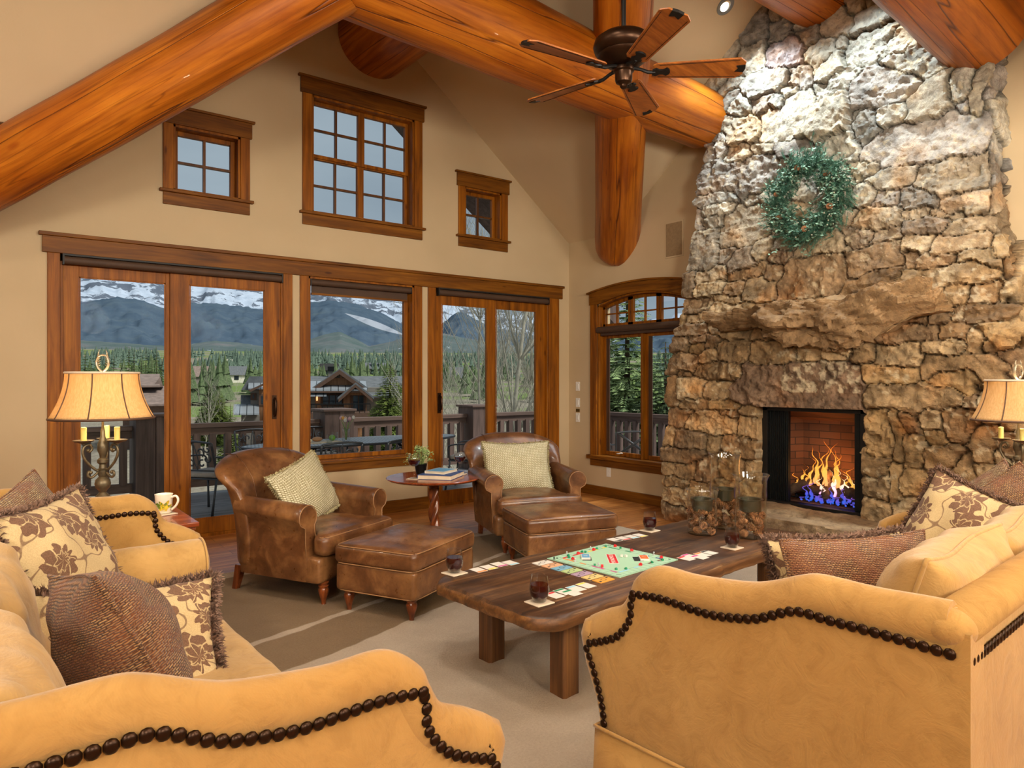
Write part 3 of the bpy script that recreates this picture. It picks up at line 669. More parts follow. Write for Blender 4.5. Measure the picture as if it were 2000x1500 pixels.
    c = c * (1 - .6 * spots[..., None]) + np.array([.52, .43, .28]) * .6 * spots[..., None]
    c = c * (0.30 + .70 * np.clip(gap / .016, 0, 1))[..., None]
    P2[..., 2] = np.minimum(P2[..., 2], np.minimum(ZC, ZC + PIT * 0 - PIT * np.abs(P2[..., 1] - YR)) + .03)
    me = bpy.data.meshes.new('stonework')
    idx = np.arange(nv * nu).reshape(nv, nu)
    q = np.stack([idx[:-1, :-1], idx[:-1, 1:], idx[1:, 1:], idx[1:, :-1]], -1).reshape(-1, 4)
    ins = (inside[:-1, :-1] & inside[:-1, 1:] & inside[1:, 1:] & inside[1:, :-1]).reshape(-1)
    q = q[~ins][:, ::-1]
    me.vertices.add(nv * nu); me.vertices.foreach_set('co', P2.reshape(-1))
    me.loops.add(len(q) * 4); me.loops.foreach_set('vertex_index', q.reshape(-1).astype(np.int32))
    me.polygons.add(len(q)); me.polygons.foreach_set('loop_start', np.arange(len(q), dtype=np.int32) * 4); me.polygons.foreach_set('loop_total', np.full(len(q), 4, dtype=np.int32))
    me.update(calc_edges=True)
    at = me.color_attributes.new('stone', 'FLOAT_COLOR', 'POINT')
    at.data.foreach_set('color', np.concatenate([np.clip(c, 0, 1), np.ones(c.shape[:2] + (1,))], -1).reshape(-1).astype(np.float32))
    me.polygons.foreach_set('use_smooth', [True] * len(q)); me.set_sharp_from_angle(angle=math.radians(38))
    return me
LINT = 165
t = NT('field_stone'); va = t.n('VertexColor'); va.layer_name = 'stone'
v = t.coord(); n = t.noise(v, 22, 6, 0.65); n2 = t.noise(v, 90, 4, 0.6)
col = t.mix(0.85, va.outputs[0], t.ramp(n, [(0.3, (0.5, 0.46, 0.42, 1)), (0.5, (1, 1, 1, 1)), (0.72, (1.35, 1.32, 1.22, 1))]), 'MULTIPLY')
M['stone'] = t.done(col, 0.72, t.bump(n2, 0.5, 0.008, t.bump(n, 0.8, 0.025)), spec=0.35)
fire = thing('stone_fireplace', 'tall fieldstone chimney and fireplace rising to the vaulted ceiling', 'fireplace', (0, 0, 0))
ob = bpy.data.objects.new('stonework', chimney()); COL.objects.link(ob); ob.parent = fire; ob.data.materials.append(M['stone'])
def rock(name, fn, parent, cols, nu=120, nv=60, seed=0, amp=.03, mat=None):
    """closed boulder: fn(direction arrays) -> xyz arrays"""
    a = np.linspace(0, 2 * PI, nu, endpoint=False); b = np.linspace(-PI / 2, PI / 2, nv)
    A, B = np.meshgrid(a, b)
    x, y, z = fn(np.cos(B) * np.cos(A), np.cos(B) * np.sin(A), np.sin(B))
    f = fbm(y * 4 + x * 3 + z * 1.5, z * 6 - x * 5 - y * 1.2, seed, 6, .6); f2 = np.abs(fbm(y * 2.6 + x + z * 2, z * 4 + x * 3 - y * 1.5, seed + 9, 5, .6)); g = amp * (.9 * f - 1.5 * f2)
    cx, cy, cz = x.mean(), y.mean(), z.mean(); d = np.stack([x - cx, (y - cy) * .25, z - cz], -1); d /= np.linalg.norm(d, axis=-1, keepdims=True) + 1e-9
    Pn = np.stack([x, y, z], -1) + d * g[..., None]
    me = bpy.data.meshes.new(name); idx = np.arange(nu * nv).reshape(nv, nu); r = np.roll(idx, -1, 1)
    q = np.stack([idx[:-1], r[:-1], r[1:], idx[1:]], -1).reshape(-1, 4)
    me.from_pydata(Pn.reshape(-1, 3).tolist(), [], q.tolist())
    at = me.color_attributes.new('stone', 'FLOAT_COLOR', 'POINT')
    c = np.array(cols[0]) + (np.array(cols[1]) - np.array(cols[0])) * np.clip(.5 + .9 * fbm(y * 3, z * 4 + x * 3, seed + 20, 3), 0, 1)[..., None]
    at.data.foreach_set('color', np.concatenate([c, np.ones(c.shape[:2] + (1,))], -1).reshape(-1).astype(np.float32))
    me.polygons.foreach_set('use_smooth', [True] * len(q)); me.set_sharp_from_angle(angle=math.radians(40))
    o = bpy.data.objects.new(name, me); COL.objects.link(o); o.parent = parent; me.materials.append(M['stone']); return o
def sq(v, p): return np.sign(v) * np.abs(v) ** p
def mantel_fn(dx, dy, dz):
    m = np.maximum(np.maximum(np.abs(dx), np.abs(dy)), np.abs(dz)); u = sq(dx / m, .75); s = sq(dy / m, 1.0); w = sq(dz / m, .75)
    y = 3.12 + 1.0 * s
    # underside dips in the middle and rises at both ends; top nearly level
    zt = 2.11 - .02 * s + .05 * np.clip((-s - .45) * 6, 0, 1); zb = 1.89 - .24 * np.clip(1 - (np.abs(s + .12) / .66) ** 1.5, 0, 1) + .05 * np.clip((-s - .6) / .4, 0, 1)
    zm = (zt + zb) / 2; zh = (zt - zb) / 2
    dep = (.25 + .03 * np.sin(s * 5)) * (1 - .15 * np.abs(s)) * (1 - .50 * np.clip(-w, 0, 1) ** 1.5)
    x = 5.62 - dep * (.5 - .5 * u) * 1.15 + .12 * (u > 0)
    return x, y, zm + zh * w
rock('mantel_stone', mantel_fn, fire, ((.20, .120, .055), (.34, .215, .105)), 260, 90, 3, .045)
def hearth_fn(dx, dy, dz):
    m = np.maximum(np.maximum(np.abs(dx), np.abs(dy)), np.abs(dz)); u = dx / m; s = dy / m; w = dz / m
    return 5.36 + .33 * u, 3.05 + .98 * s, .235 + .11 * w
hs = rock('hearth_slab', hearth_fn, fire, ((.17, .105, .055), (.33, .245, .15)), 220, 60, 8, .02)
def base_fn(dx, dy, dz):
    m = np.maximum(np.maximum(np.abs(dx), np.abs(dy)), np.abs(dz)); u = dx / m; s = dy / m; w = dz / m
    return 5.42 + .28 * u, 3.05 + .95 * s, .065 + .065 * w
rock('hearth_base', base_fn, fire, ((.12, .075, .045), (.24, .15, .08)), 160, 40, 12, .02)
# firebox
t = NT('firebox_brick'); v = t.coord(rot=(0, 0, 0)); br = t.n('TexBrick'); br.inputs['Scale'].default_value = 1.0
sx = t.sep(v); cmb = t.n('CombineXYZ'); t.l(t.math('ADD', sx[1], sx[0]), cmb.inputs[0]); t.l(sx[2], cmb.inputs[1]); t.l(cmb.outputs[0], br.inputs['Vector'])
br.inputs['Brick Width'].default_value = .2; br.inputs['Row Height'].default_value = .065; br.inputs['Mortar Size'].default_value = .004
br.inputs['Color1'].default_value = lin((96, 54, 32)); br.inputs['Color2'].default_value = lin((132, 78, 48)); br.inputs['Mortar'].default_value = lin((70, 46, 32))
M['brick'] = t.done(br.outputs['Color'], .8)
mb = MB()
y0, y1, z0, z1 = 2.80, 3.655, .36, 1.17
mb.add([(5.78, y0, z0), (5.78, y1, z0), (6.12, y1 - .12, z0), (6.12, y0 + .12, z0), (5.78, y0, z1), (5.78, y1, z1), (6.12, y1 - .12, z1 - .1), (6.12, y0 + .12, z1 - .1)],
       [(0, 1, 2, 3), (4, 7, 6, 5), (2, 1, 5, 6), (0, 3, 7, 4), (3, 2, 6, 7)])
mb.build('brick_liner', M['brick'], fire, fix=False)
M['soot'] = plain('soot_black_steel', (16, 14, 13), .5, .3)
mb = MB()
mb.box(5.70, 5.80, 3.64, 3.70, .30, 1.20); mb.box(5.70, 5.80, 2.745, 2.80, .30, 1.20); mb.box(5.70, 5.80, 2.745, 3.70, 1.165, 1.22); mb.box(5.69, 5.80, 2.745, 3.70, .285, .36)
mb.box(5.74, 5.78, 3.46, 3.64, .36, 1.17)
for k in range(9): mb.box(5.73, 5.745, 3.47 + k * .02, 3.478 + k * .02, .36, 1.17)
mb.box(5.735, 5.745, 2.8, 2.865, .36, 1.17)
fr = mb.build('firebox_frame', M['soot'], fire, bevel=.002)
MB().box(5.715, 5.72, 2.80, 3.64, .36, 1.165).build('fire_glass', M['pane'], fr)
# burning logs: each one a thing in the firebox
M['char'] = plain('charred_bark', (70, 46, 30), .9, var=.5, scale=14, bump=.6)
fl = light('fire_glow', 'POINT', (5.93, 3.18, .62), 5, (1.0, .42, .12), .08)
def fire_log(p0, p1, r, label, seed):
    p0, p1 = Vector(p0), Vector(p1); t = thing('fire_log', label, 'firewood', p0, group='burning logs in the firebox'); L = (p1 - p0).length
    t.rotation_euler = (p1 - p0).to_track_quat('X', 'Z').to_euler(); rr = random.Random(seed)
    mb = MB(); n = 14; pts = [(L * k / n, rr.uniform(-.006, .006), rr.uniform(-.006, .006)) for k in range(n + 1)]
    mb.tube(pts, [r * rr.uniform(.88, 1.1) for _ in pts], 12); mb.build('bark', M['char'], t, smooth=True, angle=55)
    return t
fire_log((5.98, 3.50, .47), (5.90, 2.90, .44), .05, 'charred log lying across the front of the fire grate', 1)
fire_log((6.04, 3.40, .50), (6.02, 2.86, .53), .055, 'charred log lying at the back of the fire grate', 2)
fire_log((5.85, 3.56, .42), (6.02, 3.20, .62), .042, 'charred log leaning up from the left side of the fire', 3)
fire_log((5.84, 3.17, .40), (6.00, 3.24, .60), .036, 'short charred log standing up in the middle of the fire', 4)
fire_log((5.87, 3.02, .49), (5.93, 2.84, .47), .045, 'stubby glowing log in the right half of the fire', 5)
g = thing('fire_grate', 'low black iron grate holding the burning logs', 'grate', (5.92, 3.2, .36))
mb = MB()
for k in range(7): y = -.36 + .12 * k; mb.tube([(-.08, y, 0.06), (-.1, y, .035), (.12, y, .035), (.13, y, .07)], .006, 6)
mb.tube([(-.06, -.38, .03), (-.06, .38, .03)], .007, 6); mb.tube([(.1, -.38, .03), (.1, .38, .03)], .007, 6)
for s in (-.34, .34): mb.tube([(-.06, s, 0), (-.06, s, .03)], .007, 6); mb.tube([(.1, s, 0), (.1, s, .03)], .007, 6)
mb.build('grate_bars', M['soot'], g, smooth=True, angle=50)
def flame_mat(name, stops, s):
    t = NT(name); sp = t.sep(t.coord(kind='Generated')); col = t.ramp(sp[2], stops)
    em = t.n('Emission'); t.l(col, em.inputs[0]); em.inputs[1].default_value = s
    tr = t.n('BsdfTransparent'); mx = t.n('MixShader'); lw = t.n('LayerWeight'); lw.inputs[0].default_value = .45
    nz_ = t.noise(t.coord((22, 22, 9)), 1.5, 4, .6, 1.2); f = t.math('MULTIPLY', lw.outputs['Facing'], .55); f = t.math('ADD', f, t.math('MULTIPLY', nz_, .95))
    f = t.math('ADD', f, t.math('MULTIPLY', sp[2], .12))
    t.l(t.ramp(f, [(.52, 0.0), (.80, 1.0)]), mx.inputs[0]); t.l(em.outputs[0], mx.inputs[1]); t.l(tr.outputs[0], mx.inputs[2]); t.l(mx.outputs[0], t.t.nodes['Material Output'].inputs[0]); return t.m
MFo = flame_mat('flame_orange', [(0.0, (1.0, .35, .12, 1)), (.3, (1.0, .42, .07, 1)), (.75, (1.0, .30, .03, 1)), (1.0, (.9, .16, .01, 1))], 1.7)
MFb = flame_mat('flame_blue', [(0.0, (.02, .16, .95, 1)), (.5, (.14, .12, .8, 1)), (1.0, (.30, .10, .45, 1))], 1.0)
MFp = flame_mat('flame_pale', [(0.0, (.85, .35, .75, 1)), (.4, (1.0, .62, .45, 1)), (1.0, (1.0, .50, .14, 1))], 2.0)
flame_thing = thing('fire_flames', 'orange and blue flames rising from the logs in the fireplace', 'fire', (5.9, 3.18, .42))
rf = random.Random(4)
def flame(y, x, h, w, mat, z=0.0):
    n = 26; ph = rf.uniform(0, 6); ph2 = rf.uniform(0, 6); pts = []; rad = []
    for k in range(n):
        u = k / (n - 1); pts.append((x + .02 * math.sin(u * 5 + ph), y + (.022 * math.sin(u * 8 + ph) + .012 * math.sin(u * 19 + ph2)) * (.3 + u), z + h * u)); rad.append(max(.0006, w * (.55 + .45 * math.sin(PI * min(1, u * 1.5 + .1))) * (1 - u) ** .9 * (1 + .25 * math.sin(u * 17 + ph2))))
    MB().tube(pts, rad, 12, flat=.6).build('flame', mat, flame_thing, smooth=True)
for k in range(13):
    y = lerp(.30, -.28, k / 12) + rf.uniform(-.02, .02); c = 1 - abs(y - .0) / .36
    flame(y, rf.uniform(-.02, .05), (.10 + .26 * c) * rf.uniform(.7, 1.2), .022 + .014 * c, MFo, .05 + .05 * c)
flame(.115, .0, .35, .030, MFo, .10); flame(-.075, .0, .38, .028, MFo, .10)
for k in range(7): y = lerp(.06, -.22, k / 6); flame(y, rf.uniform(-.04, .02), rf.uniform(.12, .26), .030, MFp, .02)
for k in range(11): y = lerp(.16, -.30, k / 10); flame(y, rf.uniform(-.07, -.03), rf.uniform(.05, .17), .034, MFb, -.03)
for k in range(9): y = lerp(.2, -.33, k / 8); flame(y, -.07, .03, .012, MFb, -.04)
# ================================================================= soft furniture
def rbox(sx, sy, sz, r, n=14, fn=None):
    """rounded box (half sizes) as dense grid; fn deforms each point"""
    mb = MB(); g = [math.sin(lerp(-1, 1, i / n) * PI / 2) for i in range(n + 1)]
    def pt(p):
        q = [p[0] * sx, p[1] * sy, p[2] * sz]; h = (sx, sy, sz)
        inn = [max(-(h[k] - r), min(h[k] - r, q[k])) for k in range(3)]
        d = Vector([q[k] - inn[k] for k in range(3)])
        if d.length > 1e-9: d.normalize()
        o = [inn[k] + r * d[k] for k in range(3)]
        return fn(*o) if fn else tuple(o)
    for ax in range(3):
        for sg in (-1, 1):
            a, b = (ax + 1) % 3, (ax + 2) % 3; vs = []
            for j in range(n + 1):
                for i in range(n + 1):
                    p = [0, 0, 0]; p[ax] = sg; p[a] = g[i]; p[b] = g[j]; vs.append(pt(p))
            fs = []
            for j in range(n):
                for i in range(n):
                    f = (j * (n + 1) + i, j * (n + 1) + i + 1, (j + 1) * (n + 1) + i + 1, (j + 1) * (n + 1) + i)
                    fs.append(f if sg > 0 else f[::-1])
            mb.add(vs, fs)
    return mb
def weld(o, d=0.0004):
    bm = bmesh.new(); bm.from_mesh(o.data); bmesh.ops.remove_doubles(bm, verts=bm.verts, dist=d); bmesh.ops.recalc_face_normals(bm, faces=bm.faces); bm.to_mesh(o.data); bm.free()
    o.data.polygons.foreach_set('use_smooth', [True] * len(o.data.polygons)); return o
def suede(name, a, b):
    t = NT(name); v = t.coord(); n = t.noise(v, 3.2, 5, 0.6, 0.6); n2 = t.noise(v, 140, 3)
    col = t.ramp(n, [(0.3, lin(a)), (0.7, lin(b))])
    tw = t.n('TexWave'); tw.inputs['Scale'].default_value = 150; tw.inputs['Distortion'].default_value = 1.5; t.l(t.coord((1, 1, 1)), tw.inputs['Vector']); tw.bands_direction = 'DIAGONAL'
    n4 = t.noise(t.coord((1, 1, 1), loc=(3, 1, 2)), 11, 4, .7, 1.5)
    col = t.mix(.35, col, t.ramp(n4, [(.36, (.70, .65, .58, 1)), (.5, (1, 1, 1, 1)), (.66, (1.09, 1.09, 1.09, 1))]), 'MULTIPLY')
    col = t.mix(.05, col, t.ramp(tw.outputs['Fac'], [(.2, (.8, .78, .74, 1)), (.8, (1.08, 1.08, 1.08, 1))]), 'MULTIPLY')
    return t.done(col, 0.88, t.bump(n2, 0.3, 0.002, t.bump(n4, 0.35, 0.010)), sheen=0.25, spec=0.15)
M['suede'] = suede('gold_suede', (162, 121, 64), (180, 140, 80))
M['suede_c'] = suede('gold_suede_cushion', (168, 130, 74), (188, 150, 92))
M['nail'] = plain('bronze_nailhead', (50, 32, 20), 0.32, 0.8)
def leather(name, d, m, l_):
    t = NT(name); v = t.coord(); n = t.noise(v, 4.5, 7, 0.65, 0.5); n2 = t.noise(v, 26, 5, 0.6); vo = t.vor(v, 160)
    col = t.ramp(n, [(0.28, lin(d)), (0.5, lin(m)), (0.72, lin(l_))])
    col = t.mix(0.4, col, t.ramp(n2, [(0.35, (0.7, 0.66, 0.62, 1)), (0.65, (1.1, 1.08, 1.05, 1))]), 'MULTIPLY')
    return t.done(col, t.ramp(n2, [(0.3, 0.26), (0.7, 0.42)]), t.bump(vo, 0.12, 0.001, t.bump(n2, 0.25, 0.004)), coat=0.12)
M['leather'] = leather('distressed_brown_leather', (62, 37, 20), (102, 64, 36), (148, 104, 62))
M['piping'] = plain('pale_leather_piping', (146, 106, 68), 0.5)
M['leg'] = wood('turned_leg_wood', (70, 30, 12), (120, 58, 24), (160, 86, 40), 'z', 3, 0.3, knots=False, coat=.3)

TOP = [(0.0, .690), (-.03, .72), (-.09, .754), (-.157, .786), (-.189, .837), (-.204, .87), (-.244, .904), (-.292, .92), (-.391, .917), (-.54, .931), (-.607, .948), (-.683, .978), (-.731, .988), (-.843, .985), (-.94, .989), (-.99, .990)]
NAIL_A = [(-.21, .846), (-.303, .855), (-.444, .85), (-.533, .861), (-.593, .876), (-.678, .914), (-.762, .914), (-.88, .913), (-1.0, .909)]
NAIL_B = [(-.207, .835), (-.202, .809), (-.198, .77), (-.153, .712), (-.084, .677), (-.030, .657)]
NAIL_C = [(-.034, .642), (-.060, .592), (-.093, .503), (-.103, .44)]
def sofa(loc, rz, L, label):
    """x: 0..L along the length, y: 0 at the front tips of the arms .. -1.03 at the back"""
    t = thing('sofa', label, 'sofa', loc, rz, 'pair of gold suede sofas with nailhead trim')
    r = .040
    top = spline(TOP, 60)
    cen = []
    for i, p in enumerate(top):
        a = top[max(i - 1, 0)]; b = top[min(i + 1, 59)]; d = (b - a).normalized(); nn = Vector((-d.y, d.x))
        if nn.y > 0: nn = -nn
        if i < 3: nn = Vector((-.9, -.3)).normalized()
        cen.append(p + nn * (r * .95))
    TH = .085
    for x0, sg in ((TH / 2 + .025, -1), (L - TH / 2 - .025, 1)):
        # arm panel, grown downward from the roll
        mb = MB(); low = []
        front = [(-.018, .655), (-.04, .60), (-.072, .50), (-.085, .42)]
        body = [(p.x, p.y) for p in cen] + [(-1.03, .42)] + [(f[0], f[1]) for f in reversed(front)]
        n = len(body)
        # triangulated fan as columns keeps the outline concave-safe
        ys = [p.x for p in cen]
        def zt(y):
            for a, b in zip(cen[:-1], cen[1:]):
                if b.x <= y <= a.x: return lerp(a.y, b.y, (y - a.x) / ((b.x - a.x) or 1e-6))
            return cen[0].y if y > cen[0].x else cen[-1].y
        def yf(z): return float(np.interp(z, [.42, .50, .60, .66], [-.085, -.072, -.04, -.026]))
        NZ = 14; NY = 46; vs = []; fs = []
        for k in range(NY + 1):
            u = (k / NY)
            for j in range(NZ + 1):
                w = j / NZ
                # bottom line z=.42, top line follows the roll; the front edge leans
                y_top = lerp(cen[0].x, -1.03, u); ztop = max(zt(y_top), .5)
                z = lerp(.42, ztop, w); yb = lerp(-.085, -1.03, u); y = lerp(yb, y_top, w)
                if u == 0: y = min(yf(z), y + .0)
                bulge = .012 * math.sin(PI * w) * math.sin(PI * min(1, u * 1.05))
                vs.append((x0 + sg * (TH / 2 + bulge), y, z))
        for k in range(NY + 1):
            for j in range(NZ + 1):
                p = vs[k * (NZ + 1) + j]; vs.append((2 * x0 - p[0], p[1], p[2]))
        m_ = (NY + 1) * (NZ + 1)
        for k in range(NY):
            for j in range(NZ):
                a = k * (NZ + 1) + j; b = a + NZ + 1
                fs.append((a, b, b + 1, a + 1)); fs.append((m_ + a, m_ + a + 1, m_ + b + 1, m_ + b))
        for j in range(NZ):
            fs.append((j, j + 1, m_ + j + 1, m_ + j)); e = NY * (NZ + 1); fs.append((e + j, m_ + e + j, m_ + e + j + 1, e + j + 1))
        mb.add(vs, fs)
        # roll along the top and down the front
        pts = [(x0 + sg * .012, p.x, p.y) for p in cen]
        n0 = [(x0 + sg * .006, -.086 + .0, .425), (x0 + sg * .008, -.074, .50), (x0 + sg * .01, -.044, .60)]
        rad = [r * .55, r * .62, r * .8] + [r * 1.0] * len(pts); rad[3] = r * .95
        mb.tube(n0 + pts, rad, 14, flat=1.32)
        arm = mb.build('arm', M['suede'], t, smooth=True, angle=50)
        for s2 in (-1, 1):
            mb = MB()
            for path in (NAIL_A, NAIL_B, NAIL_C):
                for q in resample(spline(path, 60), .0235):
                    mb.sphere((x0 + s2 * (TH / 2 + (.010 if s2 == sg else .004)), q.x, q.y), (.006, .0122, .0122), 10)
            mb.build('nailhead_trim', M['nail'], arm, smooth=True)
    # back
    mb = rbox(L / 2 - .06, .06, .27, .03, 14)
    mb.v = [(p[0] + L / 2, p[1] - .96, p[2] + .68) for p in mb.v]
    mb.tube([(.055, -.985, .951), (L - .055, -.985, .951)], .041, 16, flat=1.28)
    for q in (.055, L - .055): mb.sphere((q + (.006 if q < 1 else -.006), -.985, .951), (.050, .051, .0405), 32)
    weld(mb.build('back_frame', M['suede'], t, smooth=True))
    mb = MB()
    k = .05
    while k < L - .04: mb.sphere((k, -1.026, .895), (.0122, .006, .0122), 10); k += .0235
    mb.build('nailhead_trim', M['nail'], t, smooth=True)
    # base and gathered skirt
    mb = MB(); mb.box(.04, L - .04, -1.0, -.11, .25, .42); mb.build('base', M['suede'], t)
    mb = MB(); N = 160; path = []
    def seg(a, b, k): return [(lerp(a[0], b[0], i / k), lerp(a[1], b[1], i / k)) for i in range(k)]
    o_ = .012
    corners = [(-o_ + .02, -.075), (L + o_ - .02, -.075), (L + o_ - .02, -1.04), (-o_ + .02, -1.04)]
    for a, b, kk in zip(corners, corners[1:] + corners[:1], (60, 30, 60, 30)): path += seg(a, b, kk)
    n = len(path); vs = []; fs = []
    cx, cy = L / 2, -.55
    for j, z in enumerate((.43, .30, .16, .015)):
        for i, (x, y) in enumerate(path):
            f = 1 + .012 * j + (.006 * math.sin(i * 1.1) * j / 3); near = min(math.hypot(x - c[0], y - c[1]) for c in corners)
            f -= .02 * j / 3 * math.exp(-(near / .03) ** 2)
            vs.append((cx + (x - cx) * (1 + (f - 1) * .8), cy + (y - cy) * f, z))
    for j in range(3):
        for i in range(n): fs.append((j * n + i, j * n + (i + 1) % n, (j + 1) * n + (i + 1) % n, (j + 1) * n + i))
    mb.add(vs, fs); o = mb.build('skirt', M['suede'], t, smooth=True, angle=40); md = o.modifiers.new('t', 'SOLIDIFY'); md.thickness = .006
    mb = MB(); mb.tube([(x, y, .43) for x, y in path], .006, 6, closed=True); mb.build('skirt_piping', M['suede'], t, smooth=True)
    # bench cushion with soft wrinkles
    def fn(x, y, z):
        c = (1 - (x / (L / 2 - .1)) ** 2) * (1 - (y / .42) ** 2)
        zz = z + (.022 * max(0, c) if z > 0 else 0)
        if z > 0: zz += .004 * math.sin(x * 46 + 2 * math.sin(y * 7)) * max(0, 1 - abs(y) / .45) + .003 * math.sin(x * 23 + 1)
        return (x + L / 2, y - .46, zz + .445)
    o = weld(rbox(L / 2 - .125, .40, .055, .05, 44, fn).build('seat_cushion', M['suede_c'], t, smooth=True))
    return t
sofa((1.435, 1.565, 0), math.radians(4), 2.34, 'gold suede sofa on the right, its outer arm and skirt facing the viewer')
sofa((.845, 3.60, 0), math.radians(-90 + 1.2), 2.435, 'gold suede sofa on the left, seat turned toward the fireplace')

# ---- pillows
def tweed(name, cols, s=0.85):
    t = NT(name); S = None; v = t.coord(); br = t.n('TexBrick'); br.offset = .5; br.inputs['Scale'].default_value = 1
    br.inputs['Brick Width'].default_value = .013 * s; br.inputs['Row Height'].default_value = .0065 * s; br.inputs['Mortar Size'].default_value = .0013 * s
    br.inputs['Color1'].default_value = lin(cols[0]); br.inputs['Color2'].default_value = lin(cols[1]); br.inputs['Mortar'].default_value = lin(cols[2])
    br.inputs['Mortar Smooth'].default_value = 1.0; br.inputs['Mortar Size'].default_value = .0030 * s
    vd = t.n('VectorMath'); vd.operation = 'MULTIPLY_ADD'; nn = t.n('TexNoise'); nn.inputs['Scale'].default_value = 70; t.l(v, nn.inputs['Vector']); t.l(nn.outputs['Color'], vd.inputs[0]); vd.inputs[1].default_value = (.006, .005, 0); t.l(v, vd.inputs[2])
    t.l(vd.outputs[0], br.inputs['Vector']); n = t.noise(v, 16, 3); col = t.mix(t.ramp(n, [(.4, 0.0), (.6, .55)]), br.outputs['Color'], lin(cols[3]))
    inv = t.math('SUBTRACT', 1.0, br.outputs['Fac'])
    return t.done(col, .9, t.bump(inv, .9, .004), sheen=.2, spec=.15)
M['tweed'] = tweed('brown_tweed', ((190, 146, 94), (138, 92, 56), (62, 38, 24), (124, 70, 42)))
M['tweed_lt'] = tweed('beige_tweed', ((196, 170, 124), (150, 118, 80), (90, 64, 44), (120, 64, 44)))
t = NT('damask'); v = t.coord()
sp0 = t.sep(v); cmb = t.n('CombineXYZ'); t.l(sp0[0], cmb.inputs[0]); t.l(sp0[1], cmb.inputs[1]); v2 = cmb.outputs[0]
nn = t.n('TexNoise'); nn.inputs['Scale'].default_value = 16; nn.inputs['Detail'].default_value = 3; t.l(v2, nn.inputs['Vector'])
vd = t.n('VectorMath'); vd.operation = 'MULTIPLY_ADD'; t.l(nn.outputs['Color'], vd.inputs[0]); vd.inputs[1].default_value = (.028, .028, 0); t.l(v2, vd.inputs[2])
vo = t.n('TexVoronoi'); vo.voronoi_dimensions = '2D'; vo.inputs['Scale'].default_value = 6.2; vo.inputs['Randomness'].default_value = .55; t.l(vd.outputs[0], vo.inputs['Vector'])
sb = t.n('VectorMath'); sb.operation = 'SUBTRACT'; t.l(vd.outputs[0], sb.inputs[0]); t.l(vo.outputs['Position'], sb.inputs[1]); lc = t.sep(sb.outputs[0])
sc = t.sep(vo.outputs['Color']); th_ = t.math('ADD', t.math('ARCTAN2', lc[1], lc[0]), t.math('MULTIPLY', sc[0], 6.28)); r_ = t.math('SQRT', t.math('ADD', t.math('MULTIPLY', lc[0], lc[0]), t.math('MULTIPLY', lc[1], lc[1])))
Rr_ = t.math('ADD', t.math('MULTIPLY_ADD', t.math('COSINE', th_), .026, .062), t.math('MULTIPLY', t.math('SINE', t.math('MULTIPLY', th_, 9.0)), .010))
leaf = t.math('LESS_THAN', r_, Rr_)
ve = t.math('ABSOLUTE', t.math('SINE', t.math('ADD', t.math('MULTIPLY', th_, 3.5), t.math('MULTIPLY', r_, 38.0)))); vm = t.ramp(ve, [(.10, 0.0), (.22, 1.0)])
ring_ = t.ramp(t.math('ABSOLUTE', t.math('SUBTRACT', r_, t.math('MULTIPLY', Rr_, .45))), [(.002, 0.0), (.004, 1.0)])
stem = t.math('ABSOLUTE', t.math('SUBTRACT', t.noise(v2, 7.5, 1), .5)); sm = t.ramp(stem, [(.008, 1.0), (.014, 0.0)])
mask = t.math('MAXIMUM', t.math('MULTIPLY', leaf, t.math('MULTIPLY', vm, ring_)), t.math('MULTIPLY', sm, .8))
wv = t.noise(t.coord((260, 260, 260)), 1, 2)
cream = t.mix(.35, lin((196, 170, 124)), t.ramp(wv, [(.3, lin((164, 138, 96))), (.7, lin((216, 196, 152)))])); brown = t.mix(.4, lin((112, 82, 62)), t.ramp(wv, [(.3, lin((80, 54, 40))), (.7, lin((146, 112, 88)))]))
M['damask'] = t.done(t.mix(mask, cream, brown), .8, t.bump(mask, .25, .002, t.bump(wv, .2, .001)), sheen=.1, spec=.2)
M['fringe'] = plain('brown_fringe', (122, 94, 78), .8, var=.55, scale=90)
M['fringe2'] = plain('sage_fringe', (164, 152, 112), .8, var=.35, scale=90)
t = NT('sage_lattice'); v = t.coord((1, 1, 1), (0, 0, math.radians(45))); br = t.n('TexBrick'); br.offset = .5; br.inputs['Scale'].default_value = 1; br.inputs['Brick Width'].default_value = .020; br.inputs['Row Height'].default_value = .012; br.inputs['Mortar Size'].default_value = .0022
br.inputs['Color1'].default_value = lin((202, 196, 164)); br.inputs['Color2'].default_value = lin((218, 212, 184)); br.inputs['Mortar'].default_value = lin((136, 124, 88)); t.l(v, br.inputs['Vector'])
M['lattice'] = t.done(br.outputs['Color'], .85, t.bump(t.math('SUBTRACT', 1.0, br.outputs['Fac']), .8, .004), spec=.15)
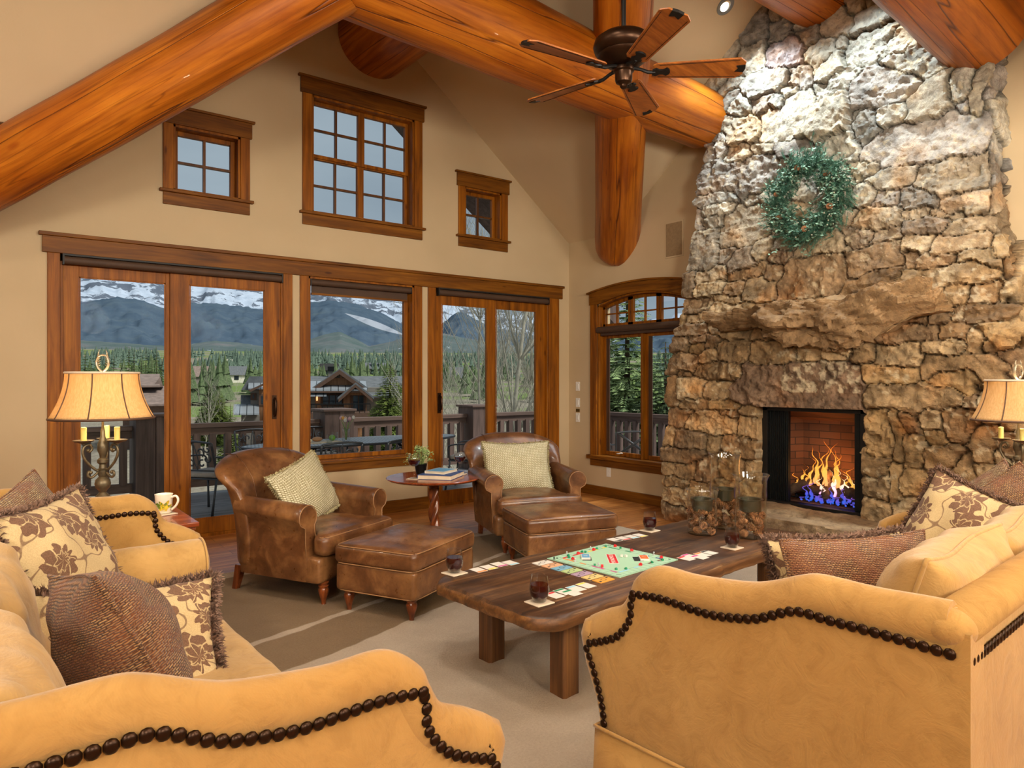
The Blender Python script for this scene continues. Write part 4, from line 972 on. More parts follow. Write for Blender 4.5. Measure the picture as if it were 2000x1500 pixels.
def pillow(name, label, w, h, th, mat, loc, yaw, tilt, roll=0.0, group=None, pipe=None, fringe=None, cat='pillow', seed=0, sag=0.0, flen=.034):
    """local: x width, y height, z thickness. yaw = direction its face normal points to; tilt leans the top back"""
    t = thing(name, label, cat, loc, group=group)
    # face normal +z -> horizontal direction yaw, then tilt up
    Mx = Matrix.Rotation(yaw, 4, 'Z') @ Matrix.Rotation(-tilt, 4, 'Y') @ Matrix(((0, 0, 1, 0), (1, 0, 0, 0), (0, 1, 0, 0), (0, 0, 0, 1))) @ Matrix.Rotation(roll, 4, 'Z')
    t.rotation_euler = Mx.to_euler()
    rr = random.Random(seed); ph = rr.uniform(0, 6)
    def P(u, v, s):
        x = w / 2 * u * (1 - .075 * (1 - v * v) * abs(u)); y = h / 2 * v * (1 - .075 * (1 - u * u) * abs(v))
        k = max(0, (1 - u * u) * (1 - v * v)) ** .58; z = s * th / 2 * 1.3 * k
        if mat == 'suede_c': k = max(0, (1 - u ** 4) * (1 - v ** 4)) ** .48; z = s * th / 2 * k
        ed = (abs(u) ** 6 + abs(v) ** 6)
        z += s * .010 * k * (math.sin(u * 9 + v * 4 + ph) * .5 + math.sin((u * v) * 14 + ph)) * min(1, th * 6)
        y += sag * (1 - u * u) * (-1 if v > 0 else 0) * v * h * .5
        z += .012 * math.sin(u * 3 + ph) * abs(v) ** 2
        return (x, y, z)
    n = 36; g = [math.sin(lerp(-1, 1, i / n) * PI / 2) for i in range(n + 1)]
    mb = MB()
    for s in (-1, 1):
        vs = [P(a, b, s) for b in g for a in g]; fs = []
        for j in range(n):
            for i in range(n):
                f = (j * (n + 1) + i, j * (n + 1) + i + 1, (j + 1) * (n + 1) + i + 1, (j + 1) * (n + 1) + i); fs.append(f if s > 0 else f[::-1])
        mb.add(vs, fs)
    weld(mb.build('pillow_cover', M[mat], t, smooth=True))
    per = [(a, -1) for a in np.linspace(-1, 1, 40)[:-1]] + [(1, a) for a in np.linspace(-1, 1, 40)[:-1]] + [(a, 1) for a in np.linspace(1, -1, 40)[:-1]] + [(-1, a) for a in np.linspace(1, -1, 40)[:-1]]
    if pipe:
        MB().tube([P(a, b, 1) for a, b in per], .0055, 8, closed=True).build('piping', M[pipe], t, smooth=True)
    if fringe:
        mb = MB(); fl_, fm, cnt = fringe
        for k in range(cnt):
            q = rr.random() * len(per); i = int(q); a, b = per[i]; a2, b2 = per[(i + 1) % len(per)]; f = q - i; a, b = lerp(a, a2, f), lerp(b, b2, f)
            p = Vector(P(a, b, 1)); o = Vector((a if abs(a) > .98 else 0, b if abs(b) > .98 else 0, 0)); o.normalize()
            d = (o * 1.0 + Vector((rr.gauss(0, .5), rr.gauss(0, .5), rr.gauss(0, .75)))).normalized(); L_ = fl_ * rr.uniform(.6, 1.15)
            e = p + d * L_ + Vector((0, -.004, 0)); s_ = d.orthogonal().normalized() * .0036; s2 = d.cross(s_).normalized() * .0036; m2 = p.lerp(e, .55) + Vector((rr.gauss(0, .004), rr.gauss(0, .004), rr.gauss(0, .004)))
            mb.add([p - s_, p + s_, m2 + s_, m2 - s_, e, m2 + s2], [(0, 1, 2, 3), (3, 2, 4), (0, 1, 5), (5, 2, 4)])
        mb.build('fringe', M[fm], t, fix=False)
    return t
D = math.radians
# left sofa: three back cushions, then the loose pillows
gb = 'gold back cushions on the left sofa'
pillow('back_cushion', 'gold back cushion at the near end of the left sofa, by the photo edge', .64, .50, .20, 'suede_c', (.055, 1.64, .735), D(4), D(14), pipe='suede_c', group=gb, seed=1, cat='cushion')
pillow('back_cushion', 'gold back cushion in the middle of the left sofa', .66, .50, .20, 'suede_c', (.045, 2.33, .735), D(-4), D(14), pipe='suede_c', group=gb, seed=2, cat='cushion')
pillow('back_cushion', 'gold back cushion at the far end of the left sofa', .66, .50, .20, 'suede_c', (.03, 3.03, .735), D(-2), D(14), pipe='suede_c', group=gb, seed=3, cat='cushion')
pillow('throw_pillow', 'small beige tweed pillow behind the fringed pillow at the far end of the left sofa', .42, .42, .16, 'tweed_lt', (.16, 3.22, .83), D(-52), D(18), D(24), pipe='tweed', seed=4)
pillow('throw_pillow', 'large damask pillow with brown fringe near the far arm of the left sofa', .56, .50, .15, 'damask', (.27, 3.06, .765), D(-33), D(24), D(2), fringe=(.034, 'fringe', 2600), seed=5)
pillow('throw_pillow', 'damask pillow with brown fringe lying back behind the brown tweed pillow on the left sofa', .54, .44, .14, 'damask', (.38, 2.50, .60), D(-94), D(48), D(-3), fringe=(.04, 'fringe', 3200), seed=6)
pillow('throw_pillow', 'brown tweed pillow in front on the left sofa', .44, .44, .20, 'tweed', (.29, 2.02, .77), D(12), D(24), D(-12), pipe='tweed', seed=7)
t = thing('bolster_cushion', 'gold suede bolster lying along the far arm of the left sofa', 'cushion', (.52, 3.36, .625), 0)
def bolster(t, L_, r, axis='x'):
    mb = MB(); prof = [(0, 0), (r * .55, .0), (r * .92, .012), (r, .03)] + [(r * (1 + .012 * math.sin(k * 1.7)), .03 + (L_ - .06) * k / 16) for k in range(1, 16)] + [(r, L_ - .03), (r * .92, L_ - .012), (r * .55, L_), (0, L_)]
    Mx = Matrix.Rotation(PI / 2, 4, 'Y') if axis == 'x' else Matrix.Rotation(-PI / 2, 4, 'X')
    mb.lathe(prof, 28, (0, 0, -L_ / 2), M=Mx); mb.build('bolster_cover', M['suede_c'], t, smooth=True, angle=60)
    mb = MB()
    for q in (-L_ / 2 + .02, L_ / 2 - .02):
        pts = [((q, (r + .002) * math.cos(a), (r + .002) * math.sin(a)) if axis == 'x' else ((r + .002) * math.cos(a), q, (r + .002) * math.sin(a))) for a in [2 * PI * k / 28 for k in range(28)]]
        mb.tube(pts, .005, 6, closed=True)
    mb.build('piping', M['suede_c'], t, smooth=True)
bolster(t, .62, .105)
# right sofa
pillow('back_cushion', 'plump gold back cushion nearest the arm of the right sofa', .72, .52, .24, 'suede_c', (2.03, .80, .785), D(96), D(16), D(2), pipe='suede_c', seed=11, cat='cushion', group='gold back cushions on the right sofa')
pillow('back_cushion', 'second gold back cushion along the right sofa, farther from the viewer', .64, .50, .22, 'suede_c', (2.70, .86, .765), D(94), D(14), D(-2), pipe='suede_c', seed=12, cat='cushion', group='gold back cushions on the right sofa')
pillow('throw_pillow', 'damask pillow with brown fringe hidden behind the wide brown tweed pillow on the right sofa', .58, .42, .12, 'damask', (2.49, 1.28, .67), D(248), D(10), D(0), fringe=(.036, 'fringe', 2600), seed=13)
pillow('throw_pillow', 'wide brown tweed pillow standing in front on the right sofa', .60, .44, .14, 'tweed', (2.42, 1.18, .69), D(248), D(9), D(0), pipe='tweed', seed=14)
pillow('throw_pillow', 'fringed damask pillow leaning by the far arm of the right sofa', .46, .46, .14, 'damask', (3.46, 1.28, .76), D(168), D(22), D(-18), fringe=(.034, 'fringe', 2400), seed=15)
pillow('throw_pillow', 'beige tweed pillow tucked behind the fringed pillow on the right sofa', .42, .42, .14, 'tweed_lt', (3.62, 1.20, .80), D(170), D(12), D(40), pipe='tweed_lt', seed=16)
pillow('throw_pillow', 'dark brown tweed pillow standing on its corner in the right sofa corner', .42, .42, .16, 'tweed', (3.56, 1.10, .80), D(200), D(14), D(38), pipe='tweed', seed=17)
t = thing('bolster_cushion', 'gold suede bolster lying along the far arm of the right sofa', 'cushion', (3.62, 1.42, .60), D(4)); bolster(t, .55, .10, 'y')

# ================================================================= leather armchairs and ottomans
def turned_leg(parent, x, y, h=.17):
    pr = [(.0, 0), (.018, 0), (.022, .006), (.020, .014), (.014, .022), (.015, .04), (.024, .07), (.032, .10), (.034, .115), (.027, .128), (.033, .136), (.033, .142), (.026, .148), (.034, .16), (.036, h), (0, h)]
    MB().lathe(pr, 20, (x, y, 0)).build('leg', M['leg'], parent, smooth=True, angle=45)
def armchair(loc, rz, label):
    t = thing('leather_armchair', label, 'armchair', loc, rz, 'pair of leather armchairs')
    # y: front negative, back positive
    for x in (-.30, .30): turned_leg(t, x, -.36)
    for x in (-.29, .29):
        mb = MB(); M2 = Matrix.Translation((x, .36, .0)); a = .024
        mb.add([(x * 1.02 - a * .7, .415 - a, 0), (x * 1.02 + a * .7, .415 - a, 0), (x * 1.02 + a * .7, .415 + a * .6, 0), (x * 1.02 - a * .7, .415 + a * .6, 0), (x - a, .33, .19), (x + a, .33, .19), (x + a, .395, .19), (x - a, .395, .19)], [(0, 3, 2, 1), (4, 5, 6, 7), (0, 1, 5, 4), (1, 2, 6, 5), (2, 3, 7, 6), (3, 0, 4, 7)])
        mb.build('leg', M['leg'], t, bevel=.004)
    weld(rbox(.385, .385, .085, .03, 12, lambda x, y, z: (x * (1.0 if y < -.26 else .955), (y if y < 0 else y * .8) - .012, z + .245 + (.0 if z > 0 else .012 * math.cos(x * 4)))).build('seat_base', M['leather'], t, smooth=True))
    def cush(x, y, z):
        f = 1.0 + .36 * max(0, min(1, (-y - .255) / .06))
        c = max(0, 1 - (x / .33) ** 2) * max(0, 1 - (y / .45) ** 2)
        zz = z + (.03 * c if z > 0 else 0) + (.003 * math.sin(x * 40 + y * 9) * c if z > 0 else 0)
        return (x * f, y - .03, zz + .40)
    weld(rbox(.275, .41, .068, .045, 26, cush).build('seat_cushion', M['leather'], t, smooth=True))
    pts = []
    for k in range(60):
        a = 2 * PI * k / 60; q = max(abs(math.cos(a)), abs(math.sin(a))); x = .267 * math.cos(a) / q; y = .402 * math.sin(a) / q
        x, y, z = cush(max(-.262, min(.262, x)), max(-.398, min(.398, y)), .05); pts.append((x * 1.02, y, .449 + .006))
    MB().tube(pts, .0038, 6, closed=True).build('piping', M['piping'], t, smooth=True)
    # arms: outside panel flaring up into a roll
    for sg in (-1, 1):
        mb = MB(); NP = 30
        def sec(y):
            """closed cross-section in (x,z) at depth y"""
            k = (y + .30) / .55; hz = .575 + .035 * k; rr_ = .082 - .012 * k
            cx_ = .375 + .005 * k; out = []
            for i in range(NP):
                a = 2 * PI * i / NP
                x = math.cos(a); z = math.sin(a)
                if a <= PI * 1.15 or a >= PI * 1.88: X = cx_ + rr_ * x; Z = hz + rr_ * z
                else:
                    w = (a - PI * 1.15) / (PI * .73)       # lower body
                    if w < .12: X = lerp(.305, .300, w / .12); Z = lerp(hz - .05, .30, w / .12)
                    elif w < .5: X = .298; Z = lerp(.30, .175, (w - .12) / .38)
                    elif w < .62: X = lerp(.298, .385, (w - .5) / .12); Z = .17
                    else: X = lerp(.388, .400, ((w - .62) / .38) ** .7); Z = lerp(.175, hz - .045, (w - .62) / .38)
                out.append((sg * X, y, Z))
            return out
        ys = [-.295] + [-.285 + .55 * k / 18 for k in range(19)]
        rows = [sec(y) for y in ys]
        c0 = Vector((sg * .36, -.30, .40))
        rows[0] = [tuple(Vector(p).lerp(Vector((p[0], -.30, p[2])), 1).lerp(c0, .05)) for p in rows[1]]
        vs = [p for r_ in rows for p in r_]; fs = []
        for j in range(len(rows) - 1):
            for i in range(NP): fs.append((j * NP + i, j * NP + (i + 1) % NP, (j + 1) * NP + (i + 1) % NP, (j + 1) * NP + i))
        fs.append(tuple(range(NP))); fs.append(tuple((len(rows) - 1) * NP + i for i in range(NP)))
        mb.add(vs, fs)
        a = mb.build('arm', M['leather'], t, smooth=True, angle=50)
        ring = [(sg * (.375 + .078 * math.cos(b)), -.301, .575 + .078 * math.sin(b)) for b in [lerp(-.55, PI + .75, k / 30) for k in range(31)]]
        if True:
            ring = [(sg * .392, -.301, .34), (sg * .398, -.301, .42)] + [(sg * .40, -.301, .51)] + ring + [(sg * .306, -.301, .42)]
        MB().tube(ring, .0036, 6).build('piping', M['piping'], a, smooth=True)
    # back: bent, rolled rounded slab
    def back(x, y, z):
        v = (z + .37) / .74; u = x / .40                              # 0..1 up, -1..1 across
        X = x * (.99 + .15 * v)
        zt = .19 + v * .755
        if v > .5: zt -= .12 * abs(u) ** 2.8 * (v - .5) / .5
        Y = y + .35 + .10 * v - (.13 + .06 * math.sin(PI * min(1, v * 1.1))) * abs(u) ** 3.0 + .07 * max(0, v - .78) / .22
        if y < 0: Y -= .03 * math.sin(PI * min(1, v)) * (1 - u * u); Y += .0035 * math.sin(u * 30 + 3 * v) * max(0, v - .55) * (1 - u * u)
        if v > .8: X *= 1 + .05 * (v - .8) / .2
        return (X, Y, zt)
    weld(rbox(.40, .075, .37, .07, 30, back).build('backrest', M['leather'], t, smooth=True))
    mb = MB()
    for u in (-.52, .52):
        pts = [Vector(back(u * .40, -.076, lerp(-.2, .31, k / 16))) + Vector((0, -.001, 0)) for k in range(17)] + [Vector(back(u * .40, yy, .371)) + Vector((0, 0, .001)) for yy in (-.05, 0, .05)]
        mb.tube(pts, .0025, 6)
    mb.build('seam', M['leather'], t, smooth=True)
    return t
def ottoman(loc, rz, label, w=.74, d=.60):
    t = thing('leather_ottoman', label, 'ottoman', loc, rz, 'pair of leather ottomans')
    for x in (-w / 2 + .07, w / 2 - .07):
        for y in (-d / 2 + .07, d / 2 - .07): turned_leg(t, x, y, .16)
    weld(rbox(w / 2 - .01, d / 2 - .01, .085, .022, 14, lambda x, y, z: (x, y, z + .235)).build('base', M['leather'], t, smooth=True))
    def cu(x, y, z):
        c = max(0, 1 - (x / (w / 2)) ** 2) * max(0, 1 - (y / (d / 2)) ** 2)
        return (x, y, z + .375 + (.035 * c if z > 0 else 0) + (.003 * math.sin(x * 50 + 8 * y) * c if z > 0 else 0))
    c = weld(rbox(w / 2, d / 2, .058, .035, 26, cu).build('cushion', M['leather'], t, smooth=True))
    for z, k in ((.432 - .006, 0), (.322, 0), (.155, .008)):
        n = 64; pts = []
        for i in range(n):
            a = 2 * PI * (i + .5) / n; q = (abs(math.cos(a)) ** 14 + abs(math.sin(a)) ** 14) ** (1 / 14); pts.append(((w / 2 - .004 - k) * math.cos(a) / q, (d / 2 - .004 - k) * math.sin(a) / q, z))
        MB().tube(pts, .0036, 6, closed=True).build('piping', M['piping'], t, smooth=True)
    return t
armchair((1.86, 4.72, 0), D(27), 'brown leather armchair on the left, in front of the sliding door')
armchair((3.855, 4.85, 0), D(-19), 'brown leather armchair on the right, beside the round side table')
ottoman((2.215, 4.0, 0), D(27), 'brown leather ottoman in front of the left armchair')
ottoman((3.60, 4.11, 0), D(-18), 'brown leather ottoman in front of the right armchair')
ch1 = (1.86, 4.72); ch2 = (3.83, 4.86)
pillow('throw_pillow', 'sage lattice pillow with tassel edge on the left leather armchair', .58, .44, .13, 'lattice', (1.84, 4.77, .665), D(27 - 90 + 4), D(24), D(14), fringe=(.022, 'fringe2', 1300), seed=21)
pillow('throw_pillow', 'sage lattice pillow with tassel edge on the right leather armchair', .62, .44, .13, 'lattice', (3.82, 4.91, .675), D(-19 - 90), D(20), D(-1), fringe=(.022, 'fringe2', 1300), seed=22)
# ================================================================= rug
t = NT('sculpted_wool_rug'); v = t.coord(); sp = t.sep(v); x, y = sp[0], sp[1]
wob = t.math('MULTIPLY', t.math('SUBTRACT', t.noise(v, 1.1, 1), .5), .18)
# taupe fields bounded by long curves
def curve(a, b, c, d_=0.0): # y - (a + b x + c x^2)
    q = t.math('MULTIPLY_ADD', x, b, a); q = t.math('ADD', q, t.math('MULTIPLY', t.math('MULTIPLY', x, x), c)); return t.math('ADD', t.math('SUBTRACT', y, q), wob)
f1 = t.ramp(curve(3.12, .20, .028), [(0.0, 0.0), (.012, 1.0)])
vein = t.math('ABSOLUTE', curve(3.56, .22, .025)); f2 = t.ramp(vein, [(.022, 0.0), (.034, 1.0)])
vein2 = t.math('ABSOLUTE', t.math('ADD', t.math('SUBTRACT', x, t.math('MULTIPLY_ADD', y, -.35, 3.0)), t.math('MULTIPLY', wob, 2.0))); f3 = t.ramp(vein2, [(.03, 0.0), (.045, 1.0)])
bx = t.ramp(y, [(0.0, 1.0), (1.0, 1.0)])
edge = t.math('MULTIPLY', t.math('LESS_THAN', y, 5.24), t.math('GREATER_THAN', x, -.55))
mask = t.math('MULTIPLY', t.math('MULTIPLY', f1, f2), edge)
band = t.math('MULTIPLY', t.ramp(curve(1.6, .35, -.03), [(0, 1.0), (.02, 0.0)]), t.ramp(curve(1.1, .35, -.03), [(0, 0.0), (.02, 1.0)]))
mask = t.math('MAXIMUM', mask, t.math('MULTIPLY', band, .0))
n = t.noise(v, 95, 5, .8); n2 = t.noise(v, 5, 3)
cr_ = t.mix(n, lin((196, 170, 140)), lin((244, 228, 206))); tp = t.mix(n, lin((132, 104, 74)), lin((182, 154, 118)))
col = t.mix(mask, cr_, tp); col = t.mix(.35, col, t.ramp(n2, [(.35, (.82, .8, .78, 1)), (.6, (1, 1, 1, 1))]), 'MULTIPLY')
M['rug'] = t.done(col, .95, t.bump(n, 1.0, .02, t.bump(n2, .4, .03)), spec=.05, sheen=.1)
t = thing('area_rug', 'thick cream and taupe wool rug under the coffee table and chairs', 'rug', (0, 0, 0))
mb = MB()
def rugp(u, v_):
    X = lerp(-.7, 5.02, u); Y = lerp(.2, 5.44, v_); e = min(u, 1 - u, v_, 1 - v_)
    return (X, Y, .004 + .018 * min(1, e * 90) + .0035 * math.sin(X * 31 + math.sin(Y * 17)) * math.sin(Y * 29 + X * 3))
mb.grid(rugp, 220, 200); mb.build('rug_pile', M['rug'], t, smooth=True)
RZ = .020

# ================================================================= coffee table
t = NT('dark_rustic_wood'); v = t.coord((.8, 9, 9)); n = t.noise(v, 1.6, 7, .65, .5); n2 = t.noise(t.coord((3, 60, 60)), 1, 3); n3 = t.noise(t.coord((1, 1, 1)), 3.2, 4, .6)
col = t.ramp(n, [(.28, lin((34, 22, 13))), (.5, lin((78, 50, 28))), (.72, lin((128, 90, 54)))])
col = t.mix(.75, col, t.ramp(n3, [(.35, (.5, .44, .4, 1)), (.62, (1.15, 1.1, 1.05, 1))]), 'MULTIPLY')
wr_ = t.math('MULTIPLY', t.ramp(n2, [(.56, 0.0), (.66, 1.0)]), t.ramp(n3, [(.42, 0.0), (.62, .55)])); col = t.mix(wr_, col, lin((168, 136, 98)))
gp = t.sep(t.coord()); seam = t.math('ABSOLUTE', t.math('SUBTRACT', t.math('FRACT', t.math('MULTIPLY_ADD', gp[1], 3.57, .5)), .5)); col = t.mix(t.ramp(seam, [(.0, .85), (.012, 0.0)]), col, (.01, .006, .004, 1))
M['rustic'] = t.done(col, .42, t.bump(n, .35, .006, t.bump(n2, .2, .003)))
M['rustic_e'] = wood('rustic_sawn_edge', (44, 26, 12), (104, 66, 32), (150, 104, 54), 'x', 1.6, .5)
M['rustic_z'] = wood('rustic_leg', (48, 27, 12), (92, 56, 26), (136, 92, 48), 'z', 1.6, .5)
TZ = .45; TA = D(4.2); TC = (3.03, 2.72)
ct = thing('coffee_table', 'long low rustic dark wood coffee table on the rug', 'coffee table', (TC[0], TC[1], 0), TA)
def top_fn(u, v_): pass
mb = MB(); rs = random.Random(3)
out = []
hw, hd = 1.205, .425
def edge_pts():
    pts = []
    crn = [(-hw, -hd), (hw, -hd), (hw, hd), (-hw, hd)]
    for i in range(4):
        a, b = crn[i], crn[(i + 1) % 4]; L_ = math.hypot(b[0] - a[0], b[1] - a[1]); k = int(L_ / .05)
        for j in range(1, k): pts.append((lerp(a[0], b[0], j / k), lerp(a[1], b[1], j / k)))
    return pts
E_ = edge_pts(); nE = len(E_); off = [rs.uniform(-.008, .006) for _ in E_]
ring = []
for k, (x, y) in enumerate(E_):
    # worn rounded corners
    qx = abs(x) / hw; qy = abs(y) / hd; c = max(0, (abs(x) - (hw - .09)) / .09) * max(0, (abs(y) - (hd - .09)) / .09)
    ring.append((x * (1 - .03 * c) + (off[k] if abs(x) > hw - .01 else 0), y * (1 - .10 * c) + (off[k] if abs(y) > hd - .01 else 0)))
vs = []; fs = []
lv = [(.385, -.016), (.392, 0), (.405, .004), (.428, .003), (.442, -.003), (.450, -.016)]
for z, d_ in lv:
    for k, (x, y) in enumerate(ring):
        L_ = math.hypot(x, y); vs.append((x + d_ * (1 if x > 0 else -1) * (abs(x) > hw - .1), y + d_ * (1 if y > 0 else -1) * (abs(y) > hd - .1), z + (rs.uniform(-.003, .001) if .39 < z < .449 else 0)))
for j in range(len(lv) - 1):
    for k in range(nE): fs.append((j * nE + k, j * nE + (k + 1) % nE, (j + 1) * nE + (k + 1) % nE, (j + 1) * nE + k))
fs.append(tuple(reversed(range(nE)))); fs.append(tuple((len(lv) - 1) * nE + k for k in range(nE)))
mb.add(vs, fs); mb.m = [1] * (4 * nE) + [0] * (len(fs) - 4 * nE); mb.build('tabletop', [M['rustic'], M['rustic_e']], ct, smooth=True, angle=35)
for x, y in ((-.92, -.26), (-.915, .26), (.92, -.26), (.92, .26)):
    mb = MB(); a = .052; c = .012
    poly = [(x - a + c, y - a), (x + a - c, y - a), (x + a, y - a + c), (x + a, y + a - c), (x + a - c, y + a), (x - a + c, y + a), (x - a, y + a - c), (x - a, y - a + c)]
    mb.prism(poly, .012, .39); mb.build('leg', M['rustic_z'], ct)
MB().box(-.87, .87, -.285, -.245, .325, .388).box(-.87, .87, .245, .285, .325, .388).build('apron', M['rustic'], ct)
MB().box(-.94, -.90, -.21, .21, .325, .388).box(.90, .94, -.21, .21, .325, .388).build('end_apron', M['rustic'], ct)

# ================================================================= things on the coffee table
M['wine'] = plain('red_wine', (52, 4, 10), .08, var=.05)
M['coaster'] = plain('cork_coaster', (208, 190, 166), .8, bump=.1)
def stemless(x, y, z, label, rz=0, group='stemless glasses of red wine'):
    t = thing('stemless_glass', label, 'wine glass', (x, y, z), 0, group)
    pr = [(0, .004), (.024, .004), (.031, .010), (.040, .03), (.0445, .055), (.042, .08), (.0375, .105), (.036, .118), (.0372, .118), (.0385, .105), (.043, .08), (.0456, .055), (.041, .03), (.032, .008), (.026, .0), (0, 0)]
    MB().lathe(pr, 32).build('glass_bowl', M['glass'], t, smooth=True, angle=60)
    MB().lathe([(0, .006), (.023, .006), (.030, .012), (.0388, .031), (.0432, .055), (.0412, .078), (0, .078)], 32).build('wine', M['wine'], t, smooth=True, angle=50)
    c = thing('coaster', label.replace('stemless glass of red wine', 'pale square coaster under the wine glass'), 'coaster', (x, y, z - .007), rz, 'coasters')
    MB().box(-.05, .05, -.05, .05, 0, .0065).build('coaster_pad', M['coaster'], c, bevel=.003)
zz = TZ + .0075
stemless(1.955, 3.04, zz, 'stemless glass of red wine on the far left corner of the coffee table', D(8))
stemless(1.998, 2.41, zz, 'stemless glass of red wine on the near left corner of the coffee table', D(2))
stemless(3.52, 3.11, zz, 'stemless glass of red wine on the far edge of the coffee table', D(6))
stemless(3.55, 2.50, zz, 'stemless glass of red wine on the near edge by the glass vases', D(3))
# hurricane vases
M['tin'] = plain('dull_tin', (84, 80, 66), .35, .7)
M['seeded'] = thin_glass('seeded_glass', (.985, .985, .96), .5)
M['cone'] = plain('pine_cone_scales', (150, 104, 68), .75, var=.55, scale=50)
def pinecone():
    mb = MB(); n = 0; rr = random.Random(9)
    mb.lathe([(0, -.024), (.010, -.02), (.013, 0), (.009, .02), (0, .028)], 8)
    for k in range(74):
        u = k / 73; z = lerp(-.022, .027, u); r = .021 * math.sin(PI * (.12 + .86 * (1 - u) ** .8)) + .004; a = k * 2.39996
        d = Vector((math.cos(a), math.sin(a), .15 + u * .7)).normalized(); s = Vector((-math.sin(a), math.cos(a), 0)); up = d.cross(s) * -1
        p = Vector((0, 0, z)) + d * r * .45; e = Vector((0, 0, z)) + d * r * 1.1; w = .0055
        mb.add([p - s * w * .5, p + s * w * .5, e + s * w + up * .001, e - s * w + up * .001, e + d * .003 + up * .0015, e - up * .003], [(0, 1, 2, 3), (3, 2, 4), (0, 5, 1), (5, 3, 4), (5, 4, 2), (1, 5, 2), (0, 3, 5)])
    return mb
cone0 = None
def vase(x, y, h, r, rim, label, cone_lv):
    global cone0
    z = TZ
    t = thing('hurricane_vase', label, 'vase', (x, y, z), 0, 'seeded glass hurricane vases')
    wob = lambda k: .0015 * math.sin(k * 1.9)
    o = [(0, 0), (r * .93, 0), (r * .98, .006)] + [(r + wob(k), .02 + (h - .07) * k / 14) for k in range(15)] + [(r * 1.03, h - .035), (r * 1.10, h - .015), (rim, h)]
    i = [(a - .004 if a > .01 else 0, b + .004) for a, b in reversed(o)]
    MB().lathe(o + i, 40).build('glass_wall', M['seeded'], t, smooth=True, angle=70)
    MB().tube([(rim * math.cos(a), rim * math.sin(a), h) for a in [2 * PI * k / 40 for k in range(40)]], .0035, 6, closed=True).build('rim', M['glass'], t, smooth=True)
    cz = cone_lv
    MB().lathe([(0, cz), (r * .68, cz), (r * .70, cz + .07), (r * .80, cz + .073), (r * .80, cz + .077), (r * .66, cz + .075), (r * .64, cz + .012), (0, cz + .012)], 32).build('candle_cup', M['tin'], t, smooth=True, angle=40)
    rr = random.Random(int(x * 100)); lab = {'tallest': 'tallest', 'shortest': 'shortest', 'middle-sized': 'middle-sized'}[label.split()[0]]
    nl = int(cz / .036)
    for l_ in range(nl):
        m_ = 4
        for k in range(m_):
            a = 2 * PI * k / m_ + l_ * .8; q = r - .034
            lb = 'small brown pine cone inside the %s glass hurricane vase' % lab
            pos = (x + q * math.cos(a), y + q * math.sin(a), z + .03 + .038 * l_)
            ro = (rr.uniform(0, 6), rr.uniform(0, 6), rr.uniform(0, 6))
            if cone0 is None:
                o_ = pinecone().build('pine_cone', M['cone'], None, fix=False); tag(o_, lb, 'pine cone', 'pine cones in the %s vase' % lab); o_.location = pos; o_.rotation_euler = ro; cone0 = o_
            else:
                c = cone0.copy(); COL.objects.link(c); c.location = pos; c.rotation_euler = ro; c['label'] = lb; c['group'] = 'pine cones in the %s vase' % lab
vase(4.02, 2.89, .50, .098, .108, 'tallest of the three seeded glass hurricane vases with pine cones', .185)
vase(3.90, 2.61, .395, .098, .112, 'middle-sized glass hurricane vase with pine cones, nearest the table edge', .165)
vase(3.74, 2.86, .29, .094, .103, 'shortest of the three seeded glass hurricane vases with pine cones', .15)

# ---- board game
def colmat(name, c, rough=.5): return plain(name, c, rough, var=.02)
CM = {k: colmat('print_' + k, c) for k, c in dict(mint=(168, 208, 178), ink=(40, 44, 44), red=(206, 36, 44), white=(222, 216, 206), brown=(120, 72, 50), sky=(150, 205, 225), pink=(200, 60, 140), orange=(232, 140, 60), yellow=(236, 214, 90), green=(30, 140, 90), navy=(40, 70, 150), cardblue=(96, 160, 200), cardorange=(226, 110, 50), peach=(222, 170, 132), moneyblue=(120, 170, 195), moneygreen=(176, 198, 140), lilac=(172, 148, 170), buff=(222, 196, 130), gold=(222, 160, 70), hotel=(205, 30, 36), house=(22, 130, 88), pewter=(180, 182, 184)).items()}
bz = TZ + .0005
bg = thing('board_game', 'mint green property board game with red and white title, open on the coffee table', 'board game', (2.80, 2.745, bz), D(5.4))
MB().box(-.255, .255, -.255, .255, 0, .004).build('board', [CM['mint']], bg)
MB().box(-.2545, .2545, -.2545, .2545, -.0002, .0026).build('board_backing', CM['ink'], bg)
mb = MB(); S0 = .255; cw = .066; iw = (2 * S0 - 2 * cw) / 9; th = .0012; z0 = .0042
def ln(mb, x0, y0, x1, y1, w=th): mb.box(min(x0, x1) - w / 2, max(x0, x1) + w / 2, min(y0, y1) - w / 2, max(y0, y1) + w / 2, z0 - .0003, z0)
q = S0 - cw
for s in (-1, 1): ln(mb, -S0 + .003, s * q, S0 - .003, s * q); ln(mb, s * q, -S0 + .003, s * q, S0 - .003); ln(mb, -S0 + .003, s * (S0 - .003), S0 - .003, s * (S0 - .003)); ln(mb, s * (S0 - .003), -S0 + .003, s * (S0 - .003), S0 - .003)
for k in range(10):
    a = -q + iw * k
    for s in (-1, 1): ln(mb, a, s * q, a, s * (S0 - .003)); ln(mb, s * q, a, s * (S0 - .003), a)
mb.build('printed_lines', CM['ink'], bg)
def bars(mat_, lst, nm='colour_bar'):
    for side, k in lst:
        a = -q + iw * k; b = a + iw
        R4 = [(a, b, -q - .014, -q), (-q - .014, -q, a, b), (a, b, q, q + .014), (q, q + .014, a, b)][side]
        MB().box(R4[0] + .001, R4[1] - .001, R4[2], R4[3], z0 - .0002, z0 + .0002).build(nm, CM[mat_], bg)
bars('brown', ((0, 8), (0, 6))); bars('sky', ((0, 3), (0, 1), (0, 0))); bars('pink', ((1, 0), (1, 2), (1, 3))); bars('orange', ((1, 5), (1, 7), (1, 8)))
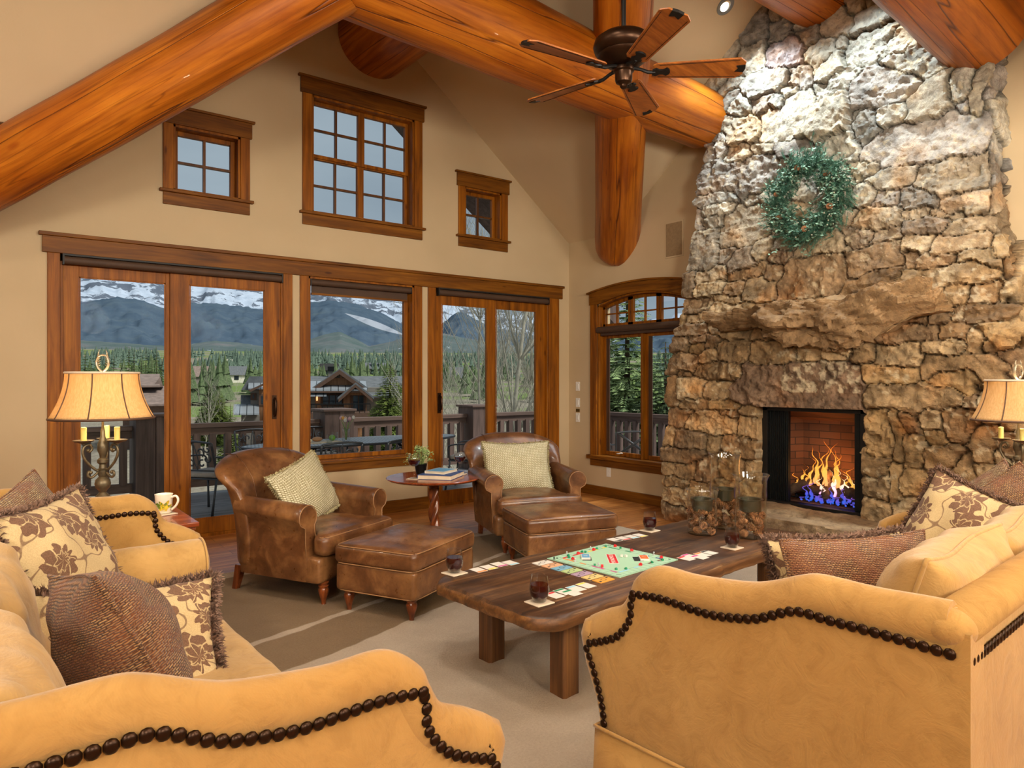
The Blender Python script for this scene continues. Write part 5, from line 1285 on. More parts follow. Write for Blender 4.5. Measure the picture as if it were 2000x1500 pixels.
bars('red', ((2, 0), (2, 2), (2, 3))); bars('yellow', ((2, 5), (2, 6), (2, 8))); bars('green', ((3, 8), (3, 7), (3, 5))); bars('navy', ((3, 2), (3, 0)))
# title across the middle of the board
Mt = Matrix.Rotation(D(45), 4, 'Z')
ttl = MB().box(-.098, .098, -.027, .027, z0 - .0002, z0 + .0008, M=Mt).build('title_border', CM['white'], bg)
MB().box(-.094, .094, -.0235, .0235, z0 + .0006, z0 + .0012, M=Mt).build('title_panel', CM['red'], bg)
def text(parent, body, size, loc, rot, mat_, name='lettering', ext=.0003, sx=1.0):
    c = bpy.data.curves.new(name, 'FONT'); c.body = body; c.size = size; c.align_x = 'CENTER'; c.align_y = 'CENTER'; c.extrude = ext
    f = bpy.data.objects.new('font_source', c); COL.objects.link(f)
    me = bpy.data.meshes.new_from_object(f.evaluated_get(bpy.context.evaluated_depsgraph_get())); bpy.data.objects.remove(f)
    me.materials.clear(); me.materials.append(mat_)
    o = bpy.data.objects.new(name, me); COL.objects.link(o); o.parent = parent; o.location = loc; o.rotation_euler = rot; o.scale = (sx, 1, 1); return o
text(bg, 'MONOPOLY', .034, (0, 0, z0 + .0016), (0, 0, D(45)), CM['white'], 'title_lettering', sx=.96)
def corner_txt(s, x, y, r): text(bg, s, .016, (x, y, z0 + .0002), (0, 0, D(r)), CM['ink'], 'corner_lettering')
corner_txt('GO', S0 - cw / 2, -S0 + cw / 2, 45); corner_txt('JAIL', -S0 + cw / 2, -S0 + cw / 2, -45); corner_txt('FREE\nPARKING', -S0 + cw / 2, S0 - cw / 2, -135); corner_txt('GO TO\nJAIL', S0 - cw / 2, S0 - cw / 2, 135)
MB().box(-.045, .045, -.026, .026, z0 - .0002, z0 + .0003, M=Matrix.Translation((-.10, .10, 0)) @ Mt).build('card_frame', CM['ink'], bg)
MB().box(-.045, .045, -.026, .026, z0 - .0002, z0 + .0003, M=Matrix.Translation((.10, -.10, 0)) @ Mt).build('card_frame', CM['ink'], bg)
zb = bz + .0045
def deck(x, y, c, label, txt):
    t = thing('card_deck', label, 'card deck', (x, y, zb), D(50)); MB().box(-.043, .043, -.025, .025, 0, .010).build('card_stack', CM['white'], t)
    MB().box(-.038, .038, -.021, .021, .010, .0104).build('card_back', CM[c], t); text(t, txt, .03, (0, 0, .0106), (0, 0, 0), CM['white'], 'card_lettering', ext=.0001)
deck(2.700, 2.853, 'cardblue', 'small blue-backed card stack on the board game', '$'); deck(2.937, 2.637, 'cardorange', 'small orange-backed card stack on the board game', '?')
h0 = {}
def token(kind, x, y, rz, label):
    if kind not in h0:
        if kind == 'hotel': mb = MB().prism([(-.0085, 0), (.0085, 0), (.0085, .009), (0, .0145), (-.0085, .009)], -.006, .006, 'y'); n_, m_, c_ = 'toy_hotel', CM['hotel'], 'game piece'
        elif kind == 'house': mb = MB().prism([(-.0058, 0), (.0058, 0), (.0058, .0065), (0, .011), (-.0058, .0065)], -.0055, .0055, 'y'); n_, m_, c_ = 'toy_house', CM['house'], 'game piece'
        else: mb = MB().lathe([(0, 0), (.006, 0), (.006, .002), (.002, .005), (.003, .012), (.0055, .014), (.003, .018), (0, .02)], 12); n_, m_, c_ = 'pewter_token', CM['pewter'], 'game piece'
        o = mb.build(n_, m_, None); tag(o, label, c_, {'hotel': 'red toy hotels on the board', 'house': 'green toy houses on the board', 'pewter': 'pewter tokens on the board'}[kind]); h0[kind] = o
    else: o = h0[kind].copy(); COL.objects.link(o); o['label'] = label
    o.location = (x, y, zb); o.rotation_euler = (0, 0, rz)
rr = random.Random(2)
for x, y in ((2.615, 2.863), (2.721, 2.935), (2.850, 2.943), (3.013, 2.930), (3.014, 2.799), (3.027, 2.590), (2.820, 2.556), (2.631, 2.654)): token('hotel', x, y, rr.uniform(0, 3), 'small red toy hotel standing on the board game')
for x, y in ((2.647, 2.939), (2.622, 2.905), (2.765, 2.952), (2.776, 2.935), (2.885, 2.953), (2.965, 2.960), (3.006, 2.881), (2.991, 2.551), (2.907, 2.552), (2.700, 2.549), (2.655, 2.575), (2.621, 2.700)): token('house', x, y, rr.uniform(0, 3), 'tiny green toy house standing on the board game')
for x, y, w_ in ((2.66, 2.965, 'far left edge of'), (2.85, 2.97, 'far edge of'), (3.045, 2.66, 'right side of'), (2.60, 2.83, 'left side of'), (2.63, 2.68, 'near left side of')): token('pewter', x, y, 0, 'tiny pewter token standing on the %s the board game' % w_)
d0 = None
for k, (x, y) in enumerate(((2.868, 2.738), (2.884, 2.722))):
    if d0 is None:
        d0 = MB().cbox((0, 0, .007), (.013, .013, .013)).build('die', CM['white'], None, bevel=.0015); tag(d0, 'white die beside the red title on the board game', 'die', 'two white dice'); o = d0
    else: o = d0.copy(); COL.objects.link(o)
    o.location = (x, y, zb); o.rotation_euler = (0, 0, .4 + k)
# ---- paper money and property cards
for (x, y), c, w_ in zip(((2.445, 2.922), (2.450, 2.848), (2.457, 2.779), (2.463, 2.708), (2.466, 2.634), (2.471, 2.562), (2.476, 2.488)), ('white', 'peach', 'moneyblue', 'moneygreen', 'lilac', 'buff', 'gold'), ('white', 'peach', 'blue', 'green', 'lilac', 'cream', 'orange')):
    t = thing('play_money', '%s bundle of play money in the row by the board game' % w_, 'play money', (x, y, TZ + .0005), D(3)); MB().box(-.052, .052, -.029, .029, 0, .004).build('note_stack', CM[c], t)
    mb = MB(); mb.lathe([(.012, 0), (.015, 0), (.015, .0003), (.012, .0003)], 20, (0, 0, .004), close=True); mb.box(-.044, -.03, -.02, -.008, .004, .0043); mb.box(.03, .044, .008, .02, .004, .0043); mb.build('printed_mark', CM['ink'], t)
CW, CH = .062, .088
def cards(lst, rz, where):
    for k, (x, y, bar) in enumerate(lst):
        t = thing('property_card', 'card with %s bar, %s' % (bar, where[0] % where[1][k]), 'card', (x, y, TZ + .0006 + .0006 * (k % 3)), rz, where[2])
        MB().box(-CW / 2, CW / 2, -CH / 2, CH / 2, 0, .0005).build('card_paper', CM['white'], t)
        cc = {'a pale grey': 'pewter', 'a magenta': 'pink', 'an orange': 'orange', 'a yellow': 'yellow', 'a green': 'green', 'a red': 'red', 'a light blue': 'sky', 'a black': 'ink'}[bar]
        MB().box(-CW / 2 + .003, CW / 2 - .003, CH / 2 - .02, CH / 2 - .004, .0005, .0008).build('card_bar', CM[cc], t)
od = ('first', 'second', 'third', 'fourth', 'fifth')
cards([(2.09, 3.02, 'an orange'), (2.163, 3.027, 'a yellow'), (2.238, 3.039, 'a magenta'), (2.31, 3.032, 'a light blue')], D(182), ('%s from the far left wine glass', od, 'cards at the far left'))
cards([(3.153, 3.072, 'a black'), (3.225, 3.067, 'a red'), (3.297, 3.062, 'a light blue'), (3.374, 3.062, 'a yellow')], D(178), ('%s from the left along the far table edge', od, 'cards along the far edge'))
cards([(3.142, 2.511, 'a red'), (3.20, 2.53, 'a magenta'), (3.222, 2.481, 'a magenta'), (3.285, 2.51, 'an orange'), (3.355, 2.516, 'a black')], D(4), ('%s from the board toward the right wine glass', od, 'cards near the right wine glass'))
cards([(2.125, 2.455, 'a red'), (2.195, 2.468, 'a green'), (2.212, 2.43, 'a green'), (2.275, 2.471, 'a light blue'), (2.347, 2.479, 'a yellow')], D(4), ('%s from the near left wine glass', od, 'cards in front by the near left glass'))

# ================================================================= side table with books, glasses and plant
M['cherry'] = wood('polished_cherry', (92, 34, 14), (150, 66, 30), (186, 96, 48), 'x', 2, .22, knots=False, coat=.4)
sx, sy, sz = 3.155, 5.235, .604
st = thing('side_table', 'round polished wood side table on a twisted pedestal between the armchairs', 'side table', (sx, sy, 0))
MB().lathe([(0, .578), (.37, .578), (.385, .582), (.405, .592), (.41, .598), (.405, .603), (.39, .604), (0, .604)], 64).build('tabletop', M['cherry'], st, smooth=True, angle=30)
MB().lathe([(0, .55), (.10, .55), (.11, .578), (0, .578)], 24).build('top_block', M['leg'], st)
def twist(u, v_):
    z = lerp(.08, .50, v_); a = u * 2 * PI; r = .036 + .013 * math.cos(3 * a - v_ * 16) ; return (r * math.cos(a), r * math.sin(a), z)
mb = MB(); mb.grid(twist, 36, 60, cu=True); mb.lathe([(.03, .50), (.045, .505), (.045, .52), (.036, .53), (.05, .55), (0, .55)], 24); mb.lathe([(0, .06), (.05, .06), (.05, .08), (.034, .085)], 24)
mb.build('pedestal', M['leg'], st, smooth=True, angle=50)
for k in range(3):
    a = 2 * PI * k / 3 + .5; mb = MB(); mb.tube([(0.02 * math.cos(a), .02 * math.sin(a), .09), (.12 * math.cos(a), .12 * math.sin(a), .085), (.21 * math.cos(a), .21 * math.sin(a), .04), (.27 * math.cos(a), .27 * math.sin(a), .022)], [.028, .024, .02, .022], 10); mb.build('foot', M['leg'], st, smooth=True)
def stemware(x, y, label):
    t = thing('wine_glass', label, 'wine glass', (x, y, sz + .0075), 0, 'stemmed glasses of red wine')
    pr = [(0, 0), (.036, 0), (.037, .002), (.012, .006), (.0042, .014), (.0035, .05), (.0038, .092), (.010, .098), (.032, .112), (.046, .138), (.0475, .155), (.043, .18), (.037, .202), (.0365, .202), (.0422, .18), (.0465, .155), (.045, .138), (.031, .1135), (.009, .101), (0, .101)]
    MB().lathe([(a * 1.12, b) for a, b in pr], 36).build('glass', M['glass'], t, smooth=True, angle=50)
    MB().lathe([(0, .1025), (.010, .1025), (.033, .115), (.049, .139), (.0508, .152), (0, .152)], 36).build('wine', M['wine'], t, smooth=True, angle=40)
    c = thing('coaster', label.replace('stemmed glass of red wine', 'pale coaster under the stemmed glass'), 'coaster', (x, y, sz + .0005), D(35), 'coasters')
    MB().box(-.052, .052, -.052, .052, 0, .0065).build('coaster_pad', M['coaster'], c, bevel=.003)
stemware(2.945, 5.21, 'stemmed glass of red wine on the left of the side table')
stemware(3.40, 5.20, 'stemmed glass of red wine on the right of the side table')
M['bookblue'] = plain('navy_cloth_cover', (44, 74, 128), .5); M['paper'] = plain('page_block', (222, 206, 178), .8)
def book(name, label, x, y, z, w, d, h, rz, cover, spine_txt=None, tcol='white'):
    t = thing(name, label, 'book', (x, y, z), rz); mb = MB(); c = .003
    mb.box(-w / 2, w / 2, -d / 2, d / 2, 0, c); mb.box(-w / 2, w / 2, -d / 2, d / 2, h - c, h); mb.box(-w / 2, -w / 2 + c, -d / 2, d / 2, c, h - c); mb.build('cover', cover, t, bevel=.001)
    MB().box(-w / 2 + c, w / 2 - .005, -d / 2 + .005, d / 2 - .005, c, h - c).build('pages', M['paper'], t)
    if spine_txt: text(t, spine_txt, h * .75, (-w / 2 - .0006, 0, h / 2), (PI / 2, 0, -PI / 2), CM[tcol], 'spine_lettering')
    return t
b1 = book('coffee_table_book', 'large dark blue hardcover book lying flat on the side table', 3.19, 5.165, sz + .0005, .30, .36, .038, D(-52), M['bookblue'])
text(b1, 'AMERICA’S', .028, (-.1506, 0, .019), (PI / 2, 0, -PI / 2), CM['pewter'], 'spine_lettering')
b2 = book('paperback_book', 'smaller white and blue paperback with a red spine mark, on top of the blue book', 3.20, 5.185, sz + .0392, .19, .24, .022, D(-62), CM['white'])
MB().box(-.085, .085, -.11, .10, .022, .0224).build('cover_picture', CM['cardblue'], b2); MB().box(-.0955, -.0948, -.118, -.095, .001, .021).build('spine_mark', CM['red'], b2)
text(b2, 'COLORADO', .017, (-.0956, .01, .011), (PI / 2, 0, -PI / 2), CM['red'], 'spine_lettering')
pp = thing('potted_plant', 'small leafy green plant with cream buds in a dark pot on the side table', 'plant', (3.155, 5.46, sz))
MB().lathe([(0, 0), (.042, 0), (.056, .085), (.058, .09), (.052, .09), (.05, .075), (0, .075)], 28).build('pot', M['black'], pp, smooth=True, angle=40)
M['leaf'] = plain('light_green_leaf', (138, 158, 96), .6, var=.4, scale=30); M['bud'] = plain('cream_bud', (226, 218, 160), .6)
mb = MB(); mb2 = MB(); rr = random.Random(5); mbs = MB()
for k in range(60):
    a = rr.uniform(0, 2 * PI); e = rr.uniform(.15, 1.5); r = rr.uniform(.06, .135); tip = Vector((r * math.cos(a) * math.cos(e), r * math.sin(a) * math.cos(e), .09 + .14 * math.sin(e) * rr.uniform(.7, 1.15)))
    mbs.tube([(0.01 * math.cos(a), .01 * math.sin(a), .07), tip * .6 + Vector((0, 0, .04)), tip], .0015, 4)
    for q in range(7):
        c = tip + Vector((rr.gauss(0, .014), rr.gauss(0, .014), rr.gauss(0, .013))); d1 = Vector((rr.gauss(0, 1), rr.gauss(0, 1), rr.gauss(0, 1))).normalized(); d2 = d1.orthogonal().normalized(); s_ = rr.uniform(.008, .014)
        mb.add([c - d1 * s_, c - d2 * s_ * .6, c + d1 * s_, c + d2 * s_ * .6], [(0, 1, 2, 3)])
    if k % 2: mb2.sphere(tip + Vector((0, 0, .008)), rr.uniform(.004, .007), 6)
mb.build('foliage', M['leaf'], pp, fix=False); mbs.build('stems', M['leaf'], pp); mb2.build('buds', M['bud'], pp, smooth=True)

# ================================================================= end table, mug, lamps
et = thing('end_table', 'carved cherry wood end table beyond the left sofa, below the lamp', 'end table', (.56, 4.38, 0))
MB().box(-.40, .40, -.36, .36, .655, .68).build('tabletop', M['cherry'], et, bevel=.006)
MB().box(-.37, .37, -.33, .33, .10, .655).build('cabinet_body', M['cherry'], et, bevel=.003)
mb = MB(); mb.box(-.385, .385, -.345, .345, .635, .655); mb.box(-.385, .385, -.345, .345, .06, .12); mb.build('moulding', M['leg'], et, bevel=.004)
for z in (.52,):
    f = MB().box(.37, .385, -.30, .30, .45, .62).build('drawer', M['cherry'], et, bevel=.003); MB().sphere((.398, 0, .535), .014, 12).build('knob', M['bronze'], f, smooth=True)
f = MB().box(.37, .385, -.30, .30, .14, .43).build('door', M['cherry'], et, bevel=.003); MB().sphere((.398, .24, .32), .012, 12).build('knob', M['bronze'], f, smooth=True)
mb = MB(); mb.box(-.31, .31, -.345, -.33, .15, .62); mb.build('side_panel', M['leg'], et, bevel=.004)
mg = thing('mug', 'white mug painted with yellow and green leaves on the end table', 'mug', (.852, 4.37, .688))
M['glaze'] = plain('white_glaze', (236, 228, 208), .2, var=.02)
MB().lathe([(0, 0), (.036, 0), (.042, .006), (.047, .10), (.0485, .108), (.046, .108), (.044, .10), (.039, .01), (0, .008)], 36).build('cup', M['glaze'], mg, smooth=True, angle=50)
hd = [(.046, 0, .09), (.075, 0, .098), (.088, 0, .075), (.075, 0, .045), (.048, 0, .02)]
Mh = Matrix.Rotation(D(-45), 4, 'Z'); MB().tube([Mh @ p for p in spline(hd, 20)], .0065, 8).build('handle', M['glaze'], mg, smooth=True)
mb = MB(); mb2 = MB(); rr = random.Random(8)
for k in range(16):
    a = rr.uniform(-2.5, -.9) ; z = rr.uniform(.02, .06); r = .0425 + .05 * z * 1.0 + .0012; ln_ = rr.uniform(.015, .035); th_ = rr.uniform(.2, 2.9)
    pts = []
    for q in range(9):
        w = 2 * PI * q / 9; uu = ln_ * math.cos(w); vv = ln_ * .32 * math.sin(w); da = (uu * math.cos(th_) - vv * math.sin(th_)) / r; dz = uu * math.sin(th_) + vv * math.cos(th_); zq = min(.09, max(.008, z + dz)); rq = .0425 + .05 * zq + .0012
        pts.append((rq * math.cos(a + da), rq * math.sin(a + da), zq))
    (mb if k % 3 else mb2).add(pts, [tuple(range(9))])
mb.build('painted_leaf', plain('yellow_paint', (206, 176, 40), .3, var=.4, scale=40), mg); mb2.build('painted_leaf', plain('green_paint', (96, 116, 34), .3), mg)
c = thing('coaster', 'pale coaster under the mug on the end table', 'coaster', (.852, 4.37, .6805), D(15), 'coasters'); MB().box(-.055, .055, -.055, .055, 0, .0065).build('coaster_pad', M['coaster'], c, bevel=.003)
t = NT('linen_shade'); v = t.coord((1, 1, 1)); n = t.noise(t.coord((160, 160, 20)), 1, 2)
col = t.mix(.3, lin((222, 190, 138)), t.ramp(n, [(.35, lin((186, 150, 98))), (.65, lin((238, 212, 164)))]))
df = t.n('BsdfDiffuse'); tl = t.n('BsdfTranslucent'); mx = t.n('MixShader'); mx.inputs[0].default_value = .45; t.l(col, df.inputs[0]); t.l(col, tl.inputs[0]); t.l(df.outputs[0], mx.inputs[1]); t.l(tl.outputs[0], mx.inputs[2]); t.l(mx.outputs[0], t.t.nodes['Material Output'].inputs[0]); M['linen'] = t.m
M['trimbrown'] = plain('shade_binding', (84, 58, 40), .7); M['pewterm'] = plain('antique_bronze', (104, 92, 70), .42, .6, .35, 30); M['candle'] = plain('candle_sleeve', (226, 210, 120), .5)
def lamp(x, y, z, label, rz=0.0):
    t = thing('table_lamp', label, 'table lamp', (x, y, z), rz, 'pair of bronze candelabra lamps')
    H0, H1 = .565, .80
    def rad(w): return .168 + .072 * (1 - w) ** 1.9
    NS = 48; mb = MB()
    def sh(u, v_):
        a = u * 2 * PI; r = rad(v_) * (1 + .010 * math.cos(8 * a)); return (r * math.cos(a), r * math.sin(a) * .98, lerp(H0, H1, v_))
    mb.grid(sh, 64, 14, cu=True); s = mb.build('lamp_shade', M['linen'], t, smooth=True, fix=False)
    md = s.modifiers.new('t', 'SOLIDIFY'); md.thickness = .0015
    for k in range(8):
        a = 2 * PI * (k + .5) / 8; pts = [((rad(w) * .992 + .001) * math.cos(a), (rad(w) * .992 + .001) * math.sin(a) * .98, lerp(H0, H1, w)) for w in [j / 10 for j in range(11)]]
        MB().tube(pts, .0032, 6).build('rib_binding', M['trimbrown'], s, smooth=True)
    for w, zq, rr_ in ((0, H0, .006), (1, H1, .006)):
        MB().tube([((rad(w) + .001) * math.cos(a), (rad(w) + .001) * math.sin(a) * .98, zq) for a in [2 * PI * j / 48 for j in range(48)]], rr_, 8, closed=True).build('edge_binding', M['trimbrown'] if w == 0 else M['coaster'], s, smooth=True)
    st_ = [(0, .15), (.036, .15), (.038, .155), (.03, .165), (.016, .18), (.020, .19), (.034, .205), (.038, .225), (.034, .245), (.018, .262), (.022, .27), (.022, .295), (.028, .30), (.018, .305), (.016, .325), (.026, .335), (.026, .35), (.014, .36), (.016, .375), (.026, .40), (.024, .43), (.012, .47), (.010, .50), (.006, .52), (.006, .79), (0, .79)]
    MB().lathe(st_, 28).build('stem', M['pewterm'], t, smooth=True, angle=35)
    for k in range(3):
        a0 = D(-50) + 2 * PI * k / 3; ca, sa = math.cos(a0), math.sin(a0)
        arm = [(.022, .285), (.05, .262), (.068, .27), (.066, .29), (.056, .287)]
        main_ = [(.02, .29), (.045, .31), (.075, .345), (.092, .385), (.086, .42), (.062, .43), (.050, .41), (.060, .395), (.068, .402)]
        mb = MB(); mb.tube([(r * ca, r * sa, h) for r, h in spline(arm, 24)], .0065, 8); mb.tube([(r * ca, r * sa, h) for r, h in spline(main_, 44)], .0068, 8)
        mb.sphere((.056 * ca, .056 * sa, .287), .010, 10); mb.sphere((.068 * ca, .068 * sa, .402), .010, 10)
        am = mb.build('scroll_arm', M['pewterm'], t, smooth=True)
        c = (.088 * ca, .088 * sa)
        MB().lathe([(0, .43), (.008, .43), (.012, .438), (.044, .448), (.050, .455), (.046, .456), (.012, .452), (0, .452)], 24, (c[0], c[1], 0)).build('drip_pan', M['pewterm'], am, smooth=True, angle=40)
        MB().lathe([(0, .452), (.0135, .452), (.0135, .52), (.004, .522), (0, .522)], 16, (c[0], c[1], 0)).build('candle', M['candle'], am, smooth=True, angle=40)
        # acanthus feet
        ft = [(.02, .15), (.055, .135), (.095, .10), (.118, .05), (.135, .015), (.155, .02)]
        P_ = spline(ft, 20); mb = MB(); vs = []; a1 = a0 + PI / 3; ca, sa = math.cos(a1), math.sin(a1)
        mb.tube([(p.x * ca, p.x * sa, p.y) for p in P_], [.008] * 6 + [.010] * 14, 8)
        for q in range(3, 19):
            p = P_[q]; w = .018 * math.sin(PI * q / 20) * (1.2 if q % 2 else .7)
            for s2 in (-1, 1):
                b = Vector((p.x * ca, p.x * sa, p.y)); o = Vector((-sa, ca, 0)) * s2; mb.add([b, b + o * w + Vector((0, 0, .006)), b + o * w * 1.2 + Vector((.008 * ca, .008 * sa, -.002)), b + Vector((.01 * ca, .01 * sa, -.003))], [(0, 1, 2, 3)])
        mb.build('leaf_foot', M['pewterm'], t, smooth=True, angle=60)
    # finial: curled leaf loop
    mb = MB(); ring = [(0, 0, .805), (.022, 0, .825), (.032, 0, .855), (.022, 0, .885), (0.004, 0, .893), (-.004, 0, .893), (-.022, 0, .885), (-.032, 0, .855), (-.022, 0, .825), (0, 0, .805)]
    mb.tube(spline(ring, 40), .005, 8, flat=1.8)
    for s2 in (-1, 1):
        for q in range(5): z_ = .83 + .012 * q; mb.tube([(s2 * .030, 0, z_), (s2 * .012, .0, z_ + .012)], [.003, .001], 5)
        mb.tube([(s2 * .024, 0, .882), (s2 * .022, 0, .905), (s2 * .016, 0, .922)], [.006, .004, .001], 6)
    mb.lathe([(0, .79), (.008, .79), (.008, .80), (.004, .805), (0, .806)], 12)
    Mz = Matrix.Rotation(D(-40), 4, 'Z'); mb.v = [tuple(Mz @ Vector(p)) for p in mb.v]; mb.build('finial', M['glaze'] if False else plain('silvered_leaf', (176, 164, 140), .3, .6), t, smooth=True)
    light('lamp_bulb', 'POINT', (x, y, z + .68), 14, (1.0, .84, .60), .035)
lamp(.527, 4.19, .681, 'bronze candelabra table lamp with bell shade, left, in front of the sliding door')
lamp(4.90, 1.475, .64, 'bronze candelabra table lamp with bell shade at the right edge beside the chimney', D(20))
et2 = thing('end_table', 'wooden end table under the right lamp, mostly hidden behind the right sofa', 'end table', (4.92, 1.47, 0))
MB().box(-.32, .32, -.32, .32, .615, .64).build('tabletop', M['cherry'], et2, bevel=.006); MB().box(-.29, .29, -.29, .29, .10, .615).build('cabinet_body', M['cherry'], et2, bevel=.003)
for sx_ in (-.27, .27):
    for sy_ in (-.27, .27): MB().box(sx_ - .025, sx_ + .025, sy_ - .025, sy_ + .025, 0, .10).build('leg', M['leg'], et2)

# ================================================================= ceiling fan, recessed lamps, wreath
fx, fy, fz = 2.99, 2.84, 3.23
fan = thing('ceiling_fan', 'five-blade wooden ceiling fan with bronze motor hanging from the vault', 'ceiling fan', (fx, fy, fz))
MB().tube([(0, 0, .20), (0, 0, 1.75)], .0135, 14).build('downrod', M['black'], fan, smooth=True, angle=50)
MB().lathe([(0, .235), (.03, .235), (.045, .222), (.05, .215), (.135, .205), (.168, .18), (.177, .15), (.168, .12), (.145, .10), (.152, .095), (.146, .08), (.10, .045), (.06, .03), (0, .03)], 48).build('motor_housing', M['bronze'], fan, smooth=True, angle=40)
mb = MB()
for k in range(16):
    a = 2 * PI * k / 16; mb.tube([(.13 * math.cos(a), .13 * math.sin(a), .083), (.075 * math.cos(a + .15), .075 * math.sin(a + .15), .045)], .006, 6)
mb.build('vent_rib', M['black'], fan, smooth=True)
MB().lathe([(0, .03), (.055, .03), (.06, .02), (.06, .005), (.05, -.002), (.05, -.045), (.045, -.06), (.03, -.068), (.022, -.075), (.022, -.085), (.012, -.095), (0, -.097)], 36).build('switch_housing', M['bronze'], fan, smooth=True, angle=40)
M['blade'] = wood('fan_blade_wood', (96, 48, 14), (150, 84, 28), (182, 112, 44), 'x', 1.5, .35, knots=False)
for k in range(5):
    A_ = D(30 + 72 * k); Mz = Matrix.Rotation(A_, 4, 'Z') @ Matrix.Rotation(D(-13), 4, 'X')
    mb = MB(); ol = [(.165, -.05), (.185, -.062), (.65, -.086), (.685, -.052), (.685, .052), (.65, .086), (.185, .062), (.165, .05)]
    mb.prism(ol, 0, .008, M=Mz); bl = mb.build('blade', M['blade'], fan, bevel=.001)
    mb = MB(); inl = [(.19, -.048), (.61, -.060), (.62, .060), (.19, .048)]
    for s2 in (-1, 1): mb.tube([Mz @ Vector((.20, s2 * .050, -.0005)), Mz @ Vector((.645, s2 * .072, -.0005))], .0018, 4)
    mb.build('inlay_line', M['black'], bl)
    mb = MB(); mb.prism([(.635, -.025), (.685, -.032), (.69, 0), (.685, .032), (.635, .025), (.65, 0)], -.003, .011, M=Mz); mb.build('tip_cap', M['black'], bl)
    mb = MB(); mb.tube([Matrix.Rotation(A_, 4, 'Z') @ Vector(p) for p in ((.05, 0, .025), (.10, 0, .012), (.14, 0, -.004), (.18, 0, -.006))], [.012, .010, .011, .010], 8)
    mb.prism([(.165, -.02), (.185, -.032), (.205, -.018), (.225, -.018), (.245, -.032), (.26, -.02), (.265, 0), (.26, .02), (.245, .032), (.225, .018), (.205, .018), (.185, .032), (.165, .02)], -.010, -.001, M=Mz)
    mb.build('blade_bracket', M['black'], bl, smooth=True, angle=40)
t = NT('lamp_lens'); M['lens'] = t.done((1, 1, 1, 1), .5, emit=(1.0, .98, .92, 1), emit_s=14.0)
def recessed(x, y, label):
    z = roofC(y); t = thing('recessed_light', label, 'ceiling light', (x, y, z - .002)); t.rotation_euler = (-math.atan(PIT) if True else 0, 0, 0)
    MB().lathe([(.052, -.004), (.085, -.006), (.088, 0), (.085, .004), (.05, .03)], 36, close=True).build('trim_ring', plain('grey_can_trim', (120, 118, 112), .4, .3), t, smooth=True, angle=40)
    MB().lathe([(0, -.002), (.04, -.002), (.045, .004), (0, .004)], 28, (0.0, .012, 0)).build('lamp_face', M['lens'], t, smooth=True)
recessed(5.41, 3.88, 'round recessed spotlight in the sloping ceiling left of the chimney top')
wr = thing('wreath', 'round evergreen wreath hanging on the stone chimney above the mantel', 'wreath', (5.70, 3.245, 3.0))
M['needle'] = plain('blue_green_needles', (62, 104, 84), .7, var=.45, scale=25); M['needle2'] = plain('pale_sage_leaf', (122, 156, 132), .7, var=.3, scale=25)
rr = random.Random(12); mb = MB(); mb2 = MB(); mb3 = MB()
mb3.tube([(.0, .275 * math.cos(a), .275 * math.sin(a)) for a in [2 * PI * k / 40 for k in range(40)]], .02, 8, closed=True)
for k in range(1150):
    a = rr.uniform(0, 2 * PI); R0 = rr.gauss(.268, .058); base = Vector((rr.gauss(-.02, .03), R0 * math.cos(a), R0 * math.sin(a)))
    dr = Vector((rr.uniform(-1.0, .25), math.cos(a) * rr.gauss(.35, .8) - math.sin(a) * .7, math.sin(a) * rr.gauss(.35, .8) + math.cos(a) * .7)).normalized(); Ls = rr.uniform(.07, .13); s_ = dr.orthogonal().normalized()
    if k % 3:
        for q in range(40):
            u = rr.random(); p = base + dr * Ls * u; w = Matrix.Rotation(rr.uniform(0, 2 * PI), 3, dr) @ s_; e = p + (w * .8 + dr * .9).normalized() * rr.uniform(.022, .042); o = w.cross(dr).normalized() * .0022
            mb.add([p - o, p + o, e], [(0, 1, 2)])
    else:
        for q in range(9):
            p = base + dr * Ls * rr.random(); d1 = Vector((rr.gauss(-.3, 1), rr.gauss(0, 1), rr.gauss(0, 1))).normalized(); d2 = d1.orthogonal().normalized(); z_ = rr.uniform(.013, .023); mb2.add([p, p + d1 * z_ + d2 * z_ * .5, p + d1 * z_ * 1.8, p + d1 * z_ - d2 * z_ * .5], [(0, 1, 2, 3)])
mb3.build('wire_ring', M['needle'], wr, smooth=True)
mb.build('needles', M['needle'], wr, fix=False); mb2.build('sage_leaves', M['needle2'], wr, fix=False)
mb = MB()
for k in range(80):
    a = rr.uniform(0, 2 * PI); R0 = rr.gauss(.27, .05); mb.sphere((rr.uniform(-.10, -.05), R0 * math.cos(a), R0 * math.sin(a)), rr.uniform(.004, .007), 6)
mb.build('berries', plain('frosted_berry', (190, 186, 166), .6), wr, smooth=True)
for k in range(6):
    a = k * 1.1 + .3; o = pinecone().build('pine_cone', M['cone'], wr, fix=False); o.location = (-.085, .27 * math.cos(a), .27 * math.sin(a)); o.rotation_euler = (k, 1.3, k * 2)
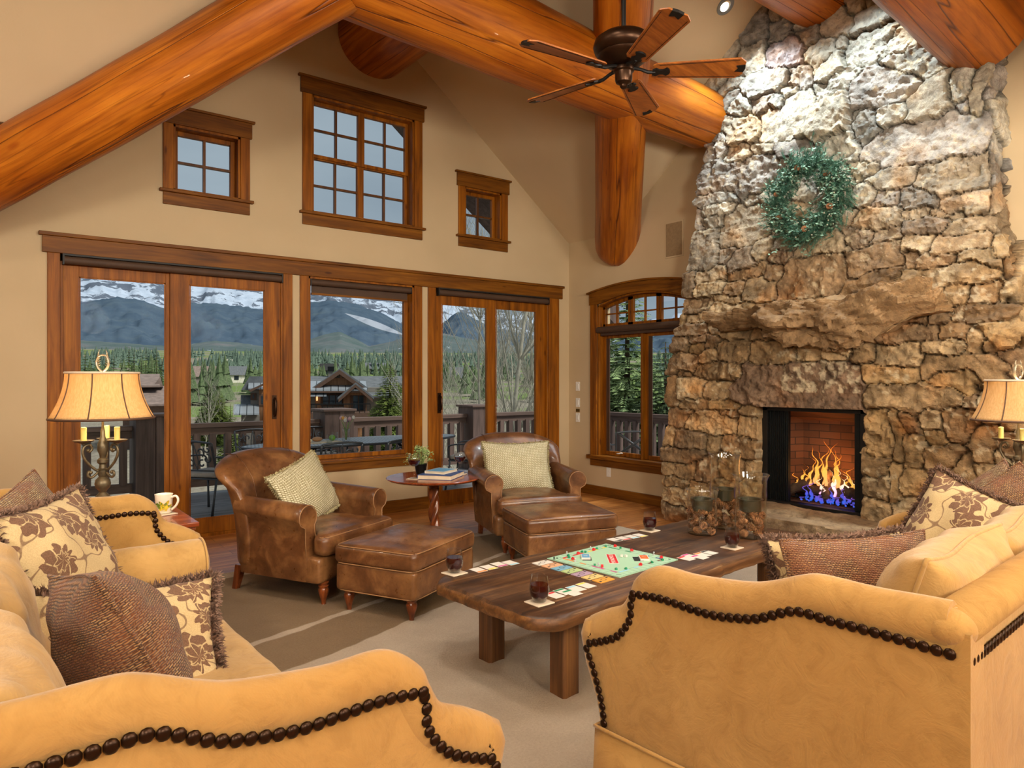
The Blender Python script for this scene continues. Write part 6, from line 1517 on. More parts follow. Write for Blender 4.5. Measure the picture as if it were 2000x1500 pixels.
# ================================================================= outside: polar profiles (azimuth in degrees, slope) seen from the site
SNOW = [(32.52, 0.0754), (38.24, 0.0919), (44.27, 0.0722), (50.48, 0.089), (52.57, 0.0934), (54.66, 0.0977), (56.75, 0.1034), (57.58, 0.1134), (59.23, 0.116), (61.29, 0.1212), (64.12, 0.1244), (66.9, 0.1301), (68.65, 0.1206), (70.38, 0.1209), (72.07, 0.1259), (74.8, 0.1318), (77.27, 0.1267), (78.63, 0.1226), (80.95, 0.1278), (82.85, 0.1286), (84.39, 0.1222), (85.87, 0.1184), (96.07, 0.0953)]
FOREST = [(32.52, 0.0549), (38.24, 0.0707), (44.27, 0.052), (50.48, 0.0613), (52.57, 0.0672), (55.08, 0.0802), (56.54, 0.0947), (57.16, 0.0931), (58.41, 0.077), (60.06, 0.0651), (61.29, 0.075), (62.1, 0.0849), (63.32, 0.0947), (64.92, 0.102), (66.51, 0.1077), (67.68, 0.1078), (68.65, 0.1038), (70.38, 0.0931), (72.07, 0.0929), (73.36, 0.0962), (75.52, 0.0988), (77.27, 0.0981), (78.12, 0.0948), (78.8, 0.089), (79.64, 0.0929), (80.46, 0.0994), (81.91, 0.1018), (83.16, 0.098), (84.39, 0.093), (85.87, 0.0903), (96.07, 0.0741)]
HILL = [(32.52, 0.0343), (40.22, 0.0357), (50.48, 0.0438), (54.66, 0.0525), (58.41, 0.0654), (61.29, 0.0577), (62.51, 0.0518), (64.12, 0.0458), (65.32, 0.057), (66.31, 0.0652), (67.29, 0.0621), (68.65, 0.0547), (72.07, 0.044), (73.72, 0.0477), (75.52, 0.0504), (77.27, 0.0451), (78.8, 0.0419), (84.39, 0.0471), (96.07, 0.0381)]
NEAR_CONIFERS = [(15.97, 30.59, -5.0, 7.52, 'tall green spruce standing between the deck and the timber house'), (13.76, 54.95, -6.5, 7.87, 'left one of two close spruces beyond the deck, seen through the left sliding door'), (13.81, 52.39, -6.5, 7.51, 'right one of two close spruces beyond the deck, seen through the left sliding door'), (10.98, 39.45, -5.5, 5.67, 'small bright green spruce just beyond the deck railing left of the houses')]
GROVE = [(8.72, 87.77, -8.0, 12.57), (10.2, 95.46, -8.0, 13.52), (11.69, 103.13, -8.0, 12.7), (13.39, 110.65, -8.0, 13.93), (11.07, 85.98, -8.0, 12.08), (12.86, 93.42, -8.0, 12.8), (14.68, 100.84, -8.0, 12.44), (16.72, 108.09, -8.0, 14.29), (13.5, 84.11, -8.0, 12.79), (15.43, 91.45, -8.0, 12.56), (17.21, 98.91, -8.0, 13.61), (19.23, 106.17, -8.0, 12.67), (15.41, 82.65, -8.0, 13.12), (17.33, 90.0, -8.0, 12.44), (19.43, 97.21, -8.0, 13.02), (10.49, 112.86, -8.0, 13.09), (17.11, 81.35, -8.0, 11.64)]
FAR_TREES = [(125.71, 183.7, -14, 19.99), (149.73, 212.32, -14, 21.62), (110.24, 155.99, -14, 18.33), (44.61, 187.19, -14, 18.56), (59.82, 198.83, -14, 18.48), (116.83, 215.43, -14, 20.66), (60.07, 224.19, -14, 21.14), (111.19, 223.44, -14, 20.64), (67.45, 239.74, -14, 18.8), (148.05, 179.94, -14, 19.49), (50.92, 199.03, -14, 18.68), (71.55, 231.71, -14, 20.07), (59.08, 217.27, -14, 21.02), (61.79, 233.25, -14, 20.3), (57.28, 205.34, -14, 18.05), (48.5, 210.0, -14, 18.11), (116.83, 233.31, -14, 21.26), (142.8, 203.03, -14, 20.82), (143.9, 175.83, -14, 20.73), (106.28, 194.89, -14, 19.79), (53.82, 239.66, -14, 20.31), (90.65, 184.65, -14, 19.0), (52.16, 176.57, -14, 17.82), (113.03, 168.81, -14, 20.03), (75.13, 168.46, -14, 18.34), (59.45, 193.8, -14, 19.77)]
SPRUCES = [(11.44, 10.76, -4.5, 8.67, 'large spruce filling the arched window beyond the deck'), (11.33, 9.58, -4.5, 6.85, 'darker spruce behind the chimney side of the arched window'), (13.48, 13.61, -4.5, 8.45, 'spruce partly hidden behind the left jamb of the arched window')]
ASPENS = [(10.36, 13.48, -4.5, 11), (11.98, 16.02, -4.5, 9.5), (11.88, 14.84, -4.5, 10), (11.55, 17.61, -4.5, 9), (10.37, 14.73, -4.5, 10), (11.62, 13.77, -4.5, 9), (12.75, 20.46, -5, 8.5)]
THICKET = [(7.83, 64.82, -6.5, 3.2), (13.38, 53.93, -6.5, 5.1), (15.34, 52.83, -6.5, 3.6), (11.56, 47.31, -6.5, 3.7), (9.86, 61.38, -6.5, 4.1), (14.27, 52.57, -6.5, 4.0), (13.27, 55.24, -6.5, 5.1), (13.26, 47.21, -6.5, 4.9), (9.77, 60.01, -6.5, 5.2), (16.4, 63.32, -6.5, 3.1), (10.09, 60.81, -6.5, 3.0), (10.88, 42.67, -6.5, 4.3), (11.22, 49.73, -6.5, 5.2), (11.11, 45.72, -6.5, 5.2)]
HOUSE_C = (18.89, 43.47)
HOUSE_L = (10.03, 52.77)
HOUSE_M = (15.75, 50.91)
FAR_HOUSES = [((120.6, 285.48), 'dark flat-roofed'), ((149.88, 300.85), 'dark brown'), ((69.13, 236.72), 'pale-walled'), ((52.58, 211.61), 'brown-roofed'), ((114.85, 176.54), 'small grey'), ((107.61, 396.17), 'white')]
def az_grid(a0, a1, n): return np.linspace(math.radians(a0), math.radians(a1), n)
def ridge(name, table, dist, depth, foot, mat, seed, amp, nu=360, nv=60, pw=1.25, back=.35):
    ta = np.array([p[0] for p in table]); ts = np.array([p[1] for p in table])
    A = az_grid(28, 95, nu); top = np.interp(np.degrees(A), ta, ts) * dist + 1.45
    vs = np.linspace(0, 1, nv); U, Vv = np.meshgrid(A, vs)
    rr_ = dist - depth * Vv; crest = top[None, :]
    jag = amp * (fbm(U * 60, Vv * 9, seed, 5, .55) * (.25 + .75 * np.sin(PI * np.clip(Vv, 0, 1))) + .30 * fbm(U * 220, Vv * 3, seed + 5, 3) * (1 - Vv))
    Z = foot + (crest - foot) * (1 - Vv) ** pw + jag
    P_ = np.stack([rr_ * np.cos(U), rr_ * np.sin(U), Z], -1)
    b = P_[:1].copy(); b[..., :2] *= (1 + back); b[..., 2] = foot; P_ = np.concatenate([b, P_], 0); nv2 = nv + 1
    me = bpy.data.meshes.new(name); idx = np.arange(nu * nv2).reshape(nv2, nu)
    q = np.stack([idx[:-1, :-1], idx[:-1, 1:], idx[1:, 1:], idx[1:, :-1]], -1).reshape(-1, 4)
    me.from_pydata(P_.reshape(-1, 3).tolist(), [], q.tolist()); me.polygons.foreach_set('use_smooth', [True] * len(q)); me.materials.append(mat)
    o = bpy.data.objects.new(name, me); COL.objects.link(o); return struct(o)
t = NT('snowfield'); v = t.coord(); n = t.noise(t.coord((.004, .004, .010)), 1, 8, .68, .4); n2 = t.noise(t.coord((.0012, .0012, .002)), 1, 3)
m_ = t.math('ADD', t.math('MULTIPLY', n, .8), t.math('MULTIPLY', n2, .35))
M['snow'] = t.done(t.ramp(m_, [(.45, (.36, .42, .52, 1)), (.585, (.48, .54, .64, 1)), (.61, (.11, .13, .17, 1))]), .8, t.bump(n, .5, 8.0), spec=.1)
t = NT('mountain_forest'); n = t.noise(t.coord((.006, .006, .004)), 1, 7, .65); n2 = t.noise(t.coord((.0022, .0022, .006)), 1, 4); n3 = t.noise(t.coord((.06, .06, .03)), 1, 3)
col = t.ramp(n, [(.3, (.055, .085, .125, 1)), (.5, (.075, .108, .150, 1)), (.72, (.10, .135, .165, 1))])  # distance haze is put into the colour: bluish and lightened
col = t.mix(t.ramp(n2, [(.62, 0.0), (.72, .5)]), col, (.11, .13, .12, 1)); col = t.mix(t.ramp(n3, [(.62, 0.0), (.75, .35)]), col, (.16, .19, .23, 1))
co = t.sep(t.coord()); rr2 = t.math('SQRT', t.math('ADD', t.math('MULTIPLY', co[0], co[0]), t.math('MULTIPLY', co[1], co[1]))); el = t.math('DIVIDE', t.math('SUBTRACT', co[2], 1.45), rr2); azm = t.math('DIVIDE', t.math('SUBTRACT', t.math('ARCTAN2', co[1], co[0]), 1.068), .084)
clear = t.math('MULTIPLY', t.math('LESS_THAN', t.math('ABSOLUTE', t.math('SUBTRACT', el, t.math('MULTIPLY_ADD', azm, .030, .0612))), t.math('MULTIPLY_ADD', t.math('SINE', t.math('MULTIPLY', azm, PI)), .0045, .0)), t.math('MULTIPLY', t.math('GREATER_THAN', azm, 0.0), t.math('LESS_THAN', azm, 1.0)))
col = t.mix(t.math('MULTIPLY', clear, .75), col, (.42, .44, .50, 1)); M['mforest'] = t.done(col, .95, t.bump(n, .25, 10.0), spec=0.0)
t = NT('foothill_brush'); n = t.noise(t.coord((.010, .010, .02)), 1, 6, .6); n2 = t.noise(t.coord((.02, .02, .05)), 1, 4, .7)
col = t.ramp(n, [(.35, (.085, .12, .115, 1)), (.55, (.12, .145, .145, 1)), (.7, (.17, .165, .17, 1))]); col = t.mix(t.ramp(n2, [(.685, 0.0), (.70, 1.0)]), col, (.75, .78, .82, 1))
M['foothill'] = t.done(col, .95, spec=0.0)
ridge('snowy_mountain', SNOW, 6200, 2600, 60, M['snow'], 5, 38, pw=1.0)
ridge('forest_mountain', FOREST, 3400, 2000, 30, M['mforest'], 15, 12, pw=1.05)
ridge('foothill_slope', HILL, 1500, 620, 26, M['foothill'], 25, 2, pw=1.1)
TR_ = [0, 12, 40, 60, 100, 160, 250, 400, 700, 1000, 1600]; TZ_ = [-4.2, -4.2, -3.6, -3.2, -2.6, -1.6, .2, 6, 22, 38, 40]
# valley floor: brown brush near the house, a green meadow, then pasture
t = NT('valley_ground'); v = t.coord(); n = t.noise(t.coord((.25, .25, .25)), 1, 7, .7); n2 = t.noise(t.coord((.012, .03, .02)), 1, 4); n3 = t.noise(t.coord((3, 3, 3)), 1, 5, .7)
brush = t.ramp(n3, [(.3, (.16, .135, .10, 1)), (.5, (.30, .26, .20, 1)), (.7, (.44, .41, .34, 1))]); brush = t.mix(.4, brush, t.ramp(n, [(.35, (.12, .09, .07, 1)), (.65, (.30, .26, .2, 1))]))
green = t.ramp(n, [(.3, (.13, .19, .06, 1)), (.7, (.22, .28, .10, 1))]); sp = t.sep(v); rad_ = t.math('SQRT', t.math('ADD', t.math('MULTIPLY', sp[0], sp[0]), t.math('MULTIPLY', sp[1], sp[1])))
gm = t.math('MULTIPLY', t.ramp(n2, [(.44, 0.0), (.52, 1.0)]), t.math('GREATER_THAN', rad_, 85.0)); M['ground'] = t.done(t.mix(gm, brush, green), .95, t.bump(n3, .8, .05), spec=0.0)
nu, nv = 200, 120; A = az_grid(5, 125, nu); rad_v = 9.6 * (1600 / 9.6) ** np.linspace(0, 1, nv); U, Rr = np.meshgrid(A, rad_v)
Z = np.interp(Rr, TR_, TZ_) + .22 * fbm(Rr * np.cos(U) * .35, Rr * np.sin(U) * .35, 3, 3)
me = bpy.data.meshes.new('valley_ground'); idx = np.arange(nu * nv).reshape(nv, nu); q = np.stack([idx[:-1, :-1], idx[:-1, 1:], idx[1:, 1:], idx[1:, :-1]], -1).reshape(-1, 4)[:, ::-1]
me.from_pydata(np.stack([Rr * np.cos(U), Rr * np.sin(U), Z], -1).reshape(-1, 3).tolist(), [], q.tolist()); me.materials.append(M['ground']); me.polygons.foreach_set('use_smooth', [True] * len(q))
for p in me.polygons:
    if p.normal.z < 0: me.flip_normals(); break
o = bpy.data.objects.new('valley_ground', me); COL.objects.link(o); struct(o)
def gz(x, y): return float(np.interp(math.hypot(x, y), TR_, TZ_))
# trees
def needle_mat(name, a, b):
    t = NT(name); n = t.noise(t.coord((3, 3, 3)), 1.2, 4, .7); return t.done(t.ramp(n, [(.3, lin(a)), (.7, lin(b))]), .9, spec=.05)
M['n1'] = needle_mat('spruce_green', (60, 76, 46), (124, 140, 84)); M['n2'] = needle_mat('bright_spruce', (64, 78, 38), (134, 146, 74)); M['n3'] = needle_mat('dark_fir', (70, 84, 60), (122, 136, 96)); M['n5'] = needle_mat('hazy_fir', (80, 96, 88), (122, 138, 118)); M['n4'] = needle_mat('blue_spruce', (112, 136, 90), (186, 202, 144))  # n5 carries the grey of distance haze in its colours
M['bark'] = plain('brown_bark', (92, 74, 58), .9, var=.3); M['barkw'] = plain('pale_aspen_bark', (176, 168, 150), .85, var=.25, scale=6)
def conifer_meshes(h, rb, tiers, per, seed, sub=5):
    rr = random.Random(seed); f = MB(); tr = MB(); tr.tube([(0, 0, 0), (0, 0, h * .5), (0, 0, h * .98)], [rb * .07, rb * .045, .01], 7)
    for i in range(tiers):
        u = i / (tiers - 1); z = h * (.07 + .91 * u); R_ = rb * (1 - u) ** .85 * rr.uniform(.85, 1.1) + rb * .03; k_ = max(5, int(per * (1 - .5 * u)))
        for k in range(k_):
            a = 2 * PI * (k + rr.random()) / k_ + i; L_ = R_ * rr.uniform(.75, 1.12); dz = -L_ * rr.uniform(.12, .38); d = Vector((math.cos(a), math.sin(a), 0)); s = Vector((-math.sin(a), math.cos(a), 0)); o = Vector((0, 0, z))
            for j in range(sub):
                w = (j + .4) / sub; c = o + d * L_ * w + Vector((0, 0, dz * w * w + .06 * L_ * w)); sz = L_ * (1.5 / (sub + 1.0)) * (1.15 - .6 * w)
                for sg in (-1, 1):
                    e = c + s * sg * sz * rr.uniform(.7, 1.2) + d * sz * rr.uniform(.5, 1.0) + Vector((0, 0, -sz * rr.uniform(.15, .6)))
                    f.add([c - d * sz * .25, c + d * sz * .35, e, c + s * sg * sz * .5 + Vector((0, 0, sz * .12))], [(0, 1, 2, 3)])
            e = o + d * L_ * 1.02 + Vector((0, 0, dz)); f.add([e - d * L_ * .3 - s * L_ * .10, e - d * L_ * .3 + s * L_ * .10, e + d * .04 * L_, e - d * L_ * .3 + Vector((0, 0, .06 * L_))], [(0, 1, 2), (0, 2, 3), (1, 2, 3)])
    return f, tr
def conifer(x, y, z, h, rb, label, mat, tiers=26, per=11, seed=1, group=None, sub=5):
    t = thing('spruce_tree', label, 'tree', (x, y, z), seed * 1.3, group); f, tr = conifer_meshes(h, rb, tiers, per, seed, sub)
    f.build('foliage', mat, t, fix=False); tr.build('trunk', M['bark'], t, smooth=True); return t
for k, (x, y, z, h, lb) in enumerate(NEAR_CONIFERS):
    z = gz(x, y); top = NEAR_CONIFERS[k][2] + h
    conifer(x, y, z, top - z, (1.9, 1.35, 1.3, .95)[k], lb, M[('n2', 'n1', 'n2', 'n2')[k]], (56, 46, 46, 30)[k], 26, k + 1, None, 9)
for k, (x, y, z, h, lb) in enumerate(SPRUCES): conifer(x, y, z, h, (2.3, 2.3, 2.3)[k], lb, M[('n4', 'n3', 'n3')[k]], 54, 32, k + 11, None, 13)
proto = None
for k, (x, y, z, h) in enumerate(GROVE):
    lb = 'dark conifer in the grove seen above and beside the left table lamp'
    zz_ = gz(x, y); H_ = z + h - zz_
    if proto is None: proto = conifer(x, y, zz_, 10, 1.9, lb, M['n1'], 24, 12, 21, 'conifers in the grove behind the left lamp', 4); proto.scale = (H_ / 10,) * 3
    else: dup(proto, (x, y, zz_), k * 1.1, lb, scale=(.9 * H_ / 10, .9 * H_ / 10, H_ / 10))
rr = random.Random(77)
# the distant woods: nobody could count them
mb = MB()
def spike(mb, x, y, z, h, r):
    n = 6; a0 = rr.random() * 6
    for lo, hi, rq in ((.08, .55, 1), (.35, .8, .72), (.6, 1.0, .42)):
        b = len(mb.v); vs = [(x + r * rq * math.cos(a0 + 2 * PI * i / n) * rr.uniform(.8, 1.2), y + r * rq * math.sin(a0 + 2 * PI * i / n) * rr.uniform(.8, 1.2), z + h * (lo + rr.uniform(-.03, .03))) for i in range(n)] + [(x, y, z + h * hi)]
        mb.add(vs, [(i, (i + 1) % n, n) for i in range(n)])
for k in range(4200):
    a = math.radians(rr.uniform(36, 92)); d = rr.choice((rr.uniform(280, 420), rr.uniform(420, 600), rr.uniform(520, 720))); x, y = d * math.cos(a), d * math.sin(a)
    if vnoise(np.array([math.degrees(a) * .7]), np.array([d * .016]), 4)[0] < .08: continue
    spike(mb, x, y, gz(x, y), rr.uniform(4.5, 10) , rr.uniform(1.4, 2.6))
tag(mb.build('distant_woods', M['n5'], None, fix=False), 'dark conifer woods covering the valley below the mountains', 'woods', kind='stuff')
mb = MB()
for k in range(900):
    a = math.radians(rr.uniform(36, 92)); d = rr.uniform(110, 300); x, y = d * math.cos(a), d * math.sin(a)
    if vnoise(np.array([math.degrees(a) * .8 + 5]), np.array([d * .03]), 9)[0] < .12: continue
    spike(mb, x, y, gz(x, y), rr.uniform(3.5, 8), rr.uniform(1.0, 1.9))
tag(mb.build('valley_scrub', M['n3'], None, fix=False), 'scattered young conifers on the valley meadows', 'woods', kind='stuff')
def bare_tree(x, y, z, h, label, mat, seed, lean=0.05, thick=1.0, group=None, nb=15, depth=3):
    t = thing('bare_tree', label, 'tree', (x, y, z), 0, group); rr = random.Random(seed); tr = MB(); br = MB()
    def limb(mb, p, d, L_, r, lev):
        n = 6; pts = [p]; q = p.copy(); dd = d.copy()
        for i in range(n): dd = (dd + Vector((rr.gauss(0, .07), rr.gauss(0, .07), .05))).normalized(); q = q + dd * L_ / n; pts.append(q.copy())
        mb.tube(pts, [lerp(r, r * .25, i / n) for i in range(n + 1)], 5 if lev else 7, cap=False)
        if lev < depth:
            for k in range(nb if lev == 0 else rr.randint(4, 6)):
                u = rr.uniform(.18, .97) if lev == 0 else rr.uniform(.25, .95); b = pts[min(n, int(u * n))].lerp(pts[min(n, int(u * n) + 1)], .5) if int(u * n) < n else pts[-1]
                a = rr.uniform(0, 2 * PI); o = Vector((math.cos(a), math.sin(a), rr.uniform(.5, 1.2))).normalized(); nd = (dd * .45 + o * .8).normalized()
                limb(br, b, nd, L_ * (.42 if lev == 0 else .5) * rr.uniform(.6, 1.1) * (1.15 - .5 * u), max(.004, r * (1 - .65 * u) * .42), lev + 1)
    limb(tr, Vector((0, 0, 0)), Vector((rr.gauss(0, lean), rr.gauss(0, lean), 1)).normalized(), h, h * .0062 * thick, 0)
    tr.build('trunk', mat, t, smooth=True); br.build('branches', mat, t, smooth=True); return t
sides = ('leafless pale aspen with a thick trunk beyond the right sliding door', 'leafless aspen just left of the thick-trunked one', 'leafless aspen just right of the thick-trunked one', 'leafless leaning tree seen through the left pane of the right sliding door', 'leafless tree behind the middle stile of the right sliding door', 'leafless tree at the right edge of the right sliding door', 'leafless tree at the left edge of the right sliding door')
for k, (x, y, z, h) in enumerate(ASPENS): bare_tree(x, y, z, h, sides[k], M['barkw'], 40 + k, .05 if k != 3 else .22, 1.3 if k == 0 else .8, nb=30)
p_ = None
for k, (x, y, z, h) in enumerate(THICKET):
    lb = 'leafless grey sapling in the brush below the deck'
    if p_ is None: p_ = bare_tree(x, y, gz(x, y), 4.5, lb, M['barkw'], 60, .1, .8, 'leafless saplings below the deck', 12, 2)
    else: dup(p_, (x, y, gz(x, y)), k * 1.7, lb, scale=h / 4.5)
# ---- houses
M['roof'] = plain('slate_shingles', (100, 102, 104), .8, var=.25, scale=3); M['roofb'] = plain('brown_shingles', (134, 114, 104), .85, var=.25, scale=3)
t = NT('standing_seam'); sp = t.sep(t.coord()); fr_ = t.math('FRACT', t.math('MULTIPLY', sp[0], 2.2)); M['seam'] = t.done(t.ramp(fr_, [(.0, (.05, .055, .06, 1)), (.10, (.05, .055, .06, 1)), (.14, (.36, .38, .40, 1))]), .35, metal=.3)
t = NT('lap_siding'); sp = t.sep(t.coord()); fr_ = t.math('FRACT', t.math('MULTIPLY', sp[2], 5.0)); M['siding'] = t.done(t.mix(.6, lin((146, 136, 124)), t.ramp(fr_, [(.0, lin((62, 56, 52))), (.12, lin((128, 120, 110)))])), .85)
M['cedar'] = wood('cedar_siding', (116, 76, 48), (158, 110, 74), (180, 130, 90), 'z', .6, .8, knots=False); M['fascia'] = plain('brown_fascia', (92, 66, 50), .8); M['dkpane'] = plain('dark_window_glass', (44, 50, 54), .08, var=.3)
M['stuccob'] = plain('brown_stucco', (128, 102, 88), .9); M['litp'] = NT('porch_light').done((1, .7, .35, 1), .5, emit=(1.0, .62, .25, 1), emit_s=2.2)
def gable_roof(parent, x0, x1, y0, y1, ze, zr, mat, axis='y', ov=.5, th=.14, name='roof'):
    """ridge along axis; eaves at ze"""
    mb = MB()
    if axis == 'y':
        c = (x0 + x1) / 2; s = (zr - ze) / (c - x0); a, b = x0 - ov, x1 + ov; zo = ze - s * ov
        for P0, P1 in (((a, zo), (c, zr)), ((b, zo), (c, zr))): mb.prism([P0, P1, (P1[0], P1[1] + th), (P0[0], P0[1] + th)], y0 - ov, y1 + ov, 'y')
    else:
        c = (y0 + y1) / 2; s = (zr - ze) / (c - y0); a, b = y0 - ov, y1 + ov; zo = ze - s * ov
        for P0, P1 in (((a, zo), (c, zr)), ((b, zo), (c, zr))): mb.prism([P0, P1, (P1[0], P1[1] + th), (P0[0], P0[1] + th)], x0 - ov, x1 + ov, 'x')
    return mb.build(name, mat, parent)
def facing(p): return math.atan2(p[1], p[0]) - PI / 2      # house front (-y) turned to the site
def win(parent, x0, x1, z0, z1, y=-.03, n=2, frame='fascia'):
    f = MB().box(x0 - .12, x1 + .12, y - .05, y, z0 - .12, z1 + .12).build('window_frame', M[frame], parent); mb = MB()
    for i in range(n): a = lerp(x0, x1, i / n) + .03; b = lerp(x0, x1, (i + 1) / n) - .03; mb.box(a, b, y - .07, y - .04, z0, z1)
    mb.build('window_pane', M['dkpane'], f); return f
K = 46 / 1370.0
X_ = lambda px: (px - 660) * K * 1.03
Z_ = lambda py: (740 - py) * K + 1.45
h = thing('timber_house', 'grey and cedar lodge house with slate gables seen through the picture window', 'house', (HOUSE_C[0], HOUSE_C[1], 0), facing(HOUSE_C))
MB().box(X_(560), X_(760), 0, 9, -7.5, Z_(757)).build('wall', M['siding'], h)
# main front gable
mb = MB(); mb.prism([(X_(624), Z_(752)), (X_(700), Z_(752)), (X_(663), Z_(729))], -.9, -.7, 'y'); mb.build('gable_wall', M['cedar'], h)
gable_roof(h, X_(630), X_(698), -.9, 12, Z_(749), Z_(724), M['roof'], 'y', .55)
mb = MB()
for a, b in (((X_(619), Z_(755)), (X_(663), Z_(723))), ((X_(706), Z_(755)), (X_(663), Z_(723)))):
    mb.prism([a, b, (b[0], b[1] - .28), (a[0], a[1] - .28)], -1.5, -1.42, 'y')
mb.build('bargeboard', M['fascia'], h)
for px in (659, 672): MB().box(X_(px) - .15, X_(px) + .15, -.96, -.9, Z_(738), Z_(733)).build('gable_vent', M['dkpane'], h)
# metal shed roof under the gable and to the left
mb = MB(); mb.prism([(-1.9, Z_(763)), (-1.9, Z_(763) + .1), (.2, Z_(747) + .1), (.2, Z_(747))], X_(596), X_(712), 'x'); mb.build('metal_roof', M['seam'], h)
mb = MB(); mb.prism([(-1.9, Z_(773)), (-1.9, Z_(773) + .1), (.4, Z_(753) + .1), (.4, Z_(753))], X_(560), X_(640), 'x'); mb.build('metal_roof', M['seam'], h)
MB().box(X_(596), X_(712), -1.95, -1.85, Z_(766), Z_(763)).build('eave_board', M['fascia'], h)
# rear wings
gable_roof(h, X_(560), X_(800), 3, 10, Z_(752), Z_(738), M['roof'], 'x', .3); MB().box(X_(700), X_(775), 1.5, 9, -7.5, Z_(770)).build('wing_wall', M['siding'], h)
mb = MB(); mb.prism([(-.8, Z_(776)), (-.8, Z_(776) + .12), (3.6, Z_(742) + .12), (3.6, Z_(742))], X_(703), X_(775), 'x'); mb.build('wing_roof', M['roof'], h)
# entry porch
MB().box(X_(670), X_(712), -1.2, 0, -7.5, Z_(770)).build('porch_wall', M['cedar'], h)
mb = MB(); mb.prism([(X_(668), Z_(771)), (X_(716), Z_(771)), (X_(691), Z_(752))], -1.5, -1.3, 'y'); mb.build('porch_gable', M['cedar'], h)
gable_roof(h, X_(671), X_(713), -1.6, 1.0, Z_(769), Z_(751), M['roof'], 'y', .4, name='porch_roof')
mb = MB()
for a, b in (((X_(661), Z_(778)), (X_(691), Z_(750))), ((X_(722), Z_(778)), (X_(691), Z_(750)))): mb.prism([a, b, (b[0], b[1] - .2), (a[0], a[1] - .2)], -2.1, -2.02, 'y')
mb.build('porch_bargeboard', M['fascia'], h)
win(h, X_(632), X_(668), Z_(790), Z_(772), -.1, 3); win(h, X_(687), X_(707), Z_(800), Z_(772), -1.25, 2); win(h, X_(603), X_(606), Z_(795), Z_(775), -.03, 1)
MB().box(X_(619), X_(631), -.14, 0, Z_(800), Z_(772)).build('cedar_panel', M['cedar'], h)
MB().box(X_(621), X_(623), -.25, -.15, Z_(782), Z_(774)).build('wall_lantern', M['litp'], h)
MB().box(X_(596), X_(716), -3.2, -1.2, Z_(812), Z_(802)).build('porch_deck', M['fascia'], h)
mb = MB()
for k in range(14): a = lerp(X_(596), X_(716), k / 13); mb.box(a - .02, a + .02, -3.2, -3.16, Z_(804), Z_(786))
mb.box(X_(596), X_(716), -3.22, -3.14, Z_(787), Z_(785)); mb.build('porch_railing', M['black'], h)
MB().box(X_(640), X_(650), 6, 7.5, Z_(745), Z_(714)).build('chimney', M['siding'], h); MB().box(X_(639), X_(652), 5.9, 7.6, Z_(723), Z_(713)).build('chimney_cap', M['black'], h)
K2 = 50 / 1370.0
X2 = lambda px: (px - 495) * K2 * 1.02
Z2 = lambda py: (740 - py) * K2 + 1.45
h = thing('timber_house', 'dark timber house with metal lower roof seen through the left sliding door', 'house', (HOUSE_M[0], HOUSE_M[1], 0), facing(HOUSE_M))
MB().box(X2(490), X2(560), 0, 7, -8, Z2(762)).build('wall', M['siding'], h)
mb = MB(); mb.prism([(X2(473), Z2(762)), (X2(520), Z2(762)), (X2(520), Z2(735)), (X2(488), Z2(735))], .8, 7, 'y'); mb.build('roof', M['roof'], h)
mb = MB(); mb.prism([(-.9, Z2(760)), (-.9, Z2(760) + .1), (.9, Z2(750) + .1), (.9, Z2(750))], X2(486), X2(516), 'x'); mb.build('metal_roof', M['seam'], h)
mb = MB(); mb.prism([(X2(486), Z2(762)), (X2(520), Z2(745)), (X2(520), Z2(749)), (X2(490), Z2(765))], -1.0, -.9, 'y'); mb.build('bargeboard', M['fascia'], h)
MB().box(X2(505), X2(520), -.6, .4, -8, Z2(760)).build('bay_wall', M['cedar'], h)
mb = MB(); mb.prism([(-2.6, Z2(807)), (-2.6, Z2(807) + .1), (.2, Z2(792) + .1), (.2, Z2(792))], X2(460), X2(505), 'x'); mb.build('lower_metal_roof', M['seam'], h)
mb = MB(); mb.prism([(-.1, Z2(796)), (-.1, Z2(796) + .1), (1.6, Z2(775) + .1), (1.6, Z2(775))], X2(472), X2(492), 'x'); mb.build('lower_roof', M['roof'], h)
MB().box(X2(474), X2(506), -1.9, 0, -8, Z2(809)).build('lower_wall', M['siding'], h); win(h, X2(508), X2(514), Z2(788), Z2(773), -.62, 1); win(h, X2(493), X2(497), Z2(778), Z2(771), -.03, 1)
K3 = 48 / 1370.0; X3 = lambda px: (px - 312) * K3 * 1.02; Z3 = lambda py: (740 - py) * K3 + 1.45
h = thing('brown_house', 'brown shingled house beside the left lamp shade beyond the deck', 'house', (HOUSE_L[0], HOUSE_L[1], 0), facing(HOUSE_L))
MB().box(X3(250), X3(330), 0, 8, -8, Z3(770)).build('wall', M['stuccob'], h)
mb = MB(); mb.prism([(-1.2, Z3(756)), (-1.2, Z3(756) + .12), (4, Z3(733) + .12), (4, Z3(733))], X3(245), X3(312), 'x'); mb.build('upper_roof', M['roofb'], h)
mb = MB(); mb.prism([(X3(300), Z3(756)), (X3(318), Z3(756)), (X3(313), Z3(735))], -.6, 4, 'y'); mb.build('upper_gable', M['roofb'], h)
mb = MB(); mb.prism([(-3.0, Z3(790)), (-3.0, Z3(790) + .12), (.4, Z3(757) + .12), (.4, Z3(757))], X3(262), X3(345), 'x'); mb.build('lower_roof', M['roofb'], h)
MB().box(X3(278), X3(340), -2.2, 0, -8, Z3(783)).build('lower_wall', M['stuccob'], h); win(h, X3(298), X3(308), Z3(768), Z3(761), -.05, 1, 'roofb' if False else 'fascia')
